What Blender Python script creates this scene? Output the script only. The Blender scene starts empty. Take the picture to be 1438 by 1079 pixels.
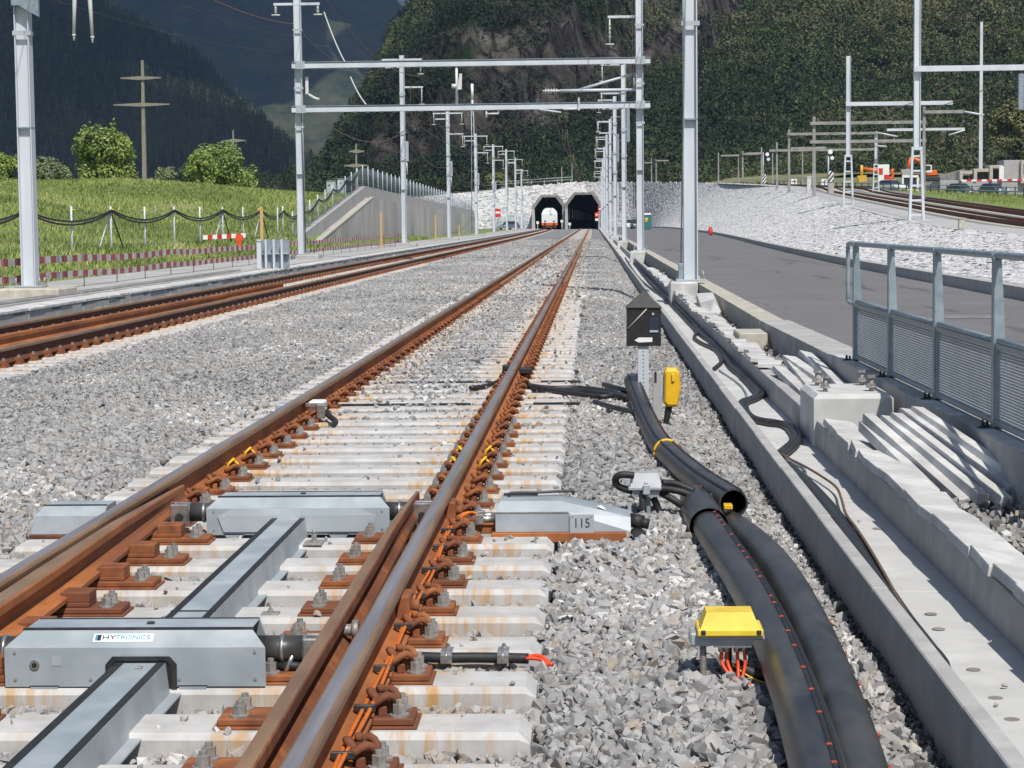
import bpy, bmesh, math, random
import numpy as np
from mathutils import Vector, Matrix
R = math.radians
random.seed(7); rng = np.random.default_rng(7)
S = bpy.context.scene
C = S.collection

# ------------------------------------------------------------------ camera, sky, sun, exposure
F = 2900.0; CX, CY = 719.0, 539.5; RHO = 0.011; CAMZ = 1.52
x0 = 114*math.cos(RHO)+229*math.sin(RHO); y0 = 229*math.cos(RHO)-114*math.sin(RHO)
PIT = math.atan(y0/F); YAW = math.atan(x0/F*math.cos(PIT))
fw = Vector((-math.sin(YAW)*math.cos(PIT), math.cos(YAW)*math.cos(PIT), -math.sin(PIT)))
rt = Vector((math.cos(YAW), math.sin(YAW), 0)); up = rt.cross(fw)
rt2 = rt*math.cos(RHO)-up*math.sin(RHO); up2 = up*math.cos(RHO)+rt*math.sin(RHO)
cam_d = bpy.data.cameras.new('camera'); cam = bpy.data.objects.new('camera', cam_d); C.objects.link(cam)
M = Matrix((( rt2.x, up2.x, -fw.x, 0), (rt2.y, up2.y, -fw.y, 0), (rt2.z, up2.z, -fw.z, CAMZ), (0, 0, 0, 1)))
cam.matrix_world = M
cam_d.sensor_width = 36; cam_d.sensor_fit = 'HORIZONTAL'; cam_d.lens = F/1438*36
cam_d.clip_start = 0.1; cam_d.clip_end = 40000
S.camera = cam

SUN_AZ, SUN_EL = 21, 54           # degrees right of straight behind the camera, and height
SKY = 0.09
w = bpy.data.worlds.new('World'); S.world = w; w.use_nodes = True
nt = w.node_tree; nt.nodes.clear()
sk = nt.nodes.new('ShaderNodeTexSky'); sk.sky_type = 'NISHITA'; sk.sun_disc = False
sk.sun_elevation = R(SUN_EL); sk.sun_rotation = R(180-SUN_AZ)
bg = nt.nodes.new('ShaderNodeBackground'); bg.inputs[1].default_value = SKY
wo = nt.nodes.new('ShaderNodeOutputWorld')
nt.links.new(sk.outputs[0], bg.inputs[0]); nt.links.new(bg.outputs[0], wo.inputs[0])
sd = bpy.data.lights.new('sun', 'SUN'); sd.energy = 4.2; sd.angle = R(0.5); sd.color = (1, .955, .89)
so = bpy.data.objects.new('sun', sd); C.objects.link(so)
TOSUN = Vector((math.sin(R(SUN_AZ))*math.cos(R(SUN_EL)), -math.cos(R(SUN_AZ))*math.cos(R(SUN_EL)), math.sin(R(SUN_EL))))
so.rotation_euler = TOSUN.to_track_quat('Z', 'Y').to_euler(); so.location = (0, -20, 60)
S.view_settings.view_transform = 'Standard'; S.view_settings.look = 'None'
S.view_settings.exposure = 0.14; S.view_settings.gamma = 1; S.view_settings.use_curve_mapping = False

def ray(px, py): return fw*F + rt2*(px-CX) + up2*(CY-py)
def at(px, py, z):
    d = ray(px, py); t = (z-CAMZ)/d.z
    return Vector((d.x*t, d.y*t, z))
def atY(px, py, Y):
    d = ray(px, py); t = Y/d.y
    return Vector((d.x*t, Y, CAMZ+d.z*t))

# ------------------------------------------------------------------ materials
def lin(c):
    return c
def newmat(name):
    m = bpy.data.materials.new(name); m.use_nodes = True
    n = m.node_tree.nodes; b = n['Principled BSDF']
    return m, m.node_tree, b
def ramp(t, fac, stops):
    r = t.nodes.new('ShaderNodeValToRGB'); e = r.color_ramp.elements
    while len(e) < len(stops): e.new(0.5)
    for q, (p, c) in zip(e, stops):
        q.position = p; q.color = (*c, 1) if len(c) == 3 else c
    t.links.new(fac, r.inputs[0]); return r.outputs[0]
def noise(t, vec, scale, detail=4, rough=.55, dist=0):
    n = t.nodes.new('ShaderNodeTexNoise'); n.inputs['Scale'].default_value = scale
    n.inputs['Detail'].default_value = detail; n.inputs['Roughness'].default_value = rough
    n.inputs['Distortion'].default_value = dist
    t.links.new(vec, n.inputs['Vector']); return n.outputs['Fac']
def mixc(t, fac, a, b, mode='MIX'):
    m = t.nodes.new('ShaderNodeMix'); m.data_type = 'RGBA'; m.blend_type = mode
    for i, v in ((0, fac), (6, a), (7, b)):
        if hasattr(v, 'is_linked'): t.links.new(v, m.inputs[i])
        elif i == 0: m.inputs[0].default_value = v
        else: m.inputs[i].default_value = (*v, 1)
    return m.outputs[2]
def mth(t, op, a, b=None, clamp=False):
    m = t.nodes.new('ShaderNodeMath'); m.operation = op; m.use_clamp = clamp
    for i, v in ((0, a), (1, b)):
        if v is None: continue
        if hasattr(v, 'is_linked'): t.links.new(v, m.inputs[i])
        else: m.inputs[i].default_value = v
    return m.outputs[0]
def pos(t): return t.nodes.new('ShaderNodeNewGeometry').outputs['Position']
def scaled(t, vec, s):
    m = t.nodes.new('ShaderNodeMapping'); m.inputs['Scale'].default_value = s
    t.links.new(vec, m.inputs['Vector']); return m.outputs[0]
def bump(t, b, h, strength, dist=.01):
    n = t.nodes.new('ShaderNodeBump'); n.inputs['Strength'].default_value = strength
    n.inputs['Distance'].default_value = dist
    t.links.new(h, n.inputs['Height']); t.links.new(n.outputs[0], b.inputs['Normal'])
def noisy(name, c1, c2, scale=8, rough=.7, metal=0, bmp=.15, bdist=.01, detail=5, sc=(1, 1, 1), c3=None, big=None, lo=.35, hi=.65, rvar=.1):
    m, t, b = newmat(name); p = scaled(t, pos(t), sc)
    f = noise(t, p, scale, detail)
    st = [(lo, c1), (hi, c2)] if c3 is None else [(lo-.08, c1), (.5, c2), (hi+.08, c3)]
    col = ramp(t, f, st)
    if big:
        g = noise(t, p, big[0], 3); col = mixc(t, ramp(t, g, [(.4, (0, 0, 0)), (.65, (1, 1, 1))]), col, big[1])
    t.links.new(col, b.inputs['Base Color'])
    b.inputs['Metallic'].default_value = metal
    rr = t.nodes.new('ShaderNodeMapRange'); t.links.new(f, rr.inputs[0])
    rr.inputs[3].default_value = max(.02, rough-rvar); rr.inputs[4].default_value = min(1, rough+rvar)
    t.links.new(rr.outputs[0], b.inputs['Roughness'])
    if bmp: bump(t, b, noise(t, p, scale*3, 6, .65), bmp, bdist)
    return m
def plain(name, c, rough=.5, metal=0, var=.12, scale=30):
    d = tuple(x*(1-var) for x in c); e = tuple(min(1, x*(1+var)) for x in c)
    return noisy(name, d, e, scale, rough, metal, .05, .003)
def tinted(name, stops, rough=.9, nscale=40, bmp=.3, bdist=.004, nvar=.25, sub=0):
    """colour by a per-piece random attribute, with a fine grain"""
    m, t, b = newmat(name)
    a = t.nodes.new('ShaderNodeAttribute'); a.attribute_name = 'tint'
    col = ramp(t, a.outputs['Fac'], stops)
    p = pos(t); f = noise(t, p, nscale, 4)
    col = mixc(t, nvar, col, ramp(t, f, [(.3, (.25, .25, .25)), (.7, (1, 1, 1))]), 'MULTIPLY')
    t.links.new(col, b.inputs['Base Color']); b.inputs['Roughness'].default_value = rough
    if bmp: bump(t, b, noise(t, p, nscale*1.5, 5), bmp, bdist)
    if sub:
        b.inputs['Transmission Weight'].default_value = 0
    return m
MT = {}
MT['rust'] = noisy('rust', (.12, .038, .016), (.26, .088, .03), 14, .85, 0, .35, .004, c3=(.36, .14, .048), big=(2.2, (.16, .055, .025)))
MT['rust_dark'] = noisy('rust_dark', (.05, .019, .011), (.11, .038, .018), 20, .85, 0, .35, .004, c3=(.18, .06, .022))
MT['rust_bright'] = noisy('rust_bright', (.25, .078, .02), (.42, .145, .038), 9, .82, 0, .25, .003, c3=(.31, .10, .027), sc=(1, .25, 1), big=(3, (.22, .075, .028)))
MT['rail_head'] = noisy('rail_head', (.20, .115, .065), (.30, .185, .105), 12, .5, .1, .15, .002, sc=(1, .15, 1))
MT['polished'] = noisy('polished', (.18, .17, .175), (.27, .26, .275), 10, .48, .2, .05, .001, sc=(3, .08, 1))
MT['galv'] = noisy('galv', (.40, .44, .465), (.51, .55, .575), 6, .42, .25, .04, .002, big=(1.2, (.40, .45, .47)))
MT['galv_cover'] = noisy('galv_cover', (.31, .355, .38), (.40, .445, .47), 7, .5, .12, .03, .001, big=(3.1, (.285, .33, .355)), c3=(.455, .485, .50))
MT['galv_pole'] = noisy('galv_pole', (.52, .56, .60), (.62, .66, .70), 1.5, .5, .08, .02, .002, sc=(1, 1, .3))
MT['galv_rail'] = noisy('galv_rail', (.25, .31, .35), (.35, .41, .45), 9, .45, .4, .06, .002)
MT['dark_steel'] = noisy('dark_steel', (.035, .035, .04), (.07, .07, .075), 20, .45, .4, .08, .002)
MT['bolt'] = noisy('bolt', (.24, .23, .215), (.38, .36, .33), 40, .55, .35, .15, .001)
MT['mast_grey'] = noisy('mast_grey', (.22, .215, .20), (.32, .315, .295), 2, .8, 0, .05, .004)
MT['stainless'] = noisy('stainless', (.42, .41, .38), (.6, .59, .56), 30, .3, .8, .04, .001)
MT['rubber'] = noisy('rubber', (.012, .012, .013), (.028, .028, .03), 30, .6, 0, .1, .002)
MT['duct'] = noisy('duct', (.012, .0125, .014), (.036, .037, .038), 6, .38, 0, .08, .003, big=(7, (.065, .062, .058)), c3=(.05, .049, .048), sc=(1, .45, 1))
MT['black_paint'] = noisy('black_paint', (.008, .008, .009), (.018, .018, .02), 20, .6, 0, .05, .002)
MT['yellow'] = noisy('yellow', (.72, .50, .035), (.82, .60, .06), 12, .42, 0, .03, .001)
MT['yellow_deep'] = noisy('yellow_deep', (.72, .40, .01), (.80, .47, .015), 12, .45, 0, .03, .001)
MT['grey_paint'] = noisy('grey_paint', (.33, .345, .36), (.42, .435, .45), 14, .45, .1, .03, .001)
MT['orange_cable'] = plain('orange_cable', (.62, .16, .025), .5)
MT['red'] = plain('red', (.60, .035, .022), .5)
MT['red_orange'] = plain('red_orange', (.70, .075, .02), .45)
MT['clip_red'] = plain('clip_red', (.36, .05, .025), .6, 0, .3, 60)
MT['white'] = plain('white', (.78, .78, .76), .5, 0, .06)
MT['blue_text'] = plain('blue_text', (.05, .30, .44), .5)
MT['ink'] = plain('ink', (.02, .03, .05), .5)
MT['conc'] = noisy('conc', (.34, .335, .32), (.46, .455, .44), 5, .9, 0, .25, .004, big=(1.1, (.36, .35, .335)))
MT['conc_new'] = noisy('conc_new', (.46, .46, .445), (.60, .60, .585), 4, .9, 0, .22, .004, big=(1.6, (.50, .50, .49)))
MT['conc_dark'] = noisy('conc_dark', (.17, .165, .155), (.30, .29, .275), 2.2, .92, 0, .3, .006, sc=(1, 1, .5), big=(.8, (.20, .19, .18)))
MT['conc_beige'] = noisy('conc_beige', (.38, .35, .29), (.52, .49, .42), 5, .9, 0, .25, .004)
MT['conc_white'] = noisy('conc_white', (.46, .458, .445), (.60, .597, .58), 7, .92, 0, .45, .006, c3=(.68, .675, .66), big=(2.3, (.44, .435, .42)))
MT['wood'] = noisy('wood', (.48, .29, .10), (.62, .40, .17), 9, .8, 0, .15, .003, sc=(6, 6, .7))
MT['timber_grey'] = noisy('timber_grey', (.185, .175, .14), (.27, .255, .21), 3, .9, 0, .2, .01, sc=(5, 5, .4))
MT['bark'] = noisy('bark', (.055, .042, .03), (.11, .085, .06), 8, .95, 0, .6, .02, sc=(3, 3, .6))
MT['glass'] = plain('glass', (.03, .04, .05), .12)
MT['copper'] = noisy('copper', (.12, .07, .045), (.2, .12, .075), 20, .55, 0, .05, .001)
MT['car_blue'] = plain('car_blue', (.20, .24, .31), .3, .4)
MT['car_grey'] = plain('car_grey', (.16, .17, .19), .3, .4)
MT['car_white'] = plain('car_white', (.75, .76, .76), .3)
MT['tyre'] = plain('tyre', (.02, .02, .02), .85)
MT['orange_machine'] = plain('orange_machine', (.72, .13, .02), .45)
MT['yellow_machine'] = plain('yellow_machine', (.62, .36, .05), .5)
MT['toilet_green'] = plain('toilet_green', (.035, .16, .15), .5)
MT['porcelain'] = plain('porcelain', (.62, .62, .6), .35)
MT['cable_black'] = noisy('cable_black', (.014, .014, .015), (.04, .04, .042), 25, .48, 0, .06, .002)

# sleeper concrete: pale, with rust washed down beneath the two rails
def mk_sleeper():
    m, t, b = newmat('sleeper_concrete'); p = pos(t)
    tc = t.nodes.new('ShaderNodeTexCoord'); sx = t.nodes.new('ShaderNodeSeparateXYZ'); t.links.new(tc.outputs['Object'], sx.inputs[0])
    col = ramp(t, noise(t, p, 7, 6), [(.3, (.40, .392, .375)), (.52, (.49, .485, .472)), (.7, (.56, .557, .545))])
    d = mth(t, 'ABSOLUTE', mth(t, 'SUBTRACT', mth(t, 'ABSOLUTE', sx.outputs[0]), .74))
    near = t.nodes.new('ShaderNodeMapRange'); t.links.new(d, near.inputs[0]); near.inputs[1].default_value = .22; near.inputs[2].default_value = .58
    near.inputs[3].default_value = 1; near.inputs[4].default_value = 0
    st = ramp(t, noise(t, scaled(t, p, (9, 2.5, .9)), 2.6, 4), [(.44, (0, 0, 0)), (.60, (1, 1, 1))])
    edge = t.nodes.new('ShaderNodeMapRange'); t.links.new(mth(t, 'ABSOLUTE', sx.outputs[1]), edge.inputs[0]); edge.inputs[1].default_value = .07; edge.inputs[2].default_value = .128
    edge.inputs[3].default_value = .15; edge.inputs[4].default_value = .9
    k = mth(t, 'MULTIPLY', mth(t, 'MULTIPLY', near.outputs[0], st), edge.outputs[0], True)
    col = mixc(t, k, col, (.48, .26, .075))
    t.links.new(col, b.inputs['Base Color']); b.inputs['Roughness'].default_value = .92
    bump(t, b, noise(t, p, 60, 6), .25, .003)
    return m
MT['sleeper'] = mk_sleeper()

# ------------------------------------------------------------------ mesh builder
def frames(pts):
    """rotation-minimising frames along a polyline"""
    P = [Vector(p) for p in pts]; n = len(P); T = []
    for i in range(n):
        a = P[max(i-1, 0)]; b = P[min(i+1, n-1)]; T.append((b-a).normalized())
    u = Vector((0, 0, 1)) if abs(T[0].z) < .9 else Vector((1, 0, 0))
    s = T[0].cross(u).normalized(); out = []
    for i in range(n):
        s = (s - T[i]*s.dot(T[i])).normalized(); out.append((P[i], s, s.cross(T[i]).normalized()))
    return out
def smooth_path(pts, per=6):
    P = [Vector(p) for p in pts]; out = []
    for i in range(len(P)-1):
        a = P[max(i-1, 0)]; b = P[i]; c = P[i+1]; d = P[min(i+2, len(P)-1)]
        for k in range(per):
            t = k/per
            out.append(.5*((2*b)+(c-a)*t+(2*a-5*b+4*c-d)*t*t+(3*b-3*c+d-a)*t**3))
    out.append(P[-1]); return out
def wloc(o):
    v = Vector((0, 0, 0))
    while o: v += o.location; o = o.parent
    return v
class MB:
    def __init__(s): s.v = []; s.f = []; s.m = []; s.s = []
    def add(s, vs, fs, mi=0, sm=False, X=None):
        o = len(s.v)
        s.v += [tuple(X @ Vector(v)) if X else tuple(v) for v in vs]
        for f in fs: s.f.append(tuple(i+o for i in f)); s.m.append(mi); s.s.append(sm)
        return s
    def box(s, x0, x1, y0, y1, z0, z1, mi=0, X=None):
        v = [(x, y, z) for z in (z0, z1) for y in (y0, y1) for x in (x0, x1)]
        return s.add(v, [(0, 2, 3, 1), (4, 5, 7, 6), (0, 1, 5, 4), (2, 6, 7, 3), (0, 4, 6, 2), (1, 3, 7, 5)], mi, False, X)
    def hull(s, pts, mi=0, X=None, sm=False):
        bm = bmesh.new()
        for p in pts: bm.verts.new(p)
        r = bmesh.ops.convex_hull(bm, input=bm.verts)
        bmesh.ops.delete(bm, geom=[g for g in bm.verts if not g.link_faces], context='VERTS')
        bmesh.ops.dissolve_limit(bm, angle_limit=.01, verts=bm.verts[:], edges=bm.edges[:])
        bm.verts.index_update()
        s.add([v.co.copy() for v in bm.verts], [[v.index for v in f.verts] for f in bm.faces], mi, sm, X); bm.free(); return s
    def cbox(s, x0, x1, y0, y1, z0, z1, b=.01, mi=0, X=None):
        pts = []
        for sx, xa in ((1, x0), (-1, x1)):
            for sy, ya in ((1, y0), (-1, y1)):
                for sz, za in ((1, z0), (-1, z1)):
                    pts += [(xa+sx*b, ya+sy*b, za), (xa+sx*b, ya, za+sz*b), (xa, ya+sy*b, za+sz*b)]
        return s.hull(pts, mi, X)
    def tube(s, pts, r, n=10, mi=0, caps=True, sm=True, X=None):
        fr = frames(pts); rs = r if isinstance(r, (list, tuple)) else [r]*len(fr)
        v = []
        for (p, a, b), q in zip(fr, rs):
            for k in range(n):
                t = 2*math.pi*k/n; v.append(p+a*(q*math.cos(t))+b*(q*math.sin(t)))
        f = [(i*n+k, i*n+(k+1) % n, (i+1)*n+(k+1) % n, (i+1)*n+k) for i in range(len(fr)-1) for k in range(n)]
        s.add(v, f, mi, sm, X)
        if caps:
            o = len(s.v)-len(v)
            s.f.append(tuple(o+k for k in reversed(range(n)))); s.m.append(mi); s.s.append(False)
            s.f.append(tuple(o+len(v)-n+k for k in range(n))); s.m.append(mi); s.s.append(False)
        return s
    def pipe(s, pts, r, ri, n=20, mi=0):
        s.tube(pts, r, n, mi, False); k0 = len(s.v); s.tube(list(reversed(list(pts))), ri, n, mi, False)
        return s
    def prism(s, prof, y0, y1, mi=0, X=None, axis='Y'):
        n = len(prof)
        if axis == 'Y': v = [(a, y0, b) for a, b in prof]+[(a, y1, b) for a, b in prof]
        elif axis == 'X': v = [(y0, a, b) for a, b in prof]+[(y1, a, b) for a, b in prof]
        else: v = [(a, b, y0) for a, b in prof]+[(a, b, y1) for a, b in prof]
        f = [tuple(range(n)), tuple(reversed(range(n, 2*n)))]+[(i, i+n, (i+1) % n+n, (i+1) % n) for i in range(n)]
        return s.add(v, f, mi, False, X)
    def bolt(s, x, y, z, r=.02, h=.03, mi=0, washer=True):
        if washer: s.tube([(x, y, z), (x, y, z+.007)], r*1.45, 14, mi, True, False); z += .007
        s.tube([(x, y, z), (x, y, z+h)], r, 6, mi, True, False)
        s.tube([(x, y, z+h), (x, y, z+h*1.45)], r*.55, 8, mi, True, False); return s
    def ball(s, c, r, mi=0, seg=8, sq=(1, 1, 1)):
        v = []; rings = seg//2
        for i in range(rings+1):
            a = math.pi*i/rings
            for k in range(seg):
                b = 2*math.pi*k/seg
                v.append((c[0]+r*sq[0]*math.sin(a)*math.cos(b), c[1]+r*sq[1]*math.sin(a)*math.sin(b), c[2]+r*sq[2]*math.cos(a)))
        f = [(i*seg+k, (i+1)*seg+k, (i+1)*seg+(k+1) % seg, i*seg+(k+1) % seg) for i in range(rings) for k in range(seg)]
        return s.add(v, f, mi, True)
    def build(s, name, mats, parent=None, loc=None):
        me = bpy.data.meshes.new(name)
        off = wloc(parent) if parent else Vector(loc or (0, 0, 0))
        me.from_pydata([(a-off.x, b-off.y, c-off.z) for a, b, c in s.v], [], s.f)
        for q in (mats if isinstance(mats, (list, tuple)) else [mats]): me.materials.append(MT[q] if isinstance(q, str) else q)
        me.polygons.foreach_set('material_index', s.m); me.polygons.foreach_set('use_smooth', s.s)
        bm = bmesh.new(); bm.from_mesh(me); bmesh.ops.recalc_face_normals(bm, faces=bm.faces); bm.to_mesh(me); bm.free()
        o = bpy.data.objects.new(name, me); C.objects.link(o)
        if parent: o.parent = parent
        else: o.location = off
        return o
def tag(o, label=None, cat=None, group=None, kind=None):
    for k, v in (('label', label), ('category', cat), ('group', group), ('kind', kind)):
        if v: o[k] = v
    return o
def thing(name, label, cat, loc=(0, 0, 0), group=None):
    o = bpy.data.objects.new(name, None); o.empty_display_size = .2; C.objects.link(o); o.location = loc
    return tag(o, label, cat, group)
def dup(o, parent=None, label=None):
    c = o.copy(); C.objects.link(c); c.parent = parent
    for ch in list(o.children): dup(ch, c)
    if label: c['label'] = label
    return c
def struct(name, mb, mats): return tag(mb.build(name, mats), kind='structure')
def grid(mb, f, nu, nv, mi=0, sm=True):
    v = [f(i/nu, j/nv) for j in range(nv+1) for i in range(nu+1)]
    fs = [(j*(nu+1)+i, j*(nu+1)+i+1, (j+1)*(nu+1)+i+1, (j+1)*(nu+1)+i) for j in range(nv) for i in range(nu)]
    return mb.add(v, fs, mi, sm)

# ------------------------------------------------------------------ many small pieces in one mesh (stuff)
def hull_shape(n, sx, sy, sz, seed):
    q = np.random.default_rng(seed); p = q.normal(size=(n, 3)); p /= np.linalg.norm(p, axis=1)[:, None]
    p *= q.uniform(.78, 1.12, (n, 1))*np.array([sx, sy, sz])
    bm = bmesh.new()
    for a in p: bm.verts.new(a)
    bmesh.ops.convex_hull(bm, input=bm.verts)
    bmesh.ops.delete(bm, geom=[g for g in bm.verts if not g.link_faces], context='VERTS')
    bmesh.ops.triangulate(bm, faces=bm.faces[:]); bm.verts.index_update()
    V = np.array([v.co[:] for v in bm.verts]); T = np.array([[v.index for v in f.verts] for f in bm.faces]); bm.free()
    return V, T
def rand_rot(n, flat=None):
    """random rotations; flat = largest tilt in radians from lying level"""
    if flat is None:
        q = rng.normal(size=(n, 4)); q /= np.linalg.norm(q, axis=1)[:, None]
        a, b, c, d = q.T
        return np.stack([np.stack([1-2*(c*c+d*d), 2*(b*c-a*d), 2*(b*d+a*c)], -1), np.stack([2*(b*c+a*d), 1-2*(b*b+d*d), 2*(c*d-a*b)], -1), np.stack([2*(b*d-a*c), 2*(c*d+a*b), 1-2*(b*b+c*c)], -1)], 1)
    z = rng.uniform(0, 2*np.pi, n); t = rng.normal(0, flat, n); k = rng.uniform(0, 2*np.pi, n)
    cz, sz = np.cos(z), np.sin(z); O = np.zeros(n); I = np.ones(n)
    Rz = np.stack([np.stack([cz, -sz, O], -1), np.stack([sz, cz, O], -1), np.stack([O, O, I], -1)], 1)
    ct, st_ = np.cos(t), np.sin(t); ck, sk_ = np.cos(k), np.sin(k)
    Rx = np.stack([np.stack([I, O, O], -1), np.stack([O, ct, -st_], -1), np.stack([O, st_, ct], -1)], 1)
    Rk = np.stack([np.stack([ck, -sk_, O], -1), np.stack([sk_, ck, O], -1), np.stack([O, O, I], -1)], 1)
    return Rk @ Rx @ Rz
def raw_mesh(name, V, T, tint, mat, smooth=False):
    me = bpy.data.meshes.new(name); nv, nt_ = len(V), len(T); k = T.shape[1]
    me.vertices.add(nv); me.vertices.foreach_set('co', np.ascontiguousarray(V, dtype=np.float32).ravel())
    me.loops.add(nt_*k); me.loops.foreach_set('vertex_index', np.ascontiguousarray(T, dtype=np.int32).ravel())
    me.polygons.add(nt_); me.polygons.foreach_set('loop_start', np.arange(0, nt_*k, k, dtype=np.int32))
    me.update(calc_edges=True)
    if smooth: me.shade_smooth()
    else: me.shade_flat()
    at_ = me.attributes.new('tint', 'FLOAT', 'POINT'); at_.data.foreach_set('value', np.ascontiguousarray(tint, dtype=np.float32))
    me.materials.append(MT[mat] if isinstance(mat, str) else mat)
    o = bpy.data.objects.new(name, me); C.objects.link(o); return o
def scatter(name, P, size, shapes, mat, flat=None, kind='stuff', rots=None, smooth=False, parent=None, tint=None):
    """P (n,3) centres, size (n,) or (n,3); one object"""
    n = len(P); idx = rng.integers(0, len(shapes), n); Rm = rand_rot(n, flat) if rots is None else rots
    tn = rng.random(n) if tint is None else tint
    Vs, Ts, Ns = [], [], []; off = 0
    sz = size if size.ndim == 2 else np.repeat(size[:, None], 3, 1)
    for i, (V, T) in enumerate(shapes):
        sel = np.nonzero(idx == i)[0]
        if not len(sel): continue
        v = V[None]*sz[sel][:, None, :]
        W = np.einsum('nij,nkj->nki', Rm[sel], v)+P[sel][:, None]
        Vs.append(W.reshape(-1, 3)); Ts.append((T[None]+(np.arange(len(sel))*len(V))[:, None, None]+off).reshape(-1, T.shape[1]))
        Ns.append(np.repeat(tn[sel], len(V))); off += len(sel)*len(V)
    o = raw_mesh(name, np.concatenate(Vs), np.concatenate(Ts), np.concatenate(Ns), mat, smooth)
    if kind: o['kind'] = kind
    if parent:
        o.parent = parent; o.location = -wloc(parent)
    return o
# ------------------------------------------------------------------ terrain helpers
def vnoise(x, y, seed=0):
    xi = np.floor(x).astype(np.int64); yi = np.floor(y).astype(np.int64); fx = x-xi; fy = y-yi
    fx = fx*fx*(3-2*fx); fy = fy*fy*(3-2*fy)
    def h(a, b):
        n = (a*374761393+b*668265263+seed*982451653) & 0x7fffffff
        n = ((n ^ (n >> 13))*1274126177) & 0x7fffffff
        return ((n ^ (n >> 16)) & 0xffff)/65535.0
    return (h(xi, yi)*(1-fx)+h(xi+1, yi)*fx)*(1-fy)+(h(xi, yi+1)*(1-fx)+h(xi+1, yi+1)*fx)*fy
def fbm(x, y, oct=5, seed=0, gain=.5, ridge=False):
    x = np.asarray(x, float); y = np.asarray(y, float); s = 0; a = 1; t = 0
    for i in range(oct):
        n = vnoise(x, y, seed+i)
        if ridge: n = 1-np.abs(2*n-1)
        s = s+a*n; t += a; a *= gain; x = x*2.03+17.1; y = y*2.03+9.7
    return s/t
def sstep(a, b, x):
    t = np.clip((np.asarray(x, float)-a)/(b-a), 0, 1); return t*t*(3-2*t)
def height_mesh(name, xs, ys, zf, mat, kind='structure', smooth=True, tint=None):
    X, Y = np.meshgrid(xs, ys); Z = zf(X, Y); nx, ny = len(xs), len(ys)
    i, j = np.meshgrid(np.arange(nx-1), np.arange(ny-1)); a = (j*nx+i).ravel()
    T = np.stack([a, a+1, a+nx+1, a+nx], 1)
    o = raw_mesh(name, np.stack([X, Y, Z], -1).reshape(-1, 3), T, (Z*0).ravel() if tint is None else tint(X, Y, Z).ravel(), mat, smooth)
    o['kind'] = kind; return o

# materials of the setting
def mk_gravel(name, cs, scale, bdist):
    m, t, b = newmat(name); p = pos(t)
    v = t.nodes.new('ShaderNodeTexVoronoi'); v.inputs['Scale'].default_value = scale; t.links.new(p, v.inputs['Vector'])
    sp = t.nodes.new('ShaderNodeSeparateColor'); t.links.new(v.outputs['Color'], sp.inputs[0])
    col = ramp(t, sp.outputs[0], [(0, cs[0]), (.5, cs[1]), (1, cs[2])])
    col = mixc(t, .35, col, ramp(t, noise(t, p, .7, 4), [(.3, (.55, .54, .53)), (.7, (1, 1, 1))]), 'MULTIPLY')
    t.links.new(col, b.inputs['Base Color']); b.inputs['Roughness'].default_value = .95
    h = mth(t, 'ADD', sp.outputs[1], mth(t, 'MULTIPLY', v.outputs['Distance'], -2.0))
    bump(t, b, h, .9, bdist); return m
MT['gravel_far'] = mk_gravel('gravel_far', ((.19, .19, .19), (.33, .329, .328), (.55, .548, .545)), 17, .05)
MT['gravel_dark'] = mk_gravel('gravel_dark', ((.07, .069, .067), (.13, .128, .125), (.2, .2, .195)), 40, .02)
MT['stone'] = tinted('ballast_stone', [(0, (.17, .167, .163)), (.2, (.275, .27, .264)), (.55, (.365, .36, .352)), (.82, (.43, .424, .413)), (.90, (.36, .30, .235)), (.97, (.55, .545, .53)), (1, (.64, .63, .61))], .93, 35, .35, .003, .25)
MT['chip'] = tinted('gravel_chip', [(0, (.06, .06, .058)), (.5, (.135, .133, .13)), (.88, (.22, .217, .21)), (1, (.42, .41, .40))], .95, 60, 0, .002, .2)
MT['rubble'] = tinted('rubble_stone', [(0, (.44, .44, .435)), (.4, (.54, .538, .532)), (.8, (.61, .608, .60)), (1, (.68, .675, .665))], .93, 1.6, .3, .05, .18)
MT['rubble_dark'] = noisy('rubble_bed', (.22, .218, .21), (.38, .376, .37), 1.5, .95, 0, .5, .05)
def mk_asphalt():
    m, t, b = newmat('asphalt'); p = pos(t)
    col = ramp(t, noise(t, p, .35, 5, .6), [(.3, (.155, .15, .149)), (.55, (.18, .175, .174)), (.75, (.205, .20, .198))])
    col = mixc(t, .3, col, ramp(t, noise(t, p, 90, 3), [(.3, (.4, .4, .4)), (.7, (1, 1, 1))]), 'MULTIPLY')
    cr = ramp(t, noise(t, scaled(t, p, (1.2, .10, 1)), .9, 5, .6, .7), [(.35, (.55, .55, .55)), (.385, (1, 1, 1))])
    col = mixc(t, .8, col, cr, 'MULTIPLY')
    t.links.new(col, b.inputs['Base Color']); b.inputs['Roughness'].default_value = .88
    bump(t, b, noise(t, p, 120, 3), .4, .004); return m
MT['asphalt'] = mk_asphalt()
MT['path'] = noisy('path_concrete', (.38, .375, .36), (.50, .495, .48), 2.5, .92, 0, .2, .01, big=(.35, (.36, .355, .345)))
MT['soil'] = noisy('soil', (.07, .075, .035), (.13, .12, .07), .4, .95, 0, .3, .1)
MT['grass_base'] = noisy('grass_base', (.11, .16, .035), (.20, .265, .058), .8, .95, 0, .5, .1, c3=(.29, .31, .10), big=(.12, (.14, .20, .045)))
MT['grass'] = tinted('grass_blade', [(0, (.16, .215, .055)), (.4, (.245, .315, .08)), (.75, (.33, .39, .115)), (.92, (.43, .44, .19)), (1, (.55, .49, .31))], .8, .5, 0, 0, .25)
MT['field'] = noisy('field', (.10, .12, .05), (.2, .2, .10), .05, .95, 0, .2, .1, c3=(.26, .25, .16))
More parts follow.
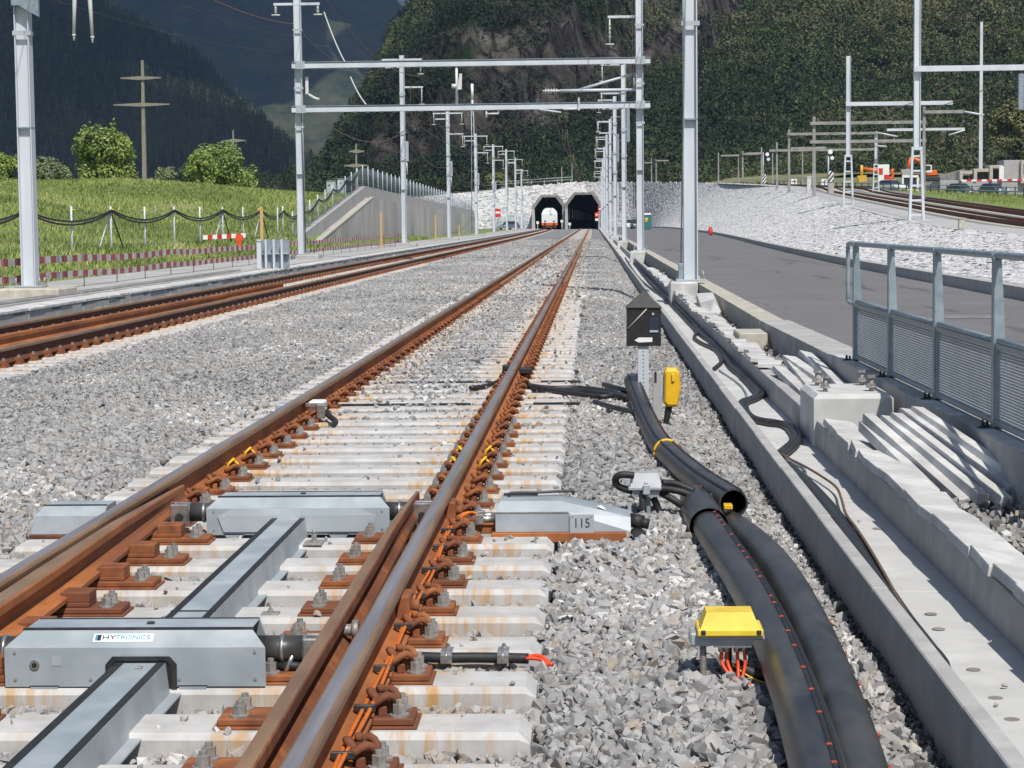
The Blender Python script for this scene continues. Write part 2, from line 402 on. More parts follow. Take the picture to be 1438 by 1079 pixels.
MT['ledge'] = noisy('ledge_concrete', (.36, .355, .345), (.46, .455, .44), .7, .92, 0, .25, .02)

tag(MB().box(-9000, 9000, -300, 14000, -3, -.8).build('ground', 'soil'), kind='structure')

# ------------------------------------------------------------------ ballast
TRK = -1.5
def left_c(Y): return -7.27-1.35*(np.maximum(np.asarray(Y, float)-150, 0)/250)**2
K0, PITCH = 6.18, 0.6
def bh(X, Y):
    z = -.035+.05*(fbm(X*.9, Y*.9, 3, 5)-.5)*sstep(130, 60, Y)
    xr = np.abs(X-TRK)
    crib = sstep(1.42, 1.25, xr)
    z = z+crib*(-.035*sstep(17, 13, Y)+sstep(15, 21, Y)*(.034*sstep(.62, .2, xr)*sstep(60, 30, Y)-.018+.010*sstep(25, 50, Y)))
    z = z+.035*sstep(-2.9, -3.6, X)*sstep(-5.2, -4, X)
    z = z-.16*sstep(.38, 1.0, X)
    xl = np.abs(X-left_c(Y)); z = z-.02*sstep(1.3, 1.1, xl)
    z = z-.12*sstep(-9.0, -10.0, X)
    return z
xs = np.concatenate([np.arange(-10.1, -3, .25), np.arange(-3, 1.11, .1)]); ys = np.concatenate([np.arange(2, 25, .15), np.arange(25, 80, .6), np.arange(80, 402, 4)])
height_mesh('ballast_bed', xs, ys, lambda X, Y: bh(X, Y)-.045*sstep(75, 40, Y), 'gravel_far')
stoneA = [hull_shape(13, 1, .85, .72, i) for i in range(14)]+[hull_shape(12, 1.15, .8, .5, 50+i) for i in range(10)]
stoneB = [hull_shape(8, 1, .85, .7, 100+i) for i in range(12)]
def ballast_points(n, ylo, yhi, x0, x1, margin, pw=1.0):
    y = rng.uniform(ylo, yhi, n); x = rng.uniform(x0, x1, n)
    lo = (0-833)/F*y-margin; hi = (1438-833)/F*y+margin
    k = (x > np.maximum(lo, -10.0)) & (x < np.minimum(hi, 1.05)); x = x[k]; y = y[k]
    ph = np.abs((y-K0)/PITCH-np.round((y-K0)/PITCH))*PITCH
    xr = np.abs(x-TRK); on = (ph < .15) & (xr < 1.33)
    keep_on = np.where(y < 15, .012, np.where((np.abs(x-TRK+.25) < .5), .012+.07*sstep(15.5, 22, y)*sstep(50, 28, y)+.02*sstep(30, 50, y), .015+.02*sstep(30, 50, y)))
    keep = ~on | (rng.random(len(x)) < keep_on)
    keep &= ~((np.abs(xr-.752) < .13) & (rng.random(len(x)) > .25))          # little under the rails
    left_on = (np.abs(x-left_c(y)) < 1.3) & (np.abs((y-3)/PITCH-np.round((y-3)/PITCH))*PITCH < .14)
    keep &= ~left_on | (rng.random(len(x)) < .1)
    mach = (x > -2.05) & (x < -.95) & (((y > 6.6) & (y < 7.0)) | ((y > 9.9) & (y < 10.4)))
    chan = (np.abs(x+1.5) < .15) & (y < 10)
    mach |= (x > -.55) & (x < .2) & (y > 9.85) & (y < 10.3)
    keep &= ~mach & ~chan
    x, y, on = x[keep], y[keep], on[keep]
    z = np.where(on, np.maximum(bh(x, y), .0), bh(x, y))
    return x, y, z, on
def ballast(name, n, ylo, yhi, s0, s1, shapes, margin):
    x, y, z, on = ballast_points(n, ylo, yhi, -10.0 if yhi > 20 else -7.5, 1.05, margin)
    s = np.clip((s0+s1)*.49*np.exp(rng.normal(0, .30, len(x))), s0*.5, s1*1.55)*np.where(on & (y < 16), .55, 1)
    z = z+np.where(on, s*.45, rng.uniform(-.022, .018, len(x)))
    tn = np.clip(rng.random(len(x))*.84+(fbm(x*.8, y*.5, 4, 17)-.5)*.7+.12, 0, 1)
    nr = (np.abs(np.abs(x-TRK)-.75) < .42) & (rng.random(len(x)) < .45); tn = np.where(nr, rng.uniform(.86, .93, len(x)), tn)
    o = scatter(name, np.stack([x, y, z], 1), s, shapes, 'stone', tint=tn); return tag(o, 'loose grey crushed stone ballast around the tracks', 'ballast', None, 'stuff')
ballast('ballast', 260000, 4.6, 17, .016, .034, stoneA, 1.0)
ballast('ballast', 400000, 17, 40, .018, .034, stoneB, 1.5)
ballast('ballast', 330000, 40, 85, .026, .046, stoneB, 2)
ballast('ballast', 210000, 85, 170, .04, .07, stoneB, 1)
# finer dark chippings in the low strip along the trough
n = 42000; y = 4.8+rng.random(n)**1.5*30; x = rng.uniform(.52, 1.1, n)
k = rng.random(n) < sstep(.5, .85, x); x, y = x[k], y[k]
tag(scatter('chippings', np.stack([x, y, bh(x, y)+rng.uniform(-.012, .014, len(x))], 1), rng.uniform(.006, .018, len(x)), stoneB, 'chip'), 'fine dark stone chippings in the strip beside the cable trough', 'gravel', None, 'stuff')

# ------------------------------------------------------------------ road and kerb on the right
toe = [(6.5, 2, .25), (6.6, 20, .25), (6.9, 33, .25), (7.2, 58, .25), (8.25, 97, .25), (10, 150, .25), (11.4, 207, .25), (12.5, 300, .25), (12, 355, .25), (9, 388, .25), (1.7, 398, .25)]
top = [(10.3, 2, .35), (10.9, 20, .5), (11.6, 33, .62), (12.9, 62, .91), (14.4, 95, 1.32), (18.2, 170, 3.16), (20.3, 210, 4.2), (22.2, 250, 5.36), (20, 335, 7.3), (9.5, 392, 8.7), (-1.8, 408, 9.2)]
def wall_x(Y): return 2.30+.0126*(11.06-Y) if Y < 26.1 else 2.09
mb = MB(); n = 40; ys = [2+i*4 for i in range(100)]
toeY = [p[1] for p in toe]; toeX = [p[0] for p in toe]
for i in range(len(ys)-1):
    a, b = ys[i], ys[i+1]
    q = [(wall_x(a)+.2, a, .195), (float(np.interp(a, toeY, toeX))+.1, a, .195), (float(np.interp(b, toeY, toeX))+.1, b, .195), (wall_x(b)+.2, b, .195)]
    mb.add(q, [(0, 1, 2, 3)])
struct('road', mb, 'asphalt')
mb = MB(); P = smooth_path([Vector((p[0], p[1], .26)) for p in toe[:-1]], 5)
for a, b in zip(P[:-1], P[1:]):
    mb.add([(a.x-.14, a.y, .1), (a.x-.14, a.y, .40), (a.x+.1, a.y, .40), (b.x-.14, b.y, .1), (b.x-.14, b.y, .40), (b.x+.1, b.y, .40)], [(0, 1, 4, 3), (1, 2, 5, 4)])
struct('kerb', mb, 'conc')
# light repair strip in the asphalt
mb = MB(); a = at(1330, 447, .2); b = at(1418, 447, .2); mb.add([(a.x, a.y, .2), (b.x, b.y, .2), (b.x, b.y+.9, .2), (a.x, a.y+.9, .2)], [(0, 1, 2, 3)]); struct('road_patch', mb, 'conc_dark')

# ------------------------------------------------------------------ rubble embankment that wraps round above the two tunnels
topS = smooth_path(top, 8); toeS = smooth_path(toe, 8)
# left of the tunnels the face goes on to the wing wall
face_top = topS+[Vector(p) for p in [(-6, 409, 9.0), (-12, 410, 8.6), (-19, 411, 8.1), (-30, 412, 7.6), (-60, 414, 6.6)]]
face_toe = toeS+[Vector(p) for p in [(-5.2, 399, 0), (-11.8, 399.5, 0), (-19, 400, .2), (-30, 401, .2), (-60, 402, .2)]]
EMB = list(zip(face_toe, face_top))
def emb(i, t):
    a, b = EMB[i]; p = a.lerp(b, t); p.z += .05*math.sin(t*math.pi)
    return p
PORT = ([(-5.25, -.3), (-5.3, 4.9), (-3.75, 6.9), (.2, 6.9), (1.45, 4.95), (1.45, -.3)], [(-11.6, -.3), (-11.65, 4.4), (-10.1, 6.5), (-6.75, 6.5), (-5.45, 4.75), (-5.45, -.3)])
def in_portal(p, g=0):
    if p.y < 385: return False
    for poly in PORT:
        if poly[0][0]+g < p.x < poly[-1][0]-g:
            xs_ = [q[0] for q in poly[1:-1]]; zs_ = [q[1] for q in poly[1:-1]]
            if p.z < float(np.interp(p.x, xs_, zs_))-g: return True
    return False
mb = MB()
for i in range(len(EMB)-1):
    m0 = (EMB[i][0]+EMB[i+1][0])/2; nu, nv = (1, 8) if m0.y < 380 else (6, 26)
    def ep(u, t):
        a, b = EMB[i]; c, d = EMB[i+1]; return a.lerp(c, u).lerp(b.lerp(d, u), t)
    for k in range(nu):
        for j in range(nv):
            q = [ep(k/nu, j/nv), ep((k+1)/nu, j/nv), ep((k+1)/nu, (j+1)/nv), ep(k/nu, (j+1)/nv)]
            if in_portal(sum(q, Vector())/4, .1): continue
            mb.add([v-Vector((0, 0, .05)) for v in q], [(0, 1, 2, 3)])
struct('embankment', mb, 'rubble_dark')
slab = [hull_shape(12, 1, .6, .17, 200+i) for i in range(16)]
pts, rots, sizes = [], [], []
for i in range(len(EMB)-1):
    a, b = EMB[i]; c, d = EMB[i+1]; wid = ((a-c).length+(b-d).length)/2; hgt = (a-b).length; Y = (a.y+c.y)/2
    s = .17 if Y < 60 else .22 if Y < 120 else .34 if Y < 250 else .48
    cnt = int(wid*hgt/(s*s)*1.9)
    up_ = ((b-a)+(d-c)).normalized(); al = ((c-a)+(d-b)).normalized(); nn = al.cross(up_).normalized()
    if nn.z < 0: nn = -nn
    up_ = nn.cross(al)
    B = np.array([al, up_, nn]).T
    for _ in range(cnt):
        u, t = random.random(), random.uniform(.012, 1)
        p = a.lerp(c, u).lerp(b.lerp(d, u), t)
        if in_portal(p, -.25): continue
        k = random.gauss(.15, .3); tz = random.gauss(0, .05); tx = random.gauss(-.02, .055)
        ck, sk2 = math.cos(k), math.sin(k)
        L = np.array([[ck, -sk2, 0], [sk2, ck, 0], [0, 0, 1]]) @ np.array([[1, 0, 0], [0, math.cos(tx), -math.sin(tx)], [0, math.sin(tx), math.cos(tx)]]) @ np.array([[math.cos(tz), 0, math.sin(tz)], [0, 1, 0], [-math.sin(tz), 0, math.cos(tz)]])
        pts.append(p+nn*random.gauss(0, .012)); rots.append(B @ L); q = s*random.uniform(.55, 1.25); sizes.append(q)
tag(scatter('embankment_stones', np.array(pts), np.array(sizes), slab, 'rubble', rots=np.array(rots)), 'pale rough stone pitching covering the railway embankment', 'rubble', None, 'stuff')
# ledge and the ground the upper railway runs on
def offset_curve(P, d, dz):
    out = []
    for i, p in enumerate(P):
        t = (P[min(i+1, len(P)-1)]-P[max(i-1, 0)]); t.z = 0; t.normalize(); nrm = Vector((t.y, -t.x, 0))
        out.append(p+nrm*d+Vector((0, 0, dz)))
    return out
UP = [Vector(p) for p in smooth_path(top[:9], 6)]      # up to Y=335, before the corner
def strip(name, offs, mats):
    mb = MB(); cur = [offset_curve(UP, d, dz) for d, dz in offs]
    for k in range(len(offs)-1):
        A, B = cur[k], cur[k+1]
        for i in range(len(UP)-1): mb.add([A[i], B[i], B[i+1], A[i+1]], [(0, 1, 2, 3)], k if isinstance(mats, list) else 0)
    return struct(name, mb, mats)
strip('embankment_ledge', [(-.1, .03), (2.2, .03)], 'ledge')
strip('upper_ballast', [(2.2, .02), (2.7, -.03), (11.6, -.43), (13, -.56)], 'gravel_far')
strip('verge', [(13, -.55), (17, -.85), (24, -1.15), (30, -1.45)], 'grass_base')
strip('upper_road', [(30, -1.47), (42, -1.9)], 'asphalt')
strip('upper_field', [(42, -1.92), (70, -2.4), (140, -3.4), (420, -7)], 'field')
height_mesh('upper_terrain', np.linspace(-160, 520, 90), np.linspace(410.5, 640, 40), lambda X, Y: 8.2-.012*np.maximum(X-20, 0)+.065*np.maximum(Y-418, 0)*sstep(10, 45, X)-1.6*sstep(-18, -60, X)+.03*np.maximum(Y-450, 0)+2*(fbm(X*.03, Y*.03, 3, 3)-.5)*sstep(415, 430, Y), 'field')

# ------------------------------------------------------------------ left: path and meadow
struct('path', MB().box(-14.2, -10.5, 2, 400, -.3, .13), 'path')
def mead(X, Y):
    d = -X-13.8
    z = .11+.68*sstep(0, 1.6, d)+sstep(2, 28, d)*(2.5+.0085*Y)*sstep(10, 60, Y)+.35*(fbm(X*.15, Y*.15, 3, 11)-.5)*sstep(1.5, 6, d)
    # the wing wall holds the bank back beyond Y=108
    wt = np.interp(Y, [106, 141, 270], [.6, 3.7, 2.7])
    z2 = np.where(d < 1.75, .15+.06*d, np.maximum(wt-.25+sstep(2, 20, d)*1.2, z))
    z2 = z2*sstep(278, 268, Y)+.1*sstep(268, 278, Y)
    return np.where(Y > 108, z2, z)
height_mesh('meadow', -np.concatenate([np.array([13.8, 14.1, 14.5, 14.9, 15.3, 15.6]), np.arange(16, 40, .8), np.arange(40, 260, 8)]), np.concatenate([np.arange(4, 180, 2), np.arange(180, 420, 8)]), mead, 'grass_base')
# grass blades
n = 260000; y = 38+rng.random(n)**.9*135; x = -(13.9+rng.random(n)**1.4*29)
k = (x > -.30*y-4) & (x < 0); x, y = x[k], y[k]; n = len(x)
hh = rng.uniform(.07, .26, n)*(.45+1.1*fbm(x*.25, y*.25, 3, 21)); az = rng.uniform(0, 2*np.pi, n); ln = rng.uniform(.1, .9, n)
wd = rng.uniform(.012, .03, n)+y*.00018; z = mead(x, y)-.02
b0 = np.stack([x-np.cos(az)*wd, y-np.sin(az)*wd, z], 1); b1 = np.stack([x+np.cos(az)*wd, y+np.sin(az)*wd, z], 1)
tp = np.stack([x+np.sin(az)*hh*ln+np.cos(az)*wd, y+np.cos(az)*hh*ln, z+hh], 1)
V = np.stack([b0, b1, tp], 1).reshape(-1, 3)
tn = np.clip((fbm(x*.16, y*.12, 4, 31)-.5)*1.7+.42+rng.normal(0, .2, n), 0, 1)
o = raw_mesh('grass', V, np.arange(3*n).reshape(-1, 3), np.repeat(tn, 3), 'grass'); tag(o, 'long bright green grass covering the bank behind the fence', 'grass', None, 'stuff')
# verge grass by the upper railway
n = 26000; i = rng.integers(0, len(UP)-1, n); u = rng.random(n); d = rng.uniform(15.5, 29, n)
c0 = np.array([p[:] for p in offset_curve(UP, 13.5, 0)]); c1 = np.array([p[:] for p in offset_curve(UP, 29, 0)])
q0 = c0[i]*(1-u[:, None])+c0[i+1]*u[:, None]; q1 = c1[i]*(1-u[:, None])+c1[i+1]*u[:, None]; t = (d-15.5)/13.5
p = q0*(1-t[:, None])+q1*t[:, None]; hh = rng.uniform(.15, .4, n); az = rng.uniform(0, 6.28, n); wd = .02+p[:, 1]*.0002
z = p[:, 2]+np.interp(d, [13, 17, 24, 30], [-.55, -.85, -1.15, -1.45])-.03
V = np.stack([np.stack([p[:, 0]-np.cos(az)*wd, p[:, 1]-np.sin(az)*wd, z], 1), np.stack([p[:, 0]+np.cos(az)*wd, p[:, 1]+np.sin(az)*wd, z], 1), np.stack([p[:, 0]+rng.normal(0, .08, n), p[:, 1], z+hh], 1)], 1).reshape(-1, 3)
o = raw_mesh('verge_grass', V, np.arange(3*n).reshape(-1, 3), np.repeat(np.clip(rng.normal(.35, .25, n), 0, 1), 3), 'grass'); tag(o, 'rough grass on the verge between upper railway and road', 'grass', None, 'stuff')

# ------------------------------------------------------------------ mountains
def mk_mountain(name, forest, rock, fscale, rockpos, bd):
    m, t, b = newmat(name); p = pos(t)
    f = noise(t, p, fscale, 8, .68); col = ramp(t, f, forest)
    big = ramp(t, noise(t, p, fscale*.07, 5, .6), [(.38, (.5, .56, .6)), (.62, (1, 1, 1))]); col = mixc(t, .85, col, big, 'MULTIPLY')
    a = t.nodes.new('ShaderNodeAttribute'); a.attribute_name = 'tint'
    rv = t.nodes.new('ShaderNodeTexVoronoi'); rv.feature = 'DISTANCE_TO_EDGE'; rv.inputs['Scale'].default_value = fscale*2.2
    wv = t.nodes.new('ShaderNodeVectorMath'); wv.operation = 'MULTIPLY_ADD'; t.links.new(scaled(t, p, (1, 1, .33)), wv.inputs[0])
    nv_ = t.nodes.new('ShaderNodeTexNoise'); nv_.inputs['Scale'].default_value = fscale*1.2; nv_.inputs['Detail'].default_value = 4; t.links.new(p, nv_.inputs['Vector'])
    wv.inputs[1].default_value = (1, 1, 1); sc_ = t.nodes.new('ShaderNodeVectorMath'); sc_.operation = 'SCALE'; sc_.inputs[3].default_value = .55/fscale; t.links.new(nv_.outputs['Color'], sc_.inputs[0]); t.links.new(sc_.outputs[0], wv.inputs[2]); t.links.new(wv.outputs[0], rv.inputs['Vector'])
    rk = ramp(t, noise(t, scaled(t, p, (1, 1, .25)), fscale*1.5, 9, .72), [(.36, rock[0]), (.5, rock[1]), (.64, rock[2])])
    rk = mixc(t, .8 if fscale > .05 else 0.0, rk, ramp(t, rv.outputs[0], [(.0, (.32, .31, .31)), (.09, (1, 1, 1))]), 'MULTIPLY')
    k = mth(t, 'ADD', a.outputs['Fac'], mth(t, 'MULTIPLY', mth(t, 'SUBTRACT', noise(t, p, fscale*.18, 6, .65), .5), 2.4))
    k = ramp(t, k, [(.47, (0, 0, 0)), (.62, (1, 1, 1))])
    col = mixc(t, k, col, rk)
    t.links.new(col, b.inputs['Base Color']); b.inputs['Roughness'].default_value = 1; b.inputs['Specular IOR Level'].default_value = .05
    bump(t, b, mth(t, 'ADD', noise(t, p, fscale*1.6, 8, .7), mth(t, 'MULTIPLY', mth(t, 'MINIMUM', rv.outputs[0], .12), 4.0 if fscale > .05 else 0.0)), 1.0, bd); return m
FOREST = [(.30, (.010, .018, .011)), (.45, (.020, .034, .017)), (.58, (.034, .050, .021)), (.72, (.058, .072, .030))]
FOREST2 = [(.30, (.020, .030, .017)), (.48, (.045, .060, .028)), (.60, (.085, .085, .042)), (.75, (.14, .125, .075))]
ROCK = ((.018, .017, .017), (.060, .054, .049), (.145, .132, .118))
MT['mount_near'] = mk_mountain('mount_near', FOREST, ROCK, .06, 0, 3.0)
MT['mount_left'] = mk_mountain('mount_left', FOREST, ROCK, .022, 0, 10)
FOREST3 = [(.34, (.022, .036, .026)), (.47, (.045, .064, .034)), (.56, (.075, .085, .047)), (.70, (.12, .115, .07))]
MT['mount_mid'] = mk_mountain('mount_mid', FOREST3, ROCK, .018, 0, 12)
MT['mount_far'] = mk_mountain('mount_far', FOREST2, ROCK, .010, 0, 20)
def crest(pts, dist, sc=1.0):
    """skyline points in the photograph turned into a ridge line standing at that distance"""
    q = [atY(px, py, dist) for px, py in pts]; return np.array([v.x for v in q]), np.array([v.z for v in q])
# right-hand mountain: its left flank is the skyline, its face climbs away from the upper railway
cx_, cz_ = crest([(300, 300), (420, 285), (450, 262), (480, 205), (505, 165), (540, 105), (555, 72), (590, 25), (620, -10), (700, -60), (900, -130), (1438, -200), (2200, -260)], 900)
def thrD(X, Y): return np.interp(833+X/np.maximum(Y, 300)*2900, [430, 480, 520, 560, 620, 720, 850, 1000, 1120, 1250], [300, 170, 75, 60, 80, 105, 145, 225, 400, 600])
def hD(X, Y):
    sky = np.interp(X*900/np.maximum(Y, 300), cx_, cz_)*(Y/900)**.15
    rib = 34*(fbm(X*.022, Y*.003, 4, 60, .6, True)-.5)+13*(fbm(X*.075, Y*.02, 3, 61, .6, True)-.5)
    q = np.maximum(Y-478-40*(fbm(X*.006, Y*.006+3, 3, 71)-.5), 0)
    face = 6+4.5*sstep(15, 60, X)+q*(.24+.20*sstep(90, 190, X)+.14*fbm(X*.004, Y*.004, 3, 70))
    zc = thrD(X, Y)/2900*Y                                     # foot of the cliffs
    st = np.maximum(face-zc+rib*.5, 0)
    face = face+np.minimum(st*2.4, 120)*sstep(260, 120, X)+(fbm(X*.012, Y*.012, 5, 72, .55, True)-.5)*np.clip(face-8, 0, 45)*.9
    led = face/23+2*fbm(X*.02, Y*.02, 3, 63); face = face+5*np.sin(led*6.28)*sstep(0, 20, st)*sstep(260, 120, X)
    cap = sky*np.clip((Y-430)/470, .02, 1)**.45+(fbm(X*.02, Y*.02, 5, 76)-.5)*12+rib*.45*sstep(30, 80, sky)*sstep(880, 800, Y)
    h = np.minimum(face, cap)
    h = h+5*(fbm(X*.05, Y*.05, 4, 77)-.5)*sstep(8, 30, h)
    return np.where(Y > 905, h*np.clip(1-(Y-905)/500, .3, 1), h)
def rockD(X, Y, Z):
    e = (Z-1.5)/np.maximum(Y, 300)*2900; d = e-thrD(X, Y)
    return np.clip(.20+.42*sstep(-45, 35, d)+.9*(fbm(X*.03, Z*.05, 4, 78)-.5)*sstep(-60, 20, d), 0, 1)
height_mesh('mountain_right', np.linspace(-260, 700, 560), np.concatenate([np.linspace(455, 920, 330), np.linspace(924, 1250, 40)]), hD, 'mount_near', tint=rockD)
cxA, czA = crest([(-900, -200), (-300, -180), (0, -120), (110, -30), (139, 0), (200, 38), (285, 100), (330, 150), (400, 214), (450, 262), (480, 300), (700, 330)], 2200)
def hA(X, Y):
    sky = np.interp(X*2200/Y, cxA, czA)
    t = np.clip((Y-1330)/870, 0, 1)
    h = np.maximum(sky, -20)*t**(.9+.5*fbm(X*.0016, Y*.0016, 3, 80))+(fbm(X*.0045, Y*.0045, 5, 81, .55, True)-.5)*75*np.sin(np.pi*np.clip(t, 0, 1))**.7*sstep(-20, 60, sky)+(fbm(X*.012, Y*.012, 5, 82)-.5)*16
    return np.where(Y > 2210, h*np.clip(1-(Y-2210)/900, .2, 1), h)+12*(fbm(X*.02, Y*.02, 4, 83)-.5)-4
height_mesh('mountain_left', np.linspace(-1700, 200, 260), np.linspace(1300, 2700, 150), hA, 'mount_left', tint=lambda X, Y, Z: .12+.2*sstep(40, 150, Z))
cxB, czB = crest([(-500, -150), (100, -150), (300, -150), (420, -130), (500, -85), (545, -30), (600, 40), (640, 80), (700, 300), (900, 320)], 3800)
def hB(X, Y):
    sky = np.interp(X*3800/Y, cxB, czB)
    t = np.clip((Y-2480)/1320, 0, 1)
    h = np.maximum(sky, -20)*t**(.8+.5*fbm(X*.001, Y*.001, 3, 90))+(fbm(X*.0024, Y*.0024, 5, 91, .55, True)-.5)*190*np.sin(np.pi*t)**.7*sstep(-20, 120, sky)+(fbm(X*.006, Y*.006, 5, 92)-.5)*40
    return np.where(Y > 3810, h*np.clip(1-(Y-3810)/1500, .2, 1), h)+25*(fbm(X*.01, Y*.01, 4, 93)-.5)-8
height_mesh('mountain_middle', np.linspace(-2300, 300, 260), np.linspace(2500, 4700, 170), hB, 'mount_mid', tint=lambda X, Y, Z: .22+.2*sstep(200, 600, Z))
cxC, czC = crest([(-300, -130), (200, -130), (450, -90), (520, -50), (580, -20), (600, -2), (618, 6), (640, -12), (700, -60), (800, -120), (1500, -130)], 6500)
def hC(X, Y):
    sky = np.interp(X*6500/Y, cxC, czC)
    t = np.clip((Y-4680)/1820, 0, 1)
    h = sky*t**.9+(fbm(X*.0015, Y*.0015, 5, 95, .55, True)-.5)*260*np.sin(np.pi*t)**.7+(fbm(X*.004, Y*.004, 5, 96)-.5)*60
    return np.where(Y > 6510, h*np.clip(1-(Y-6510)/2000, .2, 1), h)-10
height_mesh('mountain_far', np.linspace(-2600, 1200, 200), np.linspace(4700, 7600, 120), hC, 'mount_far', tint=lambda X, Y, Z: .25+.25*sstep(300, 900, Z))

# forest crowns on the right-hand mountain and trees on the left one
MT['crown'] = tinted('forest_crown', [(0, (.014, .030, .015)), (.3, (.030, .055, .022)), (.6, (.060, .092, .032)), (.85, (.105, .135, .047)), (1, (.15, .145, .07))], 1, .6, 0, .4, .35)
def crown_shape(seed, conif=False):
    q = np.random.default_rng(seed); V = []; T = []
    for k in range(120):
        if conif:
            h = q.random()**.8; r = (1-h)*.42+.03; a = q.uniform(0, 6.28); c = np.array([math.cos(a)*r*q.uniform(.5, 1), math.sin(a)*r*q.uniform(.5, 1), h*2.4-.3]); s = .10
        else:
            d = q.normal(size=3); d /= np.linalg.norm(d); d[2] = abs(d[2])*1.0-.15; c = d*q.uniform(.6, 1.05)*np.array([1, 1, 1.05]); s = q.uniform(.09, .19)
        e = q.normal(size=(3, 3)); e /= np.linalg.norm(e, axis=1)[:, None]
        o = len(V); V += list(c+e*s); T.append((o, o+1, o+2))
    return np.array(V), np.array(T)
crowns = [crown_shape(300+i) for i in range(10)]; conifs = [crown_shape(330+i, True) for i in range(5)]
n = 27000; y = 470+rng.random(n)**1.25*430; x = rng.uniform(-.2, .46, n)*y+rng.uniform(-20, 20, n)
z = hD(x, y); rk = rockD(x, y, z); keep = (z > 2.5) & (rng.random(n) > np.clip((rk-.40)*4.0, 0, .80)); x, y, z = x[keep], y[keep], z[keep]
cl = fbm(x*.012, y*.012, 3, 40); low = sstep(150, 40, (z-1.5)/y*2900)*sstep(260, 60, x); tn = np.clip((cl-.5)*2.2+.40+.25*low+rng.normal(0, .2, len(x)), 0, 1)  # crowns low on the slope tinted lighter, imitating sunlight there
sz = rng.uniform(1.8, 4.6, len(x)); ks = rng.random(len(x)) < .12
for nm, kk, sh in (('forest', ~ks, crowns), ('conifers', ks, conifs)):
    zr = rng.uniform(0, 6.28, kk.sum()); c, s = np.cos(zr), np.sin(zr); O = np.zeros(len(zr)); I = O+1
    RR = np.stack([np.stack([c, -s, O], -1), np.stack([s, c, O], -1), np.stack([O, O, I], -1)], 1)
    o = scatter(nm, np.stack([x, y, z+sz*.5], 1)[kk], sz[kk], sh, 'crown', rots=RR, tint=tn[kk]*(.5 if nm == 'conifers' else 1))
    tag(o, 'mixed green woodland clothing the steep right-hand mountain' if nm == 'forest' else 'dark spruces among the woodland of the right-hand mountain', 'woodland', None, 'stuff')
n = 15000; y = 1400+rng.random(n)**1.2*790; x = rng.uniform(-.31, -.09, n)*y; z = hA(x, y); sz = rng.uniform(5.5, 9.5, n); zr = rng.uniform(0, 6.28, n); c, s = np.cos(zr), np.sin(zr); O = np.zeros(n); I = O+1
RR = np.stack([np.stack([c, -s, O], -1), np.stack([s, c, O], -1), np.stack([O, O, I], -1)], 1)
tag(scatter('mountain_forest', np.stack([x, y, z+sz*.2], 1), sz, crowns[:5]+conifs, 'crown', rots=RR, tint=np.clip(.42+rng.normal(0, .22, n)+(fbm(x*.006, z*.012, 3, 45)-.5)*1.6, 0, 1)), 'dark forest on the steep left-hand mountain', 'woodland', None, 'stuff')
# ------------------------------------------------------------------ rails
HEADZ = .2
def rail_profile(z0=.03, top=.2, foot=.075, head=.036):
    h = [(foot, z0), (foot, z0+.011), (.034, z0+.026), (.012, z0+.04), (.0085, z0+.06), (.0085, top-.055), (.014, top-.046), (head-.001, top-.038), (head, top-.03), (head, top-.013), (head-.006, top-.004), (head-.014, top)]
    return h+[(-a, b) for a, b in reversed(h)]
def rail(name, path, mats, label, group, polish=True, cat='rail'):
    """mats: 0 web and foot, 1 head sides, 2 running surface"""
    P = rail_profile(); n = len(P); mb = MB(); V = []
    for i, (x, y) in enumerate(path):
        a = path[max(i-1, 0)]; b = path[min(i+1, len(path)-1)]; t = Vector((b[0]-a[0], b[1]-a[1], 0)).normalized(); nx = Vector((t.y, -t.x, 0))
        V += [Vector((x, y, 0))+nx*u+Vector((0, 0, v)) for u, v in P]
    for i in range(len(path)-1):
        for k in range(n):
            k2 = (k+1) % n; u = (P[k][0]+P[k2][0])/2; v = (P[k][1]+P[k2][1])/2
            mi = 2 if (abs(u) < .024 and v > .19) else 1 if v > .157 else 0
            o = len(mb.v)
            mb.add([V[i*n+k], V[i*n+k2], V[(i+1)*n+k2], V[(i+1)*n+k]], [(0, 1, 2, 3)], mi, False)
    mb.add(V[:n], [tuple(range(n))], 0)
    return tag(mb.build(name, mats, loc=(path[0][0], path[0][1], 0)), label, cat, group)
ysr = [3.0]+[10*i for i in range(1, 43)]
RL, RR_ = TRK-.752, TRK+.752
rail('running_rail', [(RR_, y) for y in ysr], ['rust_bright', 'rail_head', 'polished'], 'rusty right-hand rail of the central track with a polished steel stripe along its head', 'running rails')
rail('running_rail', [(RL, y) for y in ysr], ['rust_bright', 'rail_head', 'polished'], 'rusty left-hand rail of the central track passing the white rail contact', 'running rails')
lr = lambda s: [(float(left_c(y))+s*.752, y) for y in [14+4*i for i in range(101)]]
rail('running_rail', lr(1), ['rust_dark', 'rail_head', 'rail_head'], 'rail of the left-hand track nearer to the central track', 'running rails')
rail('running_rail', lr(-1), ['rust_dark', 'rail_head', 'rail_head'], 'far rail of the left-hand track, nearer to the masts and path', 'running rails')
for dx, yy, lab in ((-.10, 47.5, 'orange-brown switch blade lying inside the left-hand track, longer of the two'), (-.02, 40, 'orange-brown switch blade lying inside the left-hand track, shorter of the two')):
    mb = MB(); mb.prism([(-.06, .05), (.06, .05), (.06, .065), (.012, .085), (.012, .14), (.03, .15), (.03, .19), (-.03, .19), (-.03, .15), (-.012, .14), (-.012, .085), (-.06, .065)], 0, yy-14, 0)
    o = mb.build('switch_rail', 'rust_bright'); o.location = (-7.36+dx, 14, .0); o.rotation_euler.z = -.0085; tag(o, lab, 'switch blade', 'switch blades')
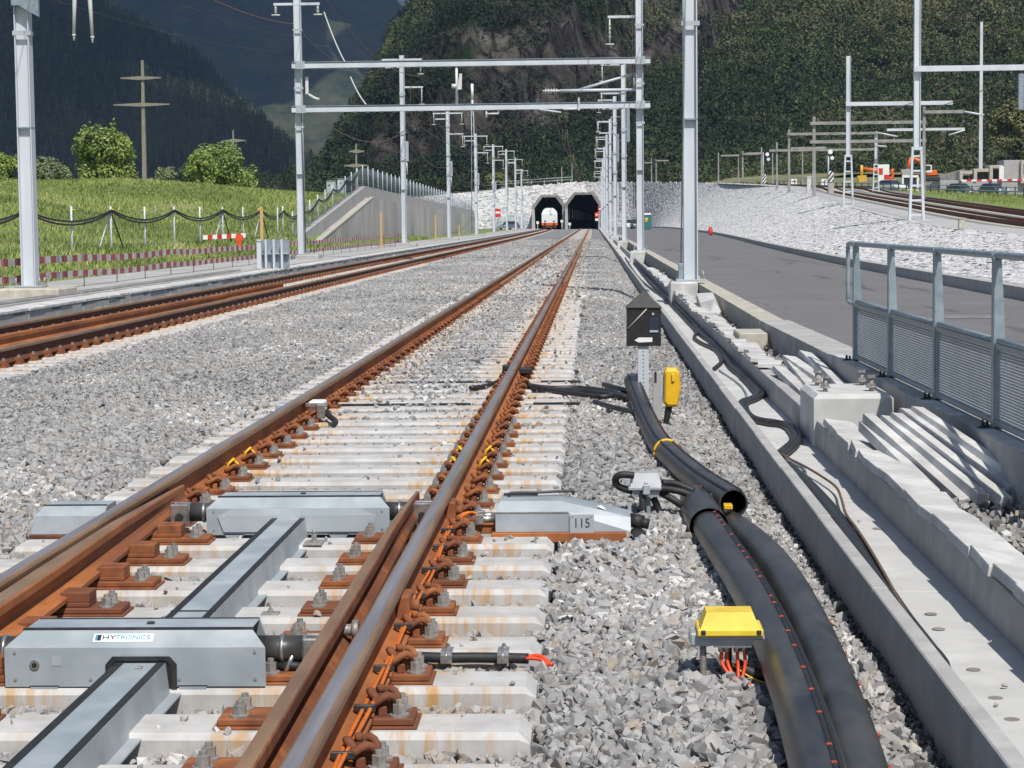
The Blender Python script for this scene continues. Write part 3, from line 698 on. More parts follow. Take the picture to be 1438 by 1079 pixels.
# the two blades of the near switch
def blade(xs, tipy, side, label):
    """asymmetric low rail running beside a stock rail, planed to a tip; side=+1 blade lies right of its stock rail"""
    mb = MB(); ys = [3.0, 6, 8, 9.2, tipy-.35, tipy]; prof = []; H0 = .036 if side > 0 else .021; FL = .6 if side > 0 else .75
    for i, y in enumerate(ys):
        k = min(1, max(0, (tipy-y)/2.6)); hw = .006+(H0-.006)*k; ft = .03+(.05 if side > 0 else .018)*k; zt = .155+.033*min(1, (tipy-y)/1.2); x = xs(y)
        a = [(-ft*FL, .055), (ft, .055), (ft, .072), (hw*.5+.012, .088), (.012, .10), (.012, zt-.045), (hw+.004, zt-.035), (hw+.004, zt-.006), (hw, zt), (-hw, zt), (-hw-.004, zt-.006), (-hw-.004, zt-.04), (-.01, zt-.05), (-.01, .10), (-ft*FL, .072)]
        prof.append([(x+u*side, y, v) for u, v in a])
    n = len(prof[0])
    for i in range(len(ys)-1):
        for k in range(n):
            k2 = (k+1) % n; v = (prof[i][k][2]+prof[i][k2][2])/2
            mb.add([prof[i][k], prof[i][k2], prof[i+1][k2], prof[i+1][k]], [(0, 1, 2, 3)], 1 if 8 <= k <= 8 else 0)
    mb.add(prof[-1], [tuple(range(n))]); mb.add(prof[0], [tuple(reversed(range(n)))])
    return tag(mb.build('switch_rail', ['rust_bright' if side > 0 else 'rust', 'rail_head'], loc=(xs(4), 4, 0)), label, 'switch blade', 'switch blades')
blade(lambda y: RL+.075+.010*(10.9-min(y, 10.9)), 10.75, 1, 'rusty switch blade closed against the left-hand rail, wedge of orange steel')
blade(lambda y: RR_-.128-.0066*(y-5.7), 10.45, -1, 'rusty open switch blade ending in a point beside the right-hand rail')
o = MB().tube([(RR_-.17, 7.02, .12), (RR_-.09, 7.0, .125)], .02, 10, 0).tube([(RR_-.092, 7.0, .125), (RR_-.07, 7.0, .125)], .034, 10, 0).build('blade_bolt', 'bolt')
bb = [q for q in bpy.data.objects if 'open switch blade' in q.get('label', '')][0]; o.parent = bb; o.location = -wloc(bb)

# ------------------------------------------------------------------ sleepers with their fastenings
def sleeper_mb(mb, L=2.6, W=.27, H=.2, ch=.02):
    pr = [(-W/2, -H), (W/2, -H), (W/2, -ch), (W/2-ch, 0), (-W/2+ch, 0), (-W/2, -ch)]
    v = []
    for x, f in ((-L/2, 0), (-L/2+.035, 1), (L/2-.035, 1), (L/2, 0)):
        v += [(x, a*(1 if f else .93), b if f else min(b, -.035) if b > -.1 else b) for a, b in pr]
    n = 6; fs = [tuple(range(n)), tuple(range(len(v)-n, len(v)))]+[(i*n+k, i*n+(k+1) % n, (i+1)*n+(k+1) % n, (i+1)*n+k) for i in range(3) for k in range(n)]
    mb.add(v, fs, 0); return mb
def clip_path(s, x0):
    q = [(-.02, -.05, .052), (.012, -.056, .07), (.045, -.046, .088), (.066, -.03, .07), (.058, -.016, .052), (.02, -.017, .062), (-.012, -.008, .088), (-.012, .008, .088), (.02, .017, .062), (.058, .016, .052), (.066, .03, .07), (.045, .046, .088), (.012, .056, .07), (-.02, .05, .052)]
    return smooth_path([(x0+s*a, b, c+.008) for a, b, c in q], 2)
def plate_mb(xa, xb):   # stepped rib plate: thin pad under a thick plate
    mb = MB(); mb.cbox(xa-.012, xb+.012, -.093, .093, .001, .009, .002, 0); mb.cbox(xa, xb, -.08, .08, .009, .032, .004, 0); return mb
def rib(mb, x, s): mb.cbox(min(x, x+s*.03), max(x, x+s*.03), -.055, .055, .03, .058, .004, 0)
MBOLT = MB(); MBOLT.bolt(0, 0, 0, .021, .03); BOLT_O = None
BODY = sleeper_mb(MB()); BASE = None
def part_copy(src, parent, loc, name=None):
    c = src.copy(); C.objects.link(c); c.parent = parent; c.location = loc; return c
protos = {}
def first(key, mk):
    if key not in protos: protos[key] = mk(); return protos[key], True
    return protos[key], False
def put(key, mk, parent, loc):
    src, new = first(key, mk)
    if new: src.parent = parent; src.location = loc; return src
    return part_copy(src, parent, loc)
def assembly(sl, xr, kind, yel=False):
    """fastenings of one rail on a sleeper; xr local rail centre"""
    s_out = 1 if xr > 0 else -1
    if kind == 'switch':
        a, b = (-.40, .195) if xr > 0 else (-.195, .40)
        bp = put(('sw', xr > 0), lambda: plate_mb(a, b).build('baseplate', 'rust'), sl, (xr, 0, 0))
        sx = -s_out
        def chair():
            m = MB(); m.cbox(min(sx*.085, sx*.27), max(sx*.085, sx*.27), -.062, .062, .032, .052, .004)
            m.cbox(min(sx*.155, sx*.27), max(sx*.155, sx*.27), -.06, .06, .05, .092, .004); return m.build('slide_chair', 'rust')
        if xr < 0: put(('chair', xr > 0), chair, bp, (0, 0, 0))
        spots = [(sx*.335, -.048), (sx*.335, .048), (s_out*.15, -.045), (s_out*.15, .045)]
        clips = [s_out]
    elif kind == 'plate':
        bp = put('pl', lambda: plate_mb(-.195, .195).build('baseplate', 'rust'), sl, (xr, 0, 0))
        spots = [(-.15, -.045), (-.15, .045), (.15, -.045), (.15, .045)]; clips = [-1, 1]
    else:
        bp = put('pc', lambda: plate_mb(-.135, .135).build('baseplate', 'rust'), sl, (xr, 0, -.006))
        spots = []; clips = [-1, 1]
    for bx, by in spots: put('bolt', lambda: MBOLT.build('bolt', 'bolt'), bp, (bx, by, .032))
    for s in clips:
        def mk(s=s):
            m = MB(); m.tube(clip_path(s, s*.072), .0125, 7)
            m.cbox(min(s*.085, s*.112), max(s*.085, s*.112), -.05, .05, .03, .062, .004); m.tube([(s*.09, 0, .05), (s*.09, 0, .095)], .021, 6, 0, True, False); m.tube([(s*.09, 0, .095), (s*.09, 0, .118)], .012, 8, 0)
            return m.build('rail_clip', 'rust' if True else '')
        c = put(('clip', s), mk, bp, (0, 0, 0))
        if yel:
            def mky(s=s):
                m = MB(); m.tube(smooth_path([(s*.06, -.03, .07), (s*.075, -.035, .105), (s*.10, -.015, .128), (s*.085, .02, .118), (s*.11, .03, .10), (s*.125, .02, .075)], 4), .0085, 7); return m.build('yellow_tag', 'yellow_deep')
            put(('yt', s), mky, bp, (0, 0, 0))
    return bp
SL = [None]
def sleeper_obj():
    if SL[0] is None: SL[0] = BODY.build('concrete_sleeper', 'sleeper'); return SL[0]
    c = SL[0].copy(); C.objects.link(c); return c
def far_sleeper():
    m = MB(); sleeper_mb(m)
    for xr in (-.752, .752):
        m.box(xr-.135, xr+.135, -.08, .08, -.003, .026, 1)
        for s in (-1, 1):
            m.box(xr+s*.06, xr+s*.135, -.05, .05, .02, .075, 1); m.box(xr+s*.08, xr+s*.105, -.018, .018, .07, .105, 2)
    return m.build('concrete_sleeper', ['sleeper', 'rust', 'bolt'])
FS = [None]; FSL = [None]
def far_obj(store=FS):
    if store[0] is None: store[0] = far_sleeper(); return store[0]
    c = store[0].copy(); C.objects.link(c); return c
SG = 'concrete sleepers of the central track'
special = {-1: 'grey concrete sleeper at the bottom edge of the photo in front of the drive covers', 0: 'rust-stained concrete sleeper just in front of the near drive cover', 1: 'concrete sleeper lying beneath the near drive cover', 2: 'concrete sleeper with the strapped black hose along its near side',
           3: 'concrete sleeper with two steel clips on its bare right end, behind the hose', 6: 'concrete sleeper just in front of the second drive cover', 7: 'concrete sleeper just behind the second drive cover', 10: 'concrete sleeper with yellow tags, nearer of the two', 11: 'concrete sleeper with yellow tags, farther of the two', 22: 'concrete sleeper under the black cable clamp on the right rail'}
for k in range(-4, 190):
    y = K0+PITCH*k
    if k < 70:
        o = sleeper_obj(); kind = 'switch' if k <= 6 else 'plate' if k <= 15 else 'clip'
        for xr in (-.752, .752): assembly(o, xr, kind, k in (10, 11))
    else: o = far_obj()
    o.location = (TRK, y, 0); o.rotation_euler.z = random.gauss(0, .003)
    tag(o, special.get(k) or ('concrete switch sleeper with rust-stained plates and slide chairs between the two drive covers' if k < 7 else 'concrete sleeper with bolted rusty rib plates beyond the drive covers' if k < 16 else 'pale concrete sleeper with rusty clips half covered by stones, under the central track'), 'sleeper', SG, 'thing')
m = MB()
for k in range(190, 640): m.box(TRK-1.3, TRK+1.3, K0+PITCH*k-.13, K0+PITCH*k+.13, -.1, .0, 0)
tag(m.build('distant_sleepers', 'sleeper'), 'pale sleepers of the central track running on to the tunnel', 'sleepers', None, 'stuff')
for k in range(100):
    y = 18+PITCH*k; o = far_obj(FSL); o.location = (float(left_c(y)), y, -.005)
    tag(o, 'concrete sleeper with rusty fastenings under the left-hand track', 'sleeper', 'concrete sleepers of the left-hand track', 'thing')
m = MB()
for k in range(100, 620):
    y = 18+PITCH*k; c = float(left_c(y)); m.box(c-1.3, c+1.3, y-.13, y+.13, -.1, -.005, 0)
    for xr in (-.62, -.9, .62, .9): m.box(c+xr-.04, c+xr+.04, y-.05, y+.05, -.01, .08, 1)
tag(m.build('distant_sleepers', ['sleeper', 'rust']), 'distant sleepers of the left-hand track', 'sleepers', None, 'stuff')

# ------------------------------------------------------------------ drive covers and the steel trunking between them
def text(body, size, mat, parent, loc, rx, align='LEFT', ext=.0006, sx=1.0, name='lettering'):
    cu = bpy.data.curves.new(name, 'FONT'); cu.body = body; cu.size = size; cu.align_x = align; cu.align_y = 'CENTER'; cu.extrude = ext
    tmp = bpy.data.objects.new(name, cu); C.objects.link(tmp); me = bpy.data.meshes.new_from_object(tmp); bpy.data.objects.remove(tmp); bpy.data.curves.remove(cu)
    me.materials.clear(); me.materials.append(MT[mat]); o = bpy.data.objects.new(name, me); C.objects.link(o)
    o.parent = parent; o.location = Vector(loc)-(wloc(parent) if parent else Vector()); o.rotation_euler = (rx, 0, 0); o.scale = (sx, 1, 1); return o
def drive(xa, xb, yf, label, near):
    t = thing('switch_drive', label, 'switch drive', ((xa+xb)/2, yf+.15, 0), 'switch drives between the rails')
    z0, zs, zt = .005, .135, .185; yb = yf+.29; e = .055
    def section(x, top_in):
        return [(x, yf, z0), (x, yf, zs), (x+top_in, yf+.07, zt), (x+top_in, yf+.24, zt), (x, yb, z0)]
    # sheet-metal cover: front, sloping shoulder, top and back, open at the ends, 5 mm thick
    def shell(i):
        L = [(yf+i, z0), (yf+i, zs-i*.3), (yf+.07+i*.4, zt-i), (yf+.24-i*.4, zt-i), (yb-i, z0)]
        A = [(xa+(0, 0, e, e, 0)[k]+.002*(i > 0), a, b) for k, (a, b) in enumerate(L)]; B = [(xb-(0, 0, e, e, 0)[k]-.002*(i > 0), a, b) for k, (a, b) in enumerate(L)]
        return A, B
    m = MB(); A, B = shell(0); A2, B2 = shell(.006)
    for k in range(4):
        m.add([A[k], A[k+1], B[k+1], B[k]], [(0, 1, 2, 3)]); m.add([A2[k], A2[k+1], B2[k+1], B2[k]], [(0, 1, 2, 3)])
        m.add([A[k], A[k+1], A2[k+1], A2[k]], [(0, 1, 2, 3)]); m.add([B[k], B[k+1], B2[k+1], B2[k]], [(0, 1, 2, 3)])
    # feet hanging below the front edge
    for fx in (.15, .72):
        c = xa+(xb-xa)*fx; m.prism([(c-.05, z0+.004), (c+.05, z0+.004), (c+.025, -.028), (c-.025, -.028)], yf, yf+.006, 0)
    cov = m.build('cover', 'galv_cover', t)
    m = MB(); m.box(xa+e-.008, xb-e+.008, yf+.064, yf+.074, zt-.004, zt+.004); m.box(xa+e+.002, xb-e-.002, yf+.236, yf+.246, zt-.003, zt+.003); m.build('seam', 'dark_steel', cov)
    m = MB(); m.cbox(xa+e+.39, xa+e+.415, yf+.14, yf+.16, zt, zt+.008, .002); m.build('latch', 'dark_steel', cov)
    # inner housing and hydraulic cylinder
    cy = yf+.15; cz = .098
    m = MB(); m.cbox(xa+.09, xb-.09, yf+.04, yb-.05, .01, .16, .01); m.build('housing', 'dark_steel', t)
    for s, xe in ((-1, xa), (1, xb)):
        m = MB(); m.tube([(xe-s*.06, cy, cz), (xe+s*.105, cy, cz)], .046, 18)
        m.tube([(xe+s*.03, cy, cz), (xe+s*.043, cy, cz)], .052, 18, 1); m.tube([(xe+s*.105, cy, cz), (xe+s*.118, cy, cz)], .047, 18, 1)
        m.build('cylinder', ['duct', 'stainless'], t)
        m = MB(); m.cbox(min(xe+s*.118, xe+s*.17), max(xe+s*.118, xe+s*.17), cy-.03, cy+.03, cz-.022, cz+.03, .005, 1)
        m.cbox(min(xe+s*.108, xe+s*.20), max(xe+s*.108, xe+s*.20), cy-.055, cy-.031, cz-.06, cz+.045, .005, 0); m.cbox(min(xe+s*.108, xe+s*.20), max(xe+s*.108, xe+s*.20), cy+.031, cy+.05, cz-.05, cz+.045, .005, 0)
        m.tube([(xe+s*.152, cy-.075, cz-.015), (xe+s*.152, cy+.07, cz-.015)], .019, 12, 1); m.build('bracket', ['stainless', 'dark_steel'], t)
    m = MB(); m.tube([(xb+.01, cy-.03, .045), (xb+.07, cy-.04, .05), (xb+.12, cy-.03, .04)], .016, 8); m.tube([(xb+.05, cy-.055, .03), (xb+.08, cy-.03, .1)], .008, 8, 1); m.build('hose_end', ['rubber', 'stainless'], t)
    for px in (.04, .33, .67, .96):
        c = xa+(xb-xa)*px
        for zz in ((.03, .12) if px in (.04, .96) else (.03,)):
            m = MB(); m.tube([(c, yf-.003, zz), (c, yf, zz)], .0055, 8); m.build('screw', 'bolt', cov)
    # screw ports
    for px in (((.115,) if near else (.16, .84))):
        c = xa+(xb-xa)*px
        m = MB(); m.tube([(c, yf-.004, .078), (c, yf+.0, .078)], .017, 16); m.tube([(c, yf-.006, .078), (c, yf-.003, .078)], .008, 12, 1); m.build('port', ['stainless', 'black_paint'], t)
    return t, cov
t, cov = drive(-1.955, -1.088, 6.66, 'near galvanised drive cover with a white maker\'s sticker on its sloping front', True)
slope = math.atan2(.05, .07)
def on_slope(x, u, lift=.0012): return (x, 6.66+.07*u-math.sin(slope)*lift, .135+.05*u+math.cos(slope)*lift)
cx0 = -1.665
m = MB(); L = .2; a = on_slope(cx0, .30); b = on_slope(cx0, .72)
m.add([(cx0, a[1], a[2]), (cx0+L, a[1], a[2]), (cx0+L, b[1], b[2]), (cx0, b[1], b[2])], [(0, 1, 2, 3)])
st = m.build('sticker', 'white', cov)
m = MB()
for q0, q1, u0, u1, mi in ((.006, .013, .36, .66, 0), (.0135, .026, .36, .66, 1)):
    a = on_slope(0, u0, .002); b = on_slope(0, u1, .002); m.add([(cx0+q0, a[1], a[2]), (cx0+q1, a[1], a[2]), (cx0+q1, b[1], b[2]), (cx0+q0, b[1], b[2])], [(0, 1, 2, 3)], mi)
m.build('emblem', ['blue_text', 'ink'], st)
text('HY', .027, 'ink', st, on_slope(cx0+.029, .51, .0018), slope, sx=1.25); text('TRONICS', .027, 'blue_text', st, on_slope(cx0+.0735, .51, .0018), slope, sx=1.02)
m = MB()
for dx in (0, .018):
    for dz in (0, .018): m.tube([(-1.79+dx, 6.658, .082+dz), (-1.79+dx, 6.66, .082+dz)], .0035, 8)
m.box(-1.797, -1.765, 6.6585, 6.6598, .075, .107, 0); m.build('hinge_plate', 'galv', cov)
# opening for the trunking, edged with black rubber
m = MB(); ax, ay = -1.5, 6.654
arch = [(ax-.118, .0), (ax-.118, .08), (ax-.095, .106), (ax+.095, .106), (ax+.118, .08), (ax+.118, .0)]; inn = [(ax-.101, .0), (ax-.101, .073), (ax-.083, .092), (ax+.083, .092), (ax+.101, .073), (ax+.101, 0)]
for k in range(5): m.hull([(arch[k][0], ay, arch[k][1]), (arch[k+1][0], ay, arch[k+1][1]), (inn[k][0], ay, inn[k][1]), (inn[k+1][0], ay, inn[k+1][1]), (arch[k][0], ay+.01, arch[k][1]), (arch[k+1][0], ay+.01, arch[k+1][1]), (inn[k][0], ay+.01, inn[k][1]), (inn[k+1][0], ay+.01, inn[k+1][1])])
m.build('rubber_edging', 'rubber', cov)
m = MB(); m.hull([(x, ay+.004, z) for x, z in inn]+[(x, ay+.0055, z) for x, z in inn]); m.build('opening', 'black_paint', cov)
t2, cov2 = drive(-1.905, -1.005, 9.97, 'second galvanised drive cover, farther up the track, without a sticker', False)
m = MB(); m.hull([(-1.82, 9.962, .02), (-1.09, 9.962, .02), (-1.07, 9.962, .1), (-1.15, 9.966, .134), (-1.77, 9.966, .134), (-1.85, 9.962, .1), (-1.82, 9.969, .02), (-1.09, 9.969, .02), (-1.15, 9.969, .134), (-1.77, 9.969, .134)]); m.build('front_panel', 'galv', cov2)
def trunk(ya, yb, label, joint):
    x = -1.5; t = thing('cable_trunking', label, 'steel trunking', (x, ya, 0), 'steel trunking along the switch')
    m = MB(); w = .083; z = .085
    m.hull([(x-w, ya, z), (x+w, ya, z), (x+w, yb, z), (x-w, yb, z), (x-w-.012, ya, -.02), (x+w+.012, ya, -.02), (x+w+.012, yb, -.02), (x-w-.012, yb, -.02)]); ch = m.build('channel', 'galv_cover', t)
    m = MB(); m.box(x+w+.012, x+w+.05, ya, yb, -.02, -.014); m.box(x-w-.05, x-w-.012, ya, yb, -.02, -.014); m.build('flange', 'galv', ch)
    for s in (-1, 1):
        m = MB(); m.box(x+s*.0685-.013, x+s*.0685+.013, ya, yb, z, z+.0035); m.build('rubber_strip', 'rubber', t)
    if joint:
        m = MB(); m.box(x-w-.001, x+w+.001, 7.55, 7.556, z-.002, z+.005); m.build('joint', 'dark_steel', ch)
        for yy in (7.52, 9.72):
            m = MB(); m.cbox(x+w+.03, x+w+.12, yy-.07, yy+.07, .0, .009, .002); m.bolt(x+w+.075, yy, .009, .014, .03); m.tube([(x+w+.075, yy, .04), (x+w+.075, yy, .07)], .008, 8); m.build('fixing', 'bolt', t)
        m = MB(); m.tube([(x-w-.045, 7.5, .0), (x-w-.045, 7.5, .06)], .008, 8); m.cbox(x-w-.07, x-w-.02, 7.46, 7.54, 0, .008, .002); m.build('fixing', 'bolt', t)
    else:
        m = MB(); m.cbox(x+.0, x+.022, 6.56, 6.59, z, z+.006, .002); m.build('fixing', 'bolt', t)
    return t
trunk(4.2, 6.652, 'short steel cable trunking running from the near drive cover to the bottom of the photo', False)
trunk(6.96, 9.968, 'steel cable trunking joining the near and the second drive cover', True)
# small steel fish plates on the sleeper between
for px, py in ((380, 862), (598, 861), (795, 861)):
    p = at(px, py, .001); m = MB(); m.cbox(p.x-.035, p.x+.035, p.y-.03, p.y+.03, 0, .006, .002); m.bolt(p.x, p.y, .006, .009, .01)
    tag(m.build('fixing_plate', 'bolt', loc=(p.x, p.y, 0)), {380: 'small bolted plate on a sleeper, right of the steel trunking', 598: 'small bolted plate on a sleeper, just right of the right rail\'s fastening', 795: 'small bolted plate near the right end of a sleeper'}[px], 'plate', 'small bolted plates')

# ------------------------------------------------------------------ lock box with the number plate, and its twin left of the track
t = thing('lock_box', 'galvanised wedge-shaped lock box with a stamped number plate, right of the track', 'lock box', (-.16, 10, 0), 'galvanised lock boxes')
yf = 9.92; xa, xb = -.485, .17
m = MB(); m.hull([(xa, yf, .02), (xa, yf, .115), (xa+.02, yf+.05, .165), (xa+.02, yf+.28, .165), (xa, yf+.3, .02), (-.17, yf+.05, .165), (-.17, yf+.28, .165), (-.14, yf, .115), (xb, yf+.03, .085), (xb, yf, .02), (xb, yf+.3, .02), (xb, yf+.28, .085)])
bx = m.build('box', 'galv_cover', t)
m = MB(); m.box(xa+.0, -.13, yf-.003, yf+.003, .112, .118); m.build('seam', 'stainless', bx)
m = MB(); m.tube(smooth_path([(xa+.06, yf+.2, .168), (xa+.07, yf+.2, .185), (xa+.2, yf+.21, .186), (xa+.36, yf+.25, .186), (xa+.375, yf+.26, .168)], 3), .007, 8); m.cbox(xa+.03, xa+.2, yf+.24, yf+.26, .166, .178, .002); m.build('handle', 'dark_steel', bx)
m = MB(); m.cbox(xa-.02, xb-.02, yf-.02, yf+.3, -.03, .018, .004); m.cbox(xa-.26, xa, yf+.08, yf+.2, -.0, .04, .004); m.build('base', 'rust_bright', t)
p0, p1 = atY(800, 760, yf-.008), atY(834, 726, yf-.008)
m = MB(); m.cbox(p0.x, p1.x, yf-.012, yf-.006, -.005, .108, .002); pl = m.build('number_plate', 'galv', bx)
text('115', .066, 'dark_steel', pl, ((p0.x+p1.x)/2, yf-.0125, .062), R(90), 'CENTER', .0008, .85)
m = MB()
for dx in (-.046, .046):
    for z in (.012, .095): m.tube([((p0.x+p1.x)/2+dx, yf-.014, z), ((p0.x+p1.x)/2+dx, yf-.012, z)], .004, 8)
m.build('rivet', 'stainless', pl)
m = MB(); q = Vector((.03, yf+.1, .135)); m.hull([(q.x-.02, q.y-.03, .131), (q.x+.02, q.y-.03, .116), (q.x+.02, q.y+.03, .116), (q.x-.02, q.y+.03, .131), (q.x, q.y, .135)]); m.build('label_plate', 'white', bx)
m = MB(); m.tube([(xb, yf+.12, .06), (xb+.06, yf+.1, .05)], .035, 12); m.tube([(xb+.05, yf+.1, .05), (xb+.09, yf+.1, .04)], .026, 10); m.build('grommet', 'rubber', t)
for yy in (.07, .18): m = MB(); m.tube([(xa-.1, yf+yy, .075), (xa, yf+yy, .075)], .017, 10); m.cbox(xa-.1, xa-.06, yf+yy-.025, yf+yy+.025, .05, .1, .004); m.build('rod_end', 'stainless', t)
t = thing('lock_box', 'galvanised lock box with a rusty base, left of the track', 'lock box', (-2.6, 10, 0), 'galvanised lock boxes')
m = MB(); xa, xb = -2.76, -2.40; yf = 9.92; m.hull([(xa, yf, .02), (xb, yf, .02), (xa+.02, yf, .11), (xb, yf, .11), (xa+.05, yf+.08, .15), (xb, yf+.08, .15), (xa+.05, yf+.26, .15), (xb, yf+.26, .15), (xa, yf+.3, .02), (xb, yf+.3, .02)]); bx = m.build('box', 'galv_cover', t)
m = MB(); m.box(xa+.04, xb-.002, yf+.078, yf+.086, .148, .156); m.build('seam', 'dark_steel', bx)
m = MB(); m.cbox(xa-.01, xb+.1, yf-.015, yf+.28, -.03, .018, .004); m.build('base', 'rust_dark', t)

# ------------------------------------------------------------------ orange cables clipped to the foot of the right rail; strapped hose
fx = RR_+.052
t = thing('signal_cable', 'pair of orange cables clipped along the foot of the right rail', 'cable', (fx, 8, .06))
for dx, dz in ((0, 0), (.016, .004)):
    q = [(fx+dx+.006*math.sin(y*3+dx*90), y, .075+dz+.004*math.sin(y*5)) for y in np.arange(4.4, 9.9, .2)]
    q += [(fx+dx+.03, 9.98, .09), (fx+dx+.07, 10.05, .10), (fx+dx+.11, 10.06, .085)]
    MB().tube(smooth_path(q, 2), .0065, 8).build('cable', 'orange_cable', t)
for y in (5.5, 6.05, 6.6, 7.3, 7.9, 8.5, 9.1, 9.6):
    m = MB(); m.cbox(fx-.03, fx+.035, y-.008, y+.008, .066, .089, .003); m.build('cable_clip', 'dark_steel', t)
t = thing('strapped_hose', 'short black hose with red wire ends strapped along a sleeper', 'hose', (-.42, 7.18, 0))
hy = 7.19; m = MB(); m.tube(smooth_path([(-.68, hy+.02, -.012), (-.55, hy, -.014), (-.4, hy, -.014), (-.24, hy-.01, -.016)], 4), .019, 12); m.build('hose', 'rubber', t)
for x in (-.53, -.33):
    m = MB(); m.tube(smooth_path([(x, hy-.022, -.03), (x, hy-.024, -.005), (x, hy-.004, .011), (x, hy+.03, .011), (x, hy+.06, .004)], 3), .003, 6); m.hull([(x-.02, hy-.026, -.03), (x+.02, hy-.026, -.03), (x-.02, hy-.026, -.002), (x+.02, hy-.026, -.002), (x-.02, hy-.006, .012), (x+.02, hy-.006, .012), (x-.02, hy+.1, .004), (x+.02, hy+.1, .004), (x-.02, hy+.1, .001), (x+.02, hy+.1, .001)])
    m.bolt(x, hy+.075, .004, .008, .008); m.build('strap', 'stainless', t)
for s in (0, 1):
    m = MB(); q = [(-.25, hy-.01-.012*s, -.012), (-.20, hy-.02-.01*s, -.004-.01*s), (-.155-.012*s, hy-.06, -.03)]; m.tube(smooth_path(q, 5), .007, 8); m.build('wire', 'red_orange', t)
    m = MB(); m.tube(smooth_path([(-.67, hy+.02, -.01+.01*s), (-.72, hy+.04, .01+.012*s), (-.75, hy+.07, .03)], 4), .006, 8); m.build('wire', 'red_orange', t)
# insulated-rail collar on the right rail
for y0, lb in ((7.5, 'rusty stop block bolted to the right rail beside the strapped hose'), (10.05, 'rusty stop block bolted to the right rail beside the lock box with the number plate')):
    m = MB(); m.cbox(RR_+.008, RR_+.06, y0, y0+.16, .058, .15, .008); m.tube([(RR_+.06, y0+.08, .10), (RR_+.09, y0+.08, .10)], .026, 6)
    tag(m.build('stop_block', 'rust', loc=(RR_, y0, 0)), lb, 'stop block', 'stop blocks on the right rail')

# ------------------------------------------------------------------ white rail contact on the left rail; black cables clamped to the right rail
t = thing('rail_contact', 'white rail contact with a black cable on the inside of the left rail', 'rail contact', (RL+.1, 15.9, 0))
m = MB(); m.cbox(RL+.05, RL+.17, 15.75, 15.95, .07, .16, .012); m.build('body', 'white', t)
m = MB(); m.cbox(RL+.12, RL+.185, 15.70, 15.76, .03, .14, .006); m.cbox(RL+.03, RL+.2, 15.72, 15.745, .12, .15, .004); m.build('bracket', 'stainless', t)
m = MB(); m.tube(smooth_path([(RL+.17, 15.8, .08), (RL+.22, 15.7, .05), (RL+.29, 15.5, .03), (RL+.3, 15.35, .02)], 4), .022, 9); m.build('cable', 'rubber', t)
m = MB(); m.cbox(RL-.2, RL-.05, 15.75, 15.95, .05, .14, .01); m.build('outer_plate', 'galv', t)
t = thing('cable_clamp', 'black cables clamped across the right rail and trailing over the stones', 'cables', (RR_, 19.4, 0))
m = MB(); m.cbox(RR_-.12, RR_-.04, 19.38, 19.5, .12, .175, .01); m.cbox(RR_+.045, RR_+.16, 19.25, 19.4, .10, .155, .01); m.build('clamp', 'rubber', t)
def onb(px, py, dz=.02): return at(px, py, dz)
for q in ([(660, 545), (680, 543), (697, 537)], [(722, 537), (745, 543), (785, 548), (830, 550), (880, 558)], [(735, 540), (770, 545), (815, 545), (860, 551), (890, 562)], [(760, 546), (800, 552), (840, 557), (860, 556)], [(835, 565), (860, 572), (895, 580)], [(848, 540), (870, 546), (890, 551)]):
    MB().tube(smooth_path([at(a, b, .025) for a, b in q], 4), .022, 8).build('cable', 'cable_black', t)
for py, xa_, xb_, lab in ((537, 525, 690, 'thin grey steel channel across the central track, farther of the two'), (568, 478, 660, 'thin grey steel channel across the central track, nearer of the two')):
    a, b = at(xa_, py, .01), at(xb_, py, .01); m = MB(); m.cbox(a.x, b.x, a.y-.012, a.y+.012, -.01, .014, .003)
    c, d = at(750 if py > 550 else 760, py-(6 if py > 550 else 4), .01), at(815, py-(6 if py > 550 else 4), .01); m.cbox(c.x, d.x, a.y-.012, a.y+.012, -.01, .014, .003)
    tag(m.build('steel_channel', 'dark_steel', loc=a), lab, 'steel channel', 'steel channels across the track')

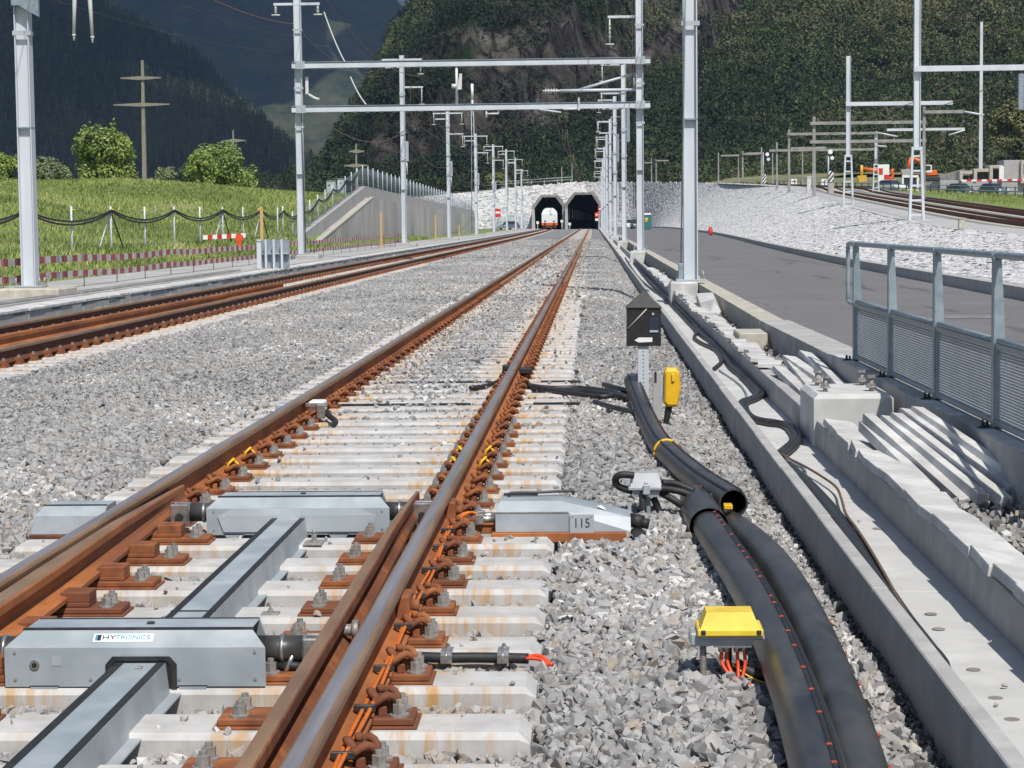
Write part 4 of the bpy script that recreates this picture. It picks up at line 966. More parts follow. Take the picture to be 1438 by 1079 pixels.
# ------------------------------------------------------------------ ribbed cable ducts lying on the stones
DC = [0]
def duct(px, zs, r, label, clips, seam, mouth=False, name='cable_duct'):
    q = [at(a, b, z) for (a, b), z in zip(px, zs)]; P = smooth_path(q, 6); t = thing(name, label, 'cable duct', q[0], 'black cable ducts')
    m = MB()
    if mouth:
        m.tube(P, r, 24, 0, False); m.tube(list(reversed(P[-8:])), r*.88, 24, 1, False)
        fr = frames(P)[-1]; p, a, b = fr
        ring = [[p+a*(k*math.cos(2*math.pi*i/24))+b*(k*math.sin(2*math.pi*i/24)) for i in range(24)] for k in (r, r*.88)]
        m.add(ring[0]+ring[1], [(i, (i+1) % 24, 24+(i+1) % 24, 24+i) for i in range(24)])
        k = frames(P)[-8]; m.add([k[0]+k[1]*(r*.9*math.cos(2*math.pi*i/24))+k[2]*(r*.9*math.sin(2*math.pi*i/24)) for i in range(24)], [tuple(range(24))], 1)
        m.build('pipe', ['duct', 'black_paint'], t)
    else: m.tube(P, r, 24).build('pipe', 'duct', t)
    fr = frames(P)
    def surf(i, ang, k=1.0): p, a, b = fr[i]; return p+a*(math.cos(ang)*r*k)+b*(math.sin(ang)*r*k)
    def upang(i, off):
        p, a, b = fr[i]; return math.atan2(b.z, a.z)+off
    if seam:
        for off in seam:
            m = MB(); m.tube([surf(i, upang(i, off), 1.0) for i in range(len(P))], .009, 6); m.build('seam', 'rubber', t)
    if clips:
        off, step = clips; acc = 0; nxt = step*.4
        for i in range(1, len(P)):
            acc += (P[i]-P[i-1]).length
            if acc >= nxt:
                nxt += step*random.uniform(.6, 1.5)
                for s in off:
                    c = surf(i, upang(i, s), 1.03); m = MB(); m.cbox(c.x-.008, c.x+.008, c.y-.01, c.y+.01, c.z-.004, c.z+.006, .002); m.build('clip', 'clip_red', t)
    return t, P, fr
dA, PA, frA = duct([(888, 536), (897, 560), (910, 592), (928, 625), (955, 653), (988, 680), (1030, 707)], [.07, .05, .03, .03, .03, .04, .06], .076, 'black cable duct with an open end and yellow tie, beside the black marker box', ((.55,), .33), (.55, -.5), True)
p = PA[len(PA)//2+2]; i = len(PA)//2+2; q, a, b = frA[i]
ring = [q+a*(.078*math.cos(2*math.pi*k/20))+b*(.078*math.sin(2*math.pi*k/20)) for k in range(21)]
MB().tube(ring, .011, 6).build('tie', 'yellow_deep', dA)
m = MB(); m.tube(smooth_path([PA[-4]+Vector((0, 0, -.02)), PA[-1]+Vector((-.02, -.02, -.025)), PA[-1]+Vector((-.06, -.12, -.03))], 3), .014, 8); o = m.build('cable_end', 'rubber', dA)
e = PA[-1]; m = MB(); m.cbox(e.x-.055, e.x-.01, e.y-.1, e.y-.02, e.z-.02, e.z+.005, .004); m.build('end_tag', 'yellow_deep', dA)
dB, PB, frB = duct([(975, 700), (992, 735), (1018, 775), (1052, 828), (1082, 886), (1108, 950), (1130, 1015), (1150, 1085), (1166, 1160)], [.0, .02, .03, .03, .03, .03, .03, .03, .03], .078, 'black cable duct with red clips sweeping to the bottom edge, nearer of the pair', ((.35,), .22), (.38, .62))
c0 = PB[3]; c1 = PB[7]; MB().pipe([c0, (c0+c1)/2, c1], .096, .079, 24).build('collar', 'duct', dB)
duct([(1016, 735), (1052, 760), (1090, 800), (1124, 858), (1152, 920), (1176, 985), (1195, 1045), (1210, 1100), (1224, 1165)], [-.07, -.05, -.03, -.03, -.03, -.03, -.03, -.03, -.03], .083, 'smooth thick black cable duct behind the one with red clips', ((1.5,), .5), None)

# ------------------------------------------------------------------ junction boxes on posts
def hullbox(m, x0, x1, y0, y1, z0, z1, tx, ty, mi=0):
    return m.hull([(x0, y0, z0), (x1, y0, z0), (x1, y1, z0), (x0, y1, z0), (x0+tx, y0+ty, z1), (x1-tx, y0+ty, z1), (x1-tx, y1-ty, z1), (x0+tx, y1-ty, z1)], mi)
b = at(990, 962, -.06); Y = b.y
t = thing('junction_box', 'yellow-lidded junction box on threaded rods with red wires below', 'junction box', (b.x, Y, -.06), 'junction boxes on posts')
xl, xr = atY(981, 880, Y).x, atY(1071, 880, Y).x; zb = atY(1000, 886, Y).z; zt = zb+.066
m = MB(); m.cbox(xl-.006, xr, Y-.045, Y+.13, zb-.012, zb+.012, .004); hullbox(m, xl+.004, xr-.012, Y-.038, Y+.122, zb+.01, zt, .022, .024); lid = m.build('lid', 'yellow', t)
for x in (xl+.014, xr-.016):
    m = MB(); m.cbox(x-.008, x+.008, Y-.048, Y-.04, zb-.006, zb+.01, .002); m.build('screw', 'dark_steel', lid)
m = MB(); hullbox(m, xl+.03, xr-.02, Y-.03, Y+.12, zb-.012, zb-.055, .02, .015); m.cbox(xl+.01, xr+.002, Y-.03, Y+.12, zb-.024, zb-.012, .003); m.build('box', 'grey_paint', t)
m = MB(); m.cbox(xl-.03, xl+.05, Y-.02, Y+.1, zb-.05, zb-.005, .006); m.build('bracket', 'grey_paint', t)
m = MB(); m.cbox(xr-.03, xr+.005, Y-.02, Y+.1, zb-.03, zb-.012, .004); m.build('bracket', 'grey_paint', t)
m = MB(); m.tube([(b.x-.005, Y+.02, -.12), (b.x-.005, Y+.02, zb+.0)], .0105, 10); m.bolt(b.x-.005, Y+.02, zb-.004, .016, .012)
for z in np.arange(-.05, zb-.06, .006): m.tube([(b.x-.005, Y+.02, z), (b.x-.005, Y+.02, z+.003)], .0122, 10)
m.build('threaded_rod', 'bolt', t)
gx = [atY(x, 910, Y).x for x in (1014, 1022, 1036, 1046)]
m = MB()
for x in gx: m.tube([(x, Y+.03, zb-.055), (x, Y+.03, zb-.078)], .012, 8)
m.build('gland', 'stainless', t)
for k, x in enumerate(gx):
    e = atY(1052, 965, Y-.02); m = MB(); m.tube(smooth_path([(x, Y+.03, zb-.075), (x+.002, Y+.02, zb-.12), (atY(1030+4*k, 945, Y).x, Y-.01, zb-.165-.004*k), (e.x+.004*k-.01, Y-.03, e.z+.004*k)], 6), .0062, 8); m.build('wire', 'red_orange', t)
m = MB(); e = atY(1054, 968, Y-.03); m.ball((e.x, e.y, e.z), .02, 0, 8, (.9, .9, 1.1)); m.build('wire_knot', 'red_orange', t)
m = MB(); m.tube(smooth_path([(gx[2], Y+.06, -.0), (gx[2]+.06, Y+.04, -.03), (gx[2]+.16, Y+.03, -.04)], 5), .02, 9); m.tube([(gx[1]+.005, Y+.045, zb-.05), (gx[1]+.005, Y+.045, -.08)], .012, 8); m.build('black_cable', 'rubber', t)
m = MB(); m.tube(smooth_path([(gx[1], Y+.05, zb-.11), (gx[2]+.03, Y+.02, -.03), (gx[3]+.07, Y+.0, -.055), (gx[3]+.12, Y-.02, -.06)], 5), .003, 6); m.build('earth_wire', 'yellow', t)

b = at(908, 730, -.06); Y = b.y
t = thing('junction_box', 'grey cast-metal junction box with looped black cables near the number plate', 'junction box', (b.x, Y, -.06), 'junction boxes on posts')
xl, xr = atY(884, 680, Y).x, atY(930, 680, Y).x; zb = atY(905, 684, Y).z; zt = atY(905, 664, Y).z
m = MB(); hullbox(m, xl, xr, Y-.05, Y+.12, zb, zt, .022, .03); m.cbox(xl-.008, xr+.008, Y-.058, Y+.128, zb-.012, zb+.006, .004); lid = m.build('lid', 'grey_paint', t)
m = MB(); m.cbox((xl+xr)/2-.018, (xl+xr)/2+.02, Y-.075, Y-.05, zb-.035, zb+.022, .006); m.tube([((xl+xr)/2, Y-.06, zb+.02), ((xl+xr)/2, Y-.06, zb+.034)], .011, 10); m.build('hasp', 'galv', lid)
m = MB(); hullbox(m, xl+.012, xr-.012, Y-.045, Y+.115, zb-.012, zb-.05, .01, .01); m.build('box', 'grey_paint', t)
m = MB(); m.cbox(b.x-.02, b.x+.022, Y, Y+.05, -.12, zb-.04, .004); m.build('post', 'galv_rail', t)
m = MB(); m.cbox(b.x-.10, b.x-.08, Y-.01, Y+.01, -.12, .04, .003); m.build('stake', 'galv', t)
def pc(px, py, dy=0): return atY(px, py, Y+dy)
for q in ([(888, 690), (870, 684), (864, 674), (872, 667), (890, 668)], [(928, 686), (955, 690), (985, 700), (1008, 694)], [(925, 690), (948, 704), (968, 720), (985, 745)], [(918, 700), (925, 716), (930, 730)], [(930, 678), (950, 680), (975, 690)], [(902, 690), (903, 715), (904, 732)]):
    MB().tube(smooth_path([pc(a, c, -.02+.03*math.sin(a)) for a, c in q], 5), .019, 9).build('cable', 'rubber', t)
m = MB(); m.tube(smooth_path([pc(915, 728), pc(930, 736), pc(955, 750), pc(970, 758)], 4), .005, 6); m.build('earth_wire', 'yellow', t)

# ------------------------------------------------------------------ black marker box on a perforated post, yellow unit beside it
b = at(904, 566, -.05); Y = b.y
t = thing('marker_box', 'black house-shaped marker box with a white arrow on a perforated post', 'marker box', b)
P = lambda px, py, dy=0: atY(px, py, Y+dy)
pr = [(880, 432), (880, 486), (928, 486), (928, 432), (904, 408)]
q = [P(x, y) for x, y in pr]; V = [(v.x, Y-.02, v.z) for v in q]; W = [(v.x, Y+.14, v.z) for v in q]
m = MB(); m.hull([V[0], V[1], V[2], V[3], W[0], W[1], W[2], W[3]]); bx = m.build('box', 'black_paint', t)
m = MB(); apex = (V[4][0], Y+.06, V[4][2]); ov = .008
m.hull([(V[0][0]-ov, Y-.03, V[0][2]), (V[3][0]+ov, Y-.03, V[3][2]), (V[3][0]+ov, Y+.15, V[3][2]), (V[0][0]-ov, Y+.15, V[0][2]), apex, (V[0][0]-ov, Y-.03, V[0][2]-.006), (V[3][0]+ov, Y-.03, V[3][2]-.006)]); m.build('roof', 'black_paint', t)
ar = [(891, 478), (897, 474), (916, 474), (916, 480), (897, 481)]; q = [P(x, y) for x, y in ar]
m = MB(); m.add([(v.x, Y-.0225, v.z) for v in q], [(0, 1, 2, 3, 4)]); m.build('arrow', 'white', bx)
a, c = P(881, 462), P(908, 434); m = MB(); m.tube([(a.x, Y-.023, a.z), (c.x, Y-.023, c.z)], .006, 6); m.build('edge_strip', 'conc_beige', bx)
a, c = P(912, 468), P(925, 447); m = MB(); m.cbox(a.x, c.x, Y-.024, Y-.018, a.z, c.z, .002); m.build('hatch', 'ink', bx)
a, c = P(912, 467), P(924, 464); m = MB(); m.cbox(a.x, c.x, Y-.028, Y-.022, a.z, c.z, .002); m.build('nameplate', 'galv', bx)
a = P(917, 441); m = MB(); m.tube([(a.x, Y-.024, a.z), (a.x, Y-.02, a.z)], .011, 10); m.build('lock', 'galv', bx)
a, c = P(896, 570), P(911, 486); m = MB(); m.cbox(a.x, c.x, Y+.0, Y+.035, -.15, c.z, .003); po = m.build('post', 'galv_pole', t)
m = MB()
for k in range(14):
    z = .03+k*.033
    if z < c.z-.02: m.tube([((a.x+c.x)/2, Y-.0015, z), ((a.x+c.x)/2, Y+.0005, z)], .0055, 8)
m.build('hole', 'black_paint', po)
b = at(922, 602, -.06); Y = b.y
t = thing('cable_terminal', 'yellow cable terminal on a grey post beside the black marker box', 'cable terminal', b)
P = lambda px, py: atY(px, py, Y)
a, c = P(917, 610), P(929, 523); m = MB(); m.cbox(a.x, c.x, Y, Y+.05, -.15, c.z, .004); m.cbox(a.x+.012, a.x+.03, Y-.003, Y+.002, P(0, 545).z, P(0, 530).z, .001, 1); m.build('post', ['conc', 'dark_steel'], t)
a, c = P(928, 560), P(934, 528); m = MB(); m.cbox(a.x, c.x+.01, Y+.0, Y+.04, a.z, c.z, .003); m.build('bracket', 'galv', t)
pr = [P(*k) for k in ((933, 521), (936, 517), (950, 517), (954, 522), (956, 548), (951, 571), (936, 571), (932, 566))]
m = MB(); m.hull([(v.x, Y-.03, v.z) for v in pr]+[(v.x, Y+.10, v.z) for v in pr]+[((v.x-pr[0].x)*.8+pr[0].x+.012, Y-.05, (v.z-pr[4].z)*.85+pr[4].z) for v in pr]); bx = m.build('housing', 'yellow_deep', t)
a = P(945, 530); m = MB(); m.cbox(a.x-.012, a.x+.01, Y-.066, Y-.048, a.z-.03, a.z+.03, .005); m.build('catch', 'yellow', bx)
m = MB(); m.tube(smooth_path([P(938, 570), P(936, 585), P(935, 598), P(942, 604)], 4), .018, 8); m.tube(smooth_path([P(942, 570), P(938, 588), P(932, 600)], 4), .014, 8); m.build('cable', 'rubber', t)
# ------------------------------------------------------------------ concrete cable trough on the right
TX0, TX1, TX2, TX3 = 1.10, 1.165, 1.62, 1.72; TZ, TF = .05, -.15
TL = 1.0
t = thing('cable_trough', 'long open concrete cable trough carrying loose black cables beside the track', 'cable trough', (1.4, 4, -.2))
def tmb(lo, hi, gap=None, step=2.0):
    out = []; y = lo
    while y < hi:
        e = min(y+step, hi)
        if not gap or e <= gap[0] or y >= gap[1]: out.append((y, e))
        elif y < gap[0]: out.append((y, gap[0]))
        elif e > gap[1]: out.append((gap[1], e))
        y = e
    return out
m = MB()
for a, b in tmb(2.2, 120): m.cbox(TX0+random.gauss(0, .0018), TX1, a+.002, b-.002, -.26, TZ+random.gauss(0, .0015), .005)
m.cbox(TX0, TX1, 120, 398, -.26, TZ, .005); lw = m.build('left_wall', 'conc', t)
m = MB()
for a, b in tmb(2.2, 120, (15.1, 16.1)): m.cbox(TX2, TX3+random.gauss(0, .0018), a+.002, b-.002, -.26, TZ-.002+random.gauss(0, .0015), .005)
m.cbox(TX2, TX3, 120, 398, -.26, TZ, .005); m.build('right_wall', 'conc', t)
m = MB(); fl = tmb(2.2, 120, None, 1.0)
for a, b in fl: m.cbox(TX1-.01, TX2+.01, a+.002, b-.002, -.25, TF+random.gauss(0, .002), .003)
m.box(TX1, TX2, 120, 398, -.25, TF); f_ = m.build('floor', 'conc_new', t)
m = MB()
for px, py in ((1307, 862), (1318, 883), (1367, 940), (1398, 980), (1421, 1010), (1232, 742)):
    p = at(px, py, TF+.004); m.tube([(p.x, p.y, TF+.001), (p.x, p.y, TF+.0045)], .026, 16)
m.build('drain_hole', 'conc_dark', f_)
struct('trough_bed', MB().box(TX0-.06, 2.6, 2, 399, -.5, -.215), 'gravel_dark')
def cable(name, pts, z, r, label, mat='cable_black', grp='cables in the trough'):
    P = smooth_path([at(a, b, z) for a, b in pts], 5)
    P = [Vector((min(max(p.x, TX1+r+.002), TX2-r-.002), p.y, p.z)) for p in P]
    return tag(MB().tube(P, r, 10).build(name, mat, loc=P[0]), label, 'cable', grp)
cz = TF+.022
for k, off in enumerate((0, 7)):
    cable('trough_cable', [(878+off, 362), (893+off, 385), (910+off, 402), (932+off, 418), (950+off, 436), (966+off, 453), (978+off*.4, 466), (975+off*.4, 474), (985+off, 482), (1004+off, 491), (1014+off, 506), (1003+off*.6, 518)] if k == 0 else
          [(890, 370), (915, 400), (945, 425), (970, 450), (985, 470), (1012, 489), (1024, 512), (1044, 530), (1058, 545), (1064, 553), (1056, 561), (1042, 566), (1043, 577), (1054, 588), (1082, 595), (1103, 598), (1115, 608), (1115, 620), (1104, 631), (1092, 640)], cz+.004, .024 if k == 0 else .036, ['black cable in the trough ending in a small loop by the marker box', 'thick black cable snaking in wide bends along the trough'][k])
cable('trough_cable', [(1104, 655), (1128, 676), (1160, 712), (1196, 762), (1232, 818), (1262, 862), (1290, 898), (1312, 922), (1322, 936)], TF+.05, .034, 'thick black cable hugging the left wall of the trough, upper of two')
cable('trough_cable', [(1100, 662), (1120, 684), (1150, 720), (1184, 770), (1214, 815), (1228, 838)], TF+.03, .028, 'thick black cable lowest against the left wall of the trough')
cable('trough_cable', [(1097, 637), (1112, 646), (1130, 655), (1152, 668), (1174, 684), (1182, 702), (1188, 722), (1204, 744), (1222, 772), (1242, 806), (1266, 850), (1290, 888), (1316, 922)], TF+.05, .008, 'thin copper-brown cable lying on the black cables of the trough', 'copper')
cable('trough_cable', [(1098, 640), (1112, 650), (1128, 657), (1132, 668), (1136, 680)], TF+.012, .009, 'thin grey cable looping beside the bend of the thick cable', 'galv_rail')
cable('trough_cable', [(1010, 520), (1020, 527), (1036, 538), (1046, 549), (1048, 558), (1040, 563)], TF+.012, .009, 'thin grey cable wriggling on the trough floor by the small loop', 'galv_rail')
cable('trough_cable', [(1310, 915), (1330, 940), (1362, 985), (1398, 1034), (1430, 1079), (1460, 1120)], TF+.008, .0055, 'thin black wire running down the trough floor to the photo\'s edge', 'cable_black')

# ------------------------------------------------------------------ low retaining wall beside the road
t = thing('retaining_wall', 'low concrete wall between the cable trough and the road', 'retaining wall', (2.4, 4, 0))
m = MB()
def wseg(a, b, X0, X1, z, mi=0): m.hull([(X0[0], a, -.4), (X0[1], a, -.4), (X1[1], b, -.4), (X1[0], b, -.4), (X0[0], a, z), (X0[1], a, z), (X1[1], b, z), (X1[0], b, z)], mi)
for a, b in ((2, 8.3), (8.31, 14.6), (14.61, 20.4), (20.41, 26.1)): wseg(a, b, (wall_x(a), wall_x(a)+.36), (wall_x(b), wall_x(b)+.36), .25)
m.build('near_section', 'conc', t)
m = MB()
for k in range(31):
    a = 26.14+12*k; b = a+11.98; x = 2.09+random.gauss(0, .004); wseg(a, b, (x, x+.3), (x, x+.3), .25)
m.build('far_section', 'conc_beige', t)
m = MB()
for a, b in ((9.2, 10.6), (11.2, 12.6), (13.3, 14.6), (15.4, 16.9), (17.4, 19.2)):
    x0, x1 = wall_x(a), wall_x(b); m.hull([(x0+.006, a, .25), (x0+.10, a, .25), (x1+.006, b, .25), (x1+.10, b, .25), (x0+.006, a, .256), (x0+.10, a, .256), (x1+.006, b, .256), (x1+.10, b, .256)])
m.build('bright_strip', 'conc_white', t)
# rubble in the gap
n = 9000; y = 4+rng.random(n)**1.3*60; x = rng.uniform(1.72, 2.32, n); s = rng.uniform(.02, .055, n)
tag(scatter('gap_rubble', np.stack([x, y, -.13+.06*(x-1.7)+.10*fbm(x*3, y*2, 3, 55)+rng.uniform(-.02, .03, n)], 1), s, stoneB, 'stone'), 'grey rubble filling the gap between trough and low wall', 'rubble', None, 'stuff')

# ------------------------------------------------------------------ foundation blocks
def foundation(x0, x1, y0, y1, z, label, bolts=False, mat='conc_new', skew=0):
    t = thing('foundation_block', label, 'foundation block', ((x0+x1)/2, (y0+y1)/2, -.3), 'concrete mast foundations'); m = MB(); c = .035
    pts = [(x0, y0, -.35), (x1, y0, -.35), (x1, y1, -.35), (x0, y1, -.35), (x0, y0, z-c), (x1, y0, z-c), (x1, y1, z-c), (x0, y1, z-c), (x0+c, y0+c, z), (x1-c, y0+c, z), (x1-c, y1-c, z), (x0+c, y1-c, z)]
    m.hull(pts); b = m.build('block', mat, t)
    if bolts:
        for X in (x0+.11, x1-.13):
            for Y in (y0+.25, y1-.2):
                m = MB(); m.tube([(X, Y, z-.02), (X, Y, z+.12)], .017, 10); m.tube([(X, Y, z+.035), (X, Y, z+.058)], .034, 6, 0, True, False); m.tube([(X, Y, z+.028), (X, Y, z+.035)], .042, 12, 0); m.tube([(X, Y, z+.098), (X, Y, z+.12)], .031, 6, 0, True, False); m.build('anchor_bolt', 'bolt', t)
    return t
foundation(1.60, 2.18, 15.1, 16.1, .24, 'white concrete foundation block with four upright anchor bolts and no mast', True)

# ------------------------------------------------------------------ cover slabs lying on the trough's right wall and in the gap
def slabm(w, l, h=.045):
    m = MB(); c = .006; r = lambda: random.uniform(-.008, .008)
    pts = []
    for sx in (-1, 1):
        for sy in (-1, 1):
            dx, dy = r(), r()
            for z, k in ((0, 1), (h-c, 1), (h, .985)): pts.append((sx*w/2*k+dx, sy*l/2*k+dy, z))
    m.hull(pts); return m
def slab_at(X, Y, Z, w, l, rx, ry, rz, label, grp='loose trough cover slabs', mat='conc_white', h=.045):
    o = slabm(w, l, h).build('cover_slab', mat); o.location = (X, Y, Z); o.rotation_euler = (rx, ry, rz); tag(o, label, 'cover slab', grp); return o
# the shingled row along the wall
y = 3.6; k = 0
while y < 14.2:
    slab_at(1.705+random.gauss(0, .009), y+.25, .05+random.uniform(0, .008), .21, .49, R(random.gauss(1.0, .7)), R(random.gauss(6, 2)), random.gauss(0, .03), 'rough pale cover slab in the row lying over the trough\'s right wall near the camera'); y += .475
fan = [(1.80+.083*i, 12.3-.03*i, .045+.017*i, 8+1.2*i) for i in range(6)]
labs = ['leftmost of the fanned pale slabs leaning in front of the anchor-bolt foundation', 'second slab from the left in the fan before the anchor-bolt foundation', 'third slab from the left in the fan before the anchor-bolt foundation', 'fourth slab from the left in the fan before the anchor-bolt foundation', 'fifth slab from the left in the fan before the anchor-bolt foundation', 'rightmost slab of the fan, its end in shadow against the low wall']
for (X, Y, Z, a), lb in zip(fan, labs): slab_at(X, Y+random.uniform(-.12, .12), Z+random.uniform(-.008, .008), .073, 1.75+random.uniform(-.15, .1), R(9+random.gauss(0, .8)), R(7+random.gauss(0, 3)), R(a+random.gauss(0, .9)), lb, 'fanned cover slabs', 'conc_white', .065)
fan2 = [(1.82, 18.2, -.01, 3), (1.92, 18.6, .02, 1), (2.02, 18.8, .05, 5), (2.12, 19.0, .08, 2)]
for i, (X, Y, Z, a) in enumerate(fan2): slab_at(X-.03, Y, Z+.03, .13, 2.6, R(3), R(8+5*(i % 2)), R(a), ['leftmost of the slabs lying behind the anchor-bolt foundation', 'second from the left of the slabs behind the anchor-bolt foundation', 'third from the left of the slabs behind the anchor-bolt foundation', 'rightmost of the slabs behind the anchor-bolt foundation'][i], 'slabs behind the foundation', 'conc_white', .05)
y = 20.5
while y < 62:
    slab_at(1.715+random.gauss(0, .02), y, .05+random.uniform(0, .02), .22+random.uniform(-.05, .06), .47, R(random.gauss(0, 1.5)), R(random.gauss(3, 3)), random.gauss(0, .06), 'rough pale cover slab lying along the trough wall beyond the bolt foundation'); y += random.uniform(.5, .72)
# concrete box standing against the wall, and the broken white chunk in front of the first mast
m = MB(); m.cbox(1.72, 2.06, 24.6, 25.6, -.3, .17, .012)
t = thing('cable_pit', 'beige concrete box with a small steel clamp standing against the low wall', 'cable pit', (1.9, 25, 0)); m.build('box', 'conc_beige', t)
m = MB(); m.cbox(2.02, 2.09, 24.55, 24.6, -.02, .03, .005); m.bolt(2.05, 24.55, .03, .012, .03); m.build('clamp', 'bolt', t)
o = MB().hull([(1.78, 33, -.2), (2.06, 33.2, -.2), (2.05, 36, -.2), (1.78, 36, -.2), (1.72, 33.6, .18), (1.93, 33.3, .23), (2.0, 34.8, .30), (1.75, 35.3, .27), (2.03, 33.1, .06)]).build('broken_concrete', 'conc_white'); tag(o, 'broken white concrete chunk in front of the nearest right-hand mast', 'concrete chunk')

# ------------------------------------------------------------------ galvanised railing with mesh panels on the wall
t = thing('railing', 'galvanised steel railing with mesh panels on the low wall beside the road', 'railing', (2.43, 12, .25))
pY = [18.5, 16.5, 14.45, 12.45, 10.45, 8.45, 6.45, 4.45]; rx = lambda Y: wall_x(Y)+.13
H = .25
m = MB(); zt = H+1.04
m.tube([(rx(pY[0])-.005, pY[0]+.55, zt-.02)]+[(rx(y), y, zt) for y in [pY[0]+.4]+pY], .022, 12); m.build('handrail', 'galv_rail', t)
m = MB(); q = smooth_path([(rx(18.9), pY[0]+.42, zt), (rx(18.9), pY[0]+.53, zt-.01), (rx(18.9), pY[0]+.56, zt-.05), (rx(18.9), pY[0]+.56, zt-.45), (rx(18.9), pY[0]+.53, zt-.53), (rx(18.9), pY[0]+.06, zt-.545)], 4); m.tube(q, .02, 10); m.build('end_loop', 'galv_rail', t)
for i, y in enumerate(pY):
    x = rx(y); m = MB()
    m.hull([(x-.028, y-.008, H), (x+.028, y-.008, H), (x-.028, y+.008, H), (x+.028, y+.008, H), (x-.028, y-.008, H+.55), (x+.045, y-.008, H+.55), (x-.028, y+.008, H+.55), (x+.045, y+.008, H+.55)])
    m.hull([(x-.028, y-.008, H+.55), (x+.045, y-.008, H+.55), (x-.028, y+.008, H+.55), (x+.045, y+.008, H+.55), (x-.02, y-.008, zt), (x+.02, y-.008, zt), (x-.02, y+.008, zt), (x+.02, y+.008, zt)])
    m.cbox(x-.03, x-.018, y-.04, y+.04, H, zt-.01, .003); ps = m.build('post', 'galv_rail', t)
    m = MB(); m.cbox(x-.12, x+.03, y-.05, y+.05, H+.001, H+.012, .002); m.bolt(x-.085, y, H+.012, .012, .025); m.bolt(x-.055, y+.02, H+.012, .01, .02); m.build('base_plate', 'dark_steel', ps)
    m = MB(); m.tube([(x-.03, y+.045, zt-.008), (x+.02, y+.045, zt+.0), (x+.02, y-.045, zt)], .026, 10); m.build('cap', 'galv_rail', ps)
for a, b in zip(pY[:-1], pY[1:]):
    xa, xb = rx(a), rx(b); z0, z1 = H+.04, H+.5; m = MB()
    a2, b2 = a-.05, b+.05
    for z in (z0, z1): m.hull([(xa-.022, a2, z-.016), (xa+.022, a2, z-.016), (xa-.022, a2, z+.016), (xa+.022, a2, z+.016), (xb-.022, b2, z-.016), (xb+.022, b2, z-.016), (xb-.022, b2, z+.016), (xb+.022, b2, z+.016)])
    m.tube([(xa, a2, z1+.03), (xb, b2, z1+.03)], .02, 10)
    for X, Y in ((xa, a2), (xb, b2)): m.box(X-.02, X+.02, Y-.02, Y+.02, z0, z1)
    fr_ = m.build('panel_frame', 'galv_rail', t)
    m = MB(); nw = 24
    for i in range(nw):
        z = z0+.02+(z1-z0-.04)*i/(nw-1); m.hull([(xa-.006, a2, z-.005), (xa+.006, a2, z-.0035), (xa-.006, a2, z+.001), (xa+.006, a2, z+.0055), (xb-.006, b2, z-.005), (xb+.006, b2, z-.0035), (xb-.006, b2, z+.001), (xb+.006, b2, z+.0055)])
    for i in range(1, 40):
        u = i/40; X = xa+(xb-xa)*u+.007; Y = a2+(b2-a2)*u; m.box(X-.002, X+.002, Y-.003, Y+.003, z0, z1)
    m.build('mesh_infill', 'galv', fr_)

cable('trough_cable', [(896, 372), (922, 400), (952, 424), (978, 449), (994, 470), (1020, 489), (1032, 512), (1052, 530), (1066, 544), (1072, 553), (1062, 560), (1049, 566), (1050, 578), (1062, 588), (1090, 593), (1110, 598), (1122, 609), (1121, 621), (1109, 633), (1096, 643)], TF+.03, .022, 'second black cable lying beside the thick one through its wide bends')
cable('trough_cable', [(1108, 652), (1136, 676), (1170, 712), (1206, 760), (1243, 818), (1272, 862), (1298, 896), (1318, 922)], TF+.02, .02, 'thinner black cable on the open side of the bundle along the trough wall')
# lower bits of debris on the trough floor and the wall top
for i in range(14):
    Y = random.uniform(6, 22); X = random.uniform(TX1+.1, TX2-.05); s_ = random.uniform(.008, .018); V, T = stoneB[i % 12]; m = MB(); m.add([(X+v[0]*s_, Y+v[1]*s_, TF+.004+max(0, v[2]+.4)*s_) for v in V], [tuple(f) for f in T])
    tag(m.build('loose_stone', 'conc', loc=(X, Y, TF)), 'small loose stone lying on the trough floor', 'stone', 'loose stones on the trough floor')
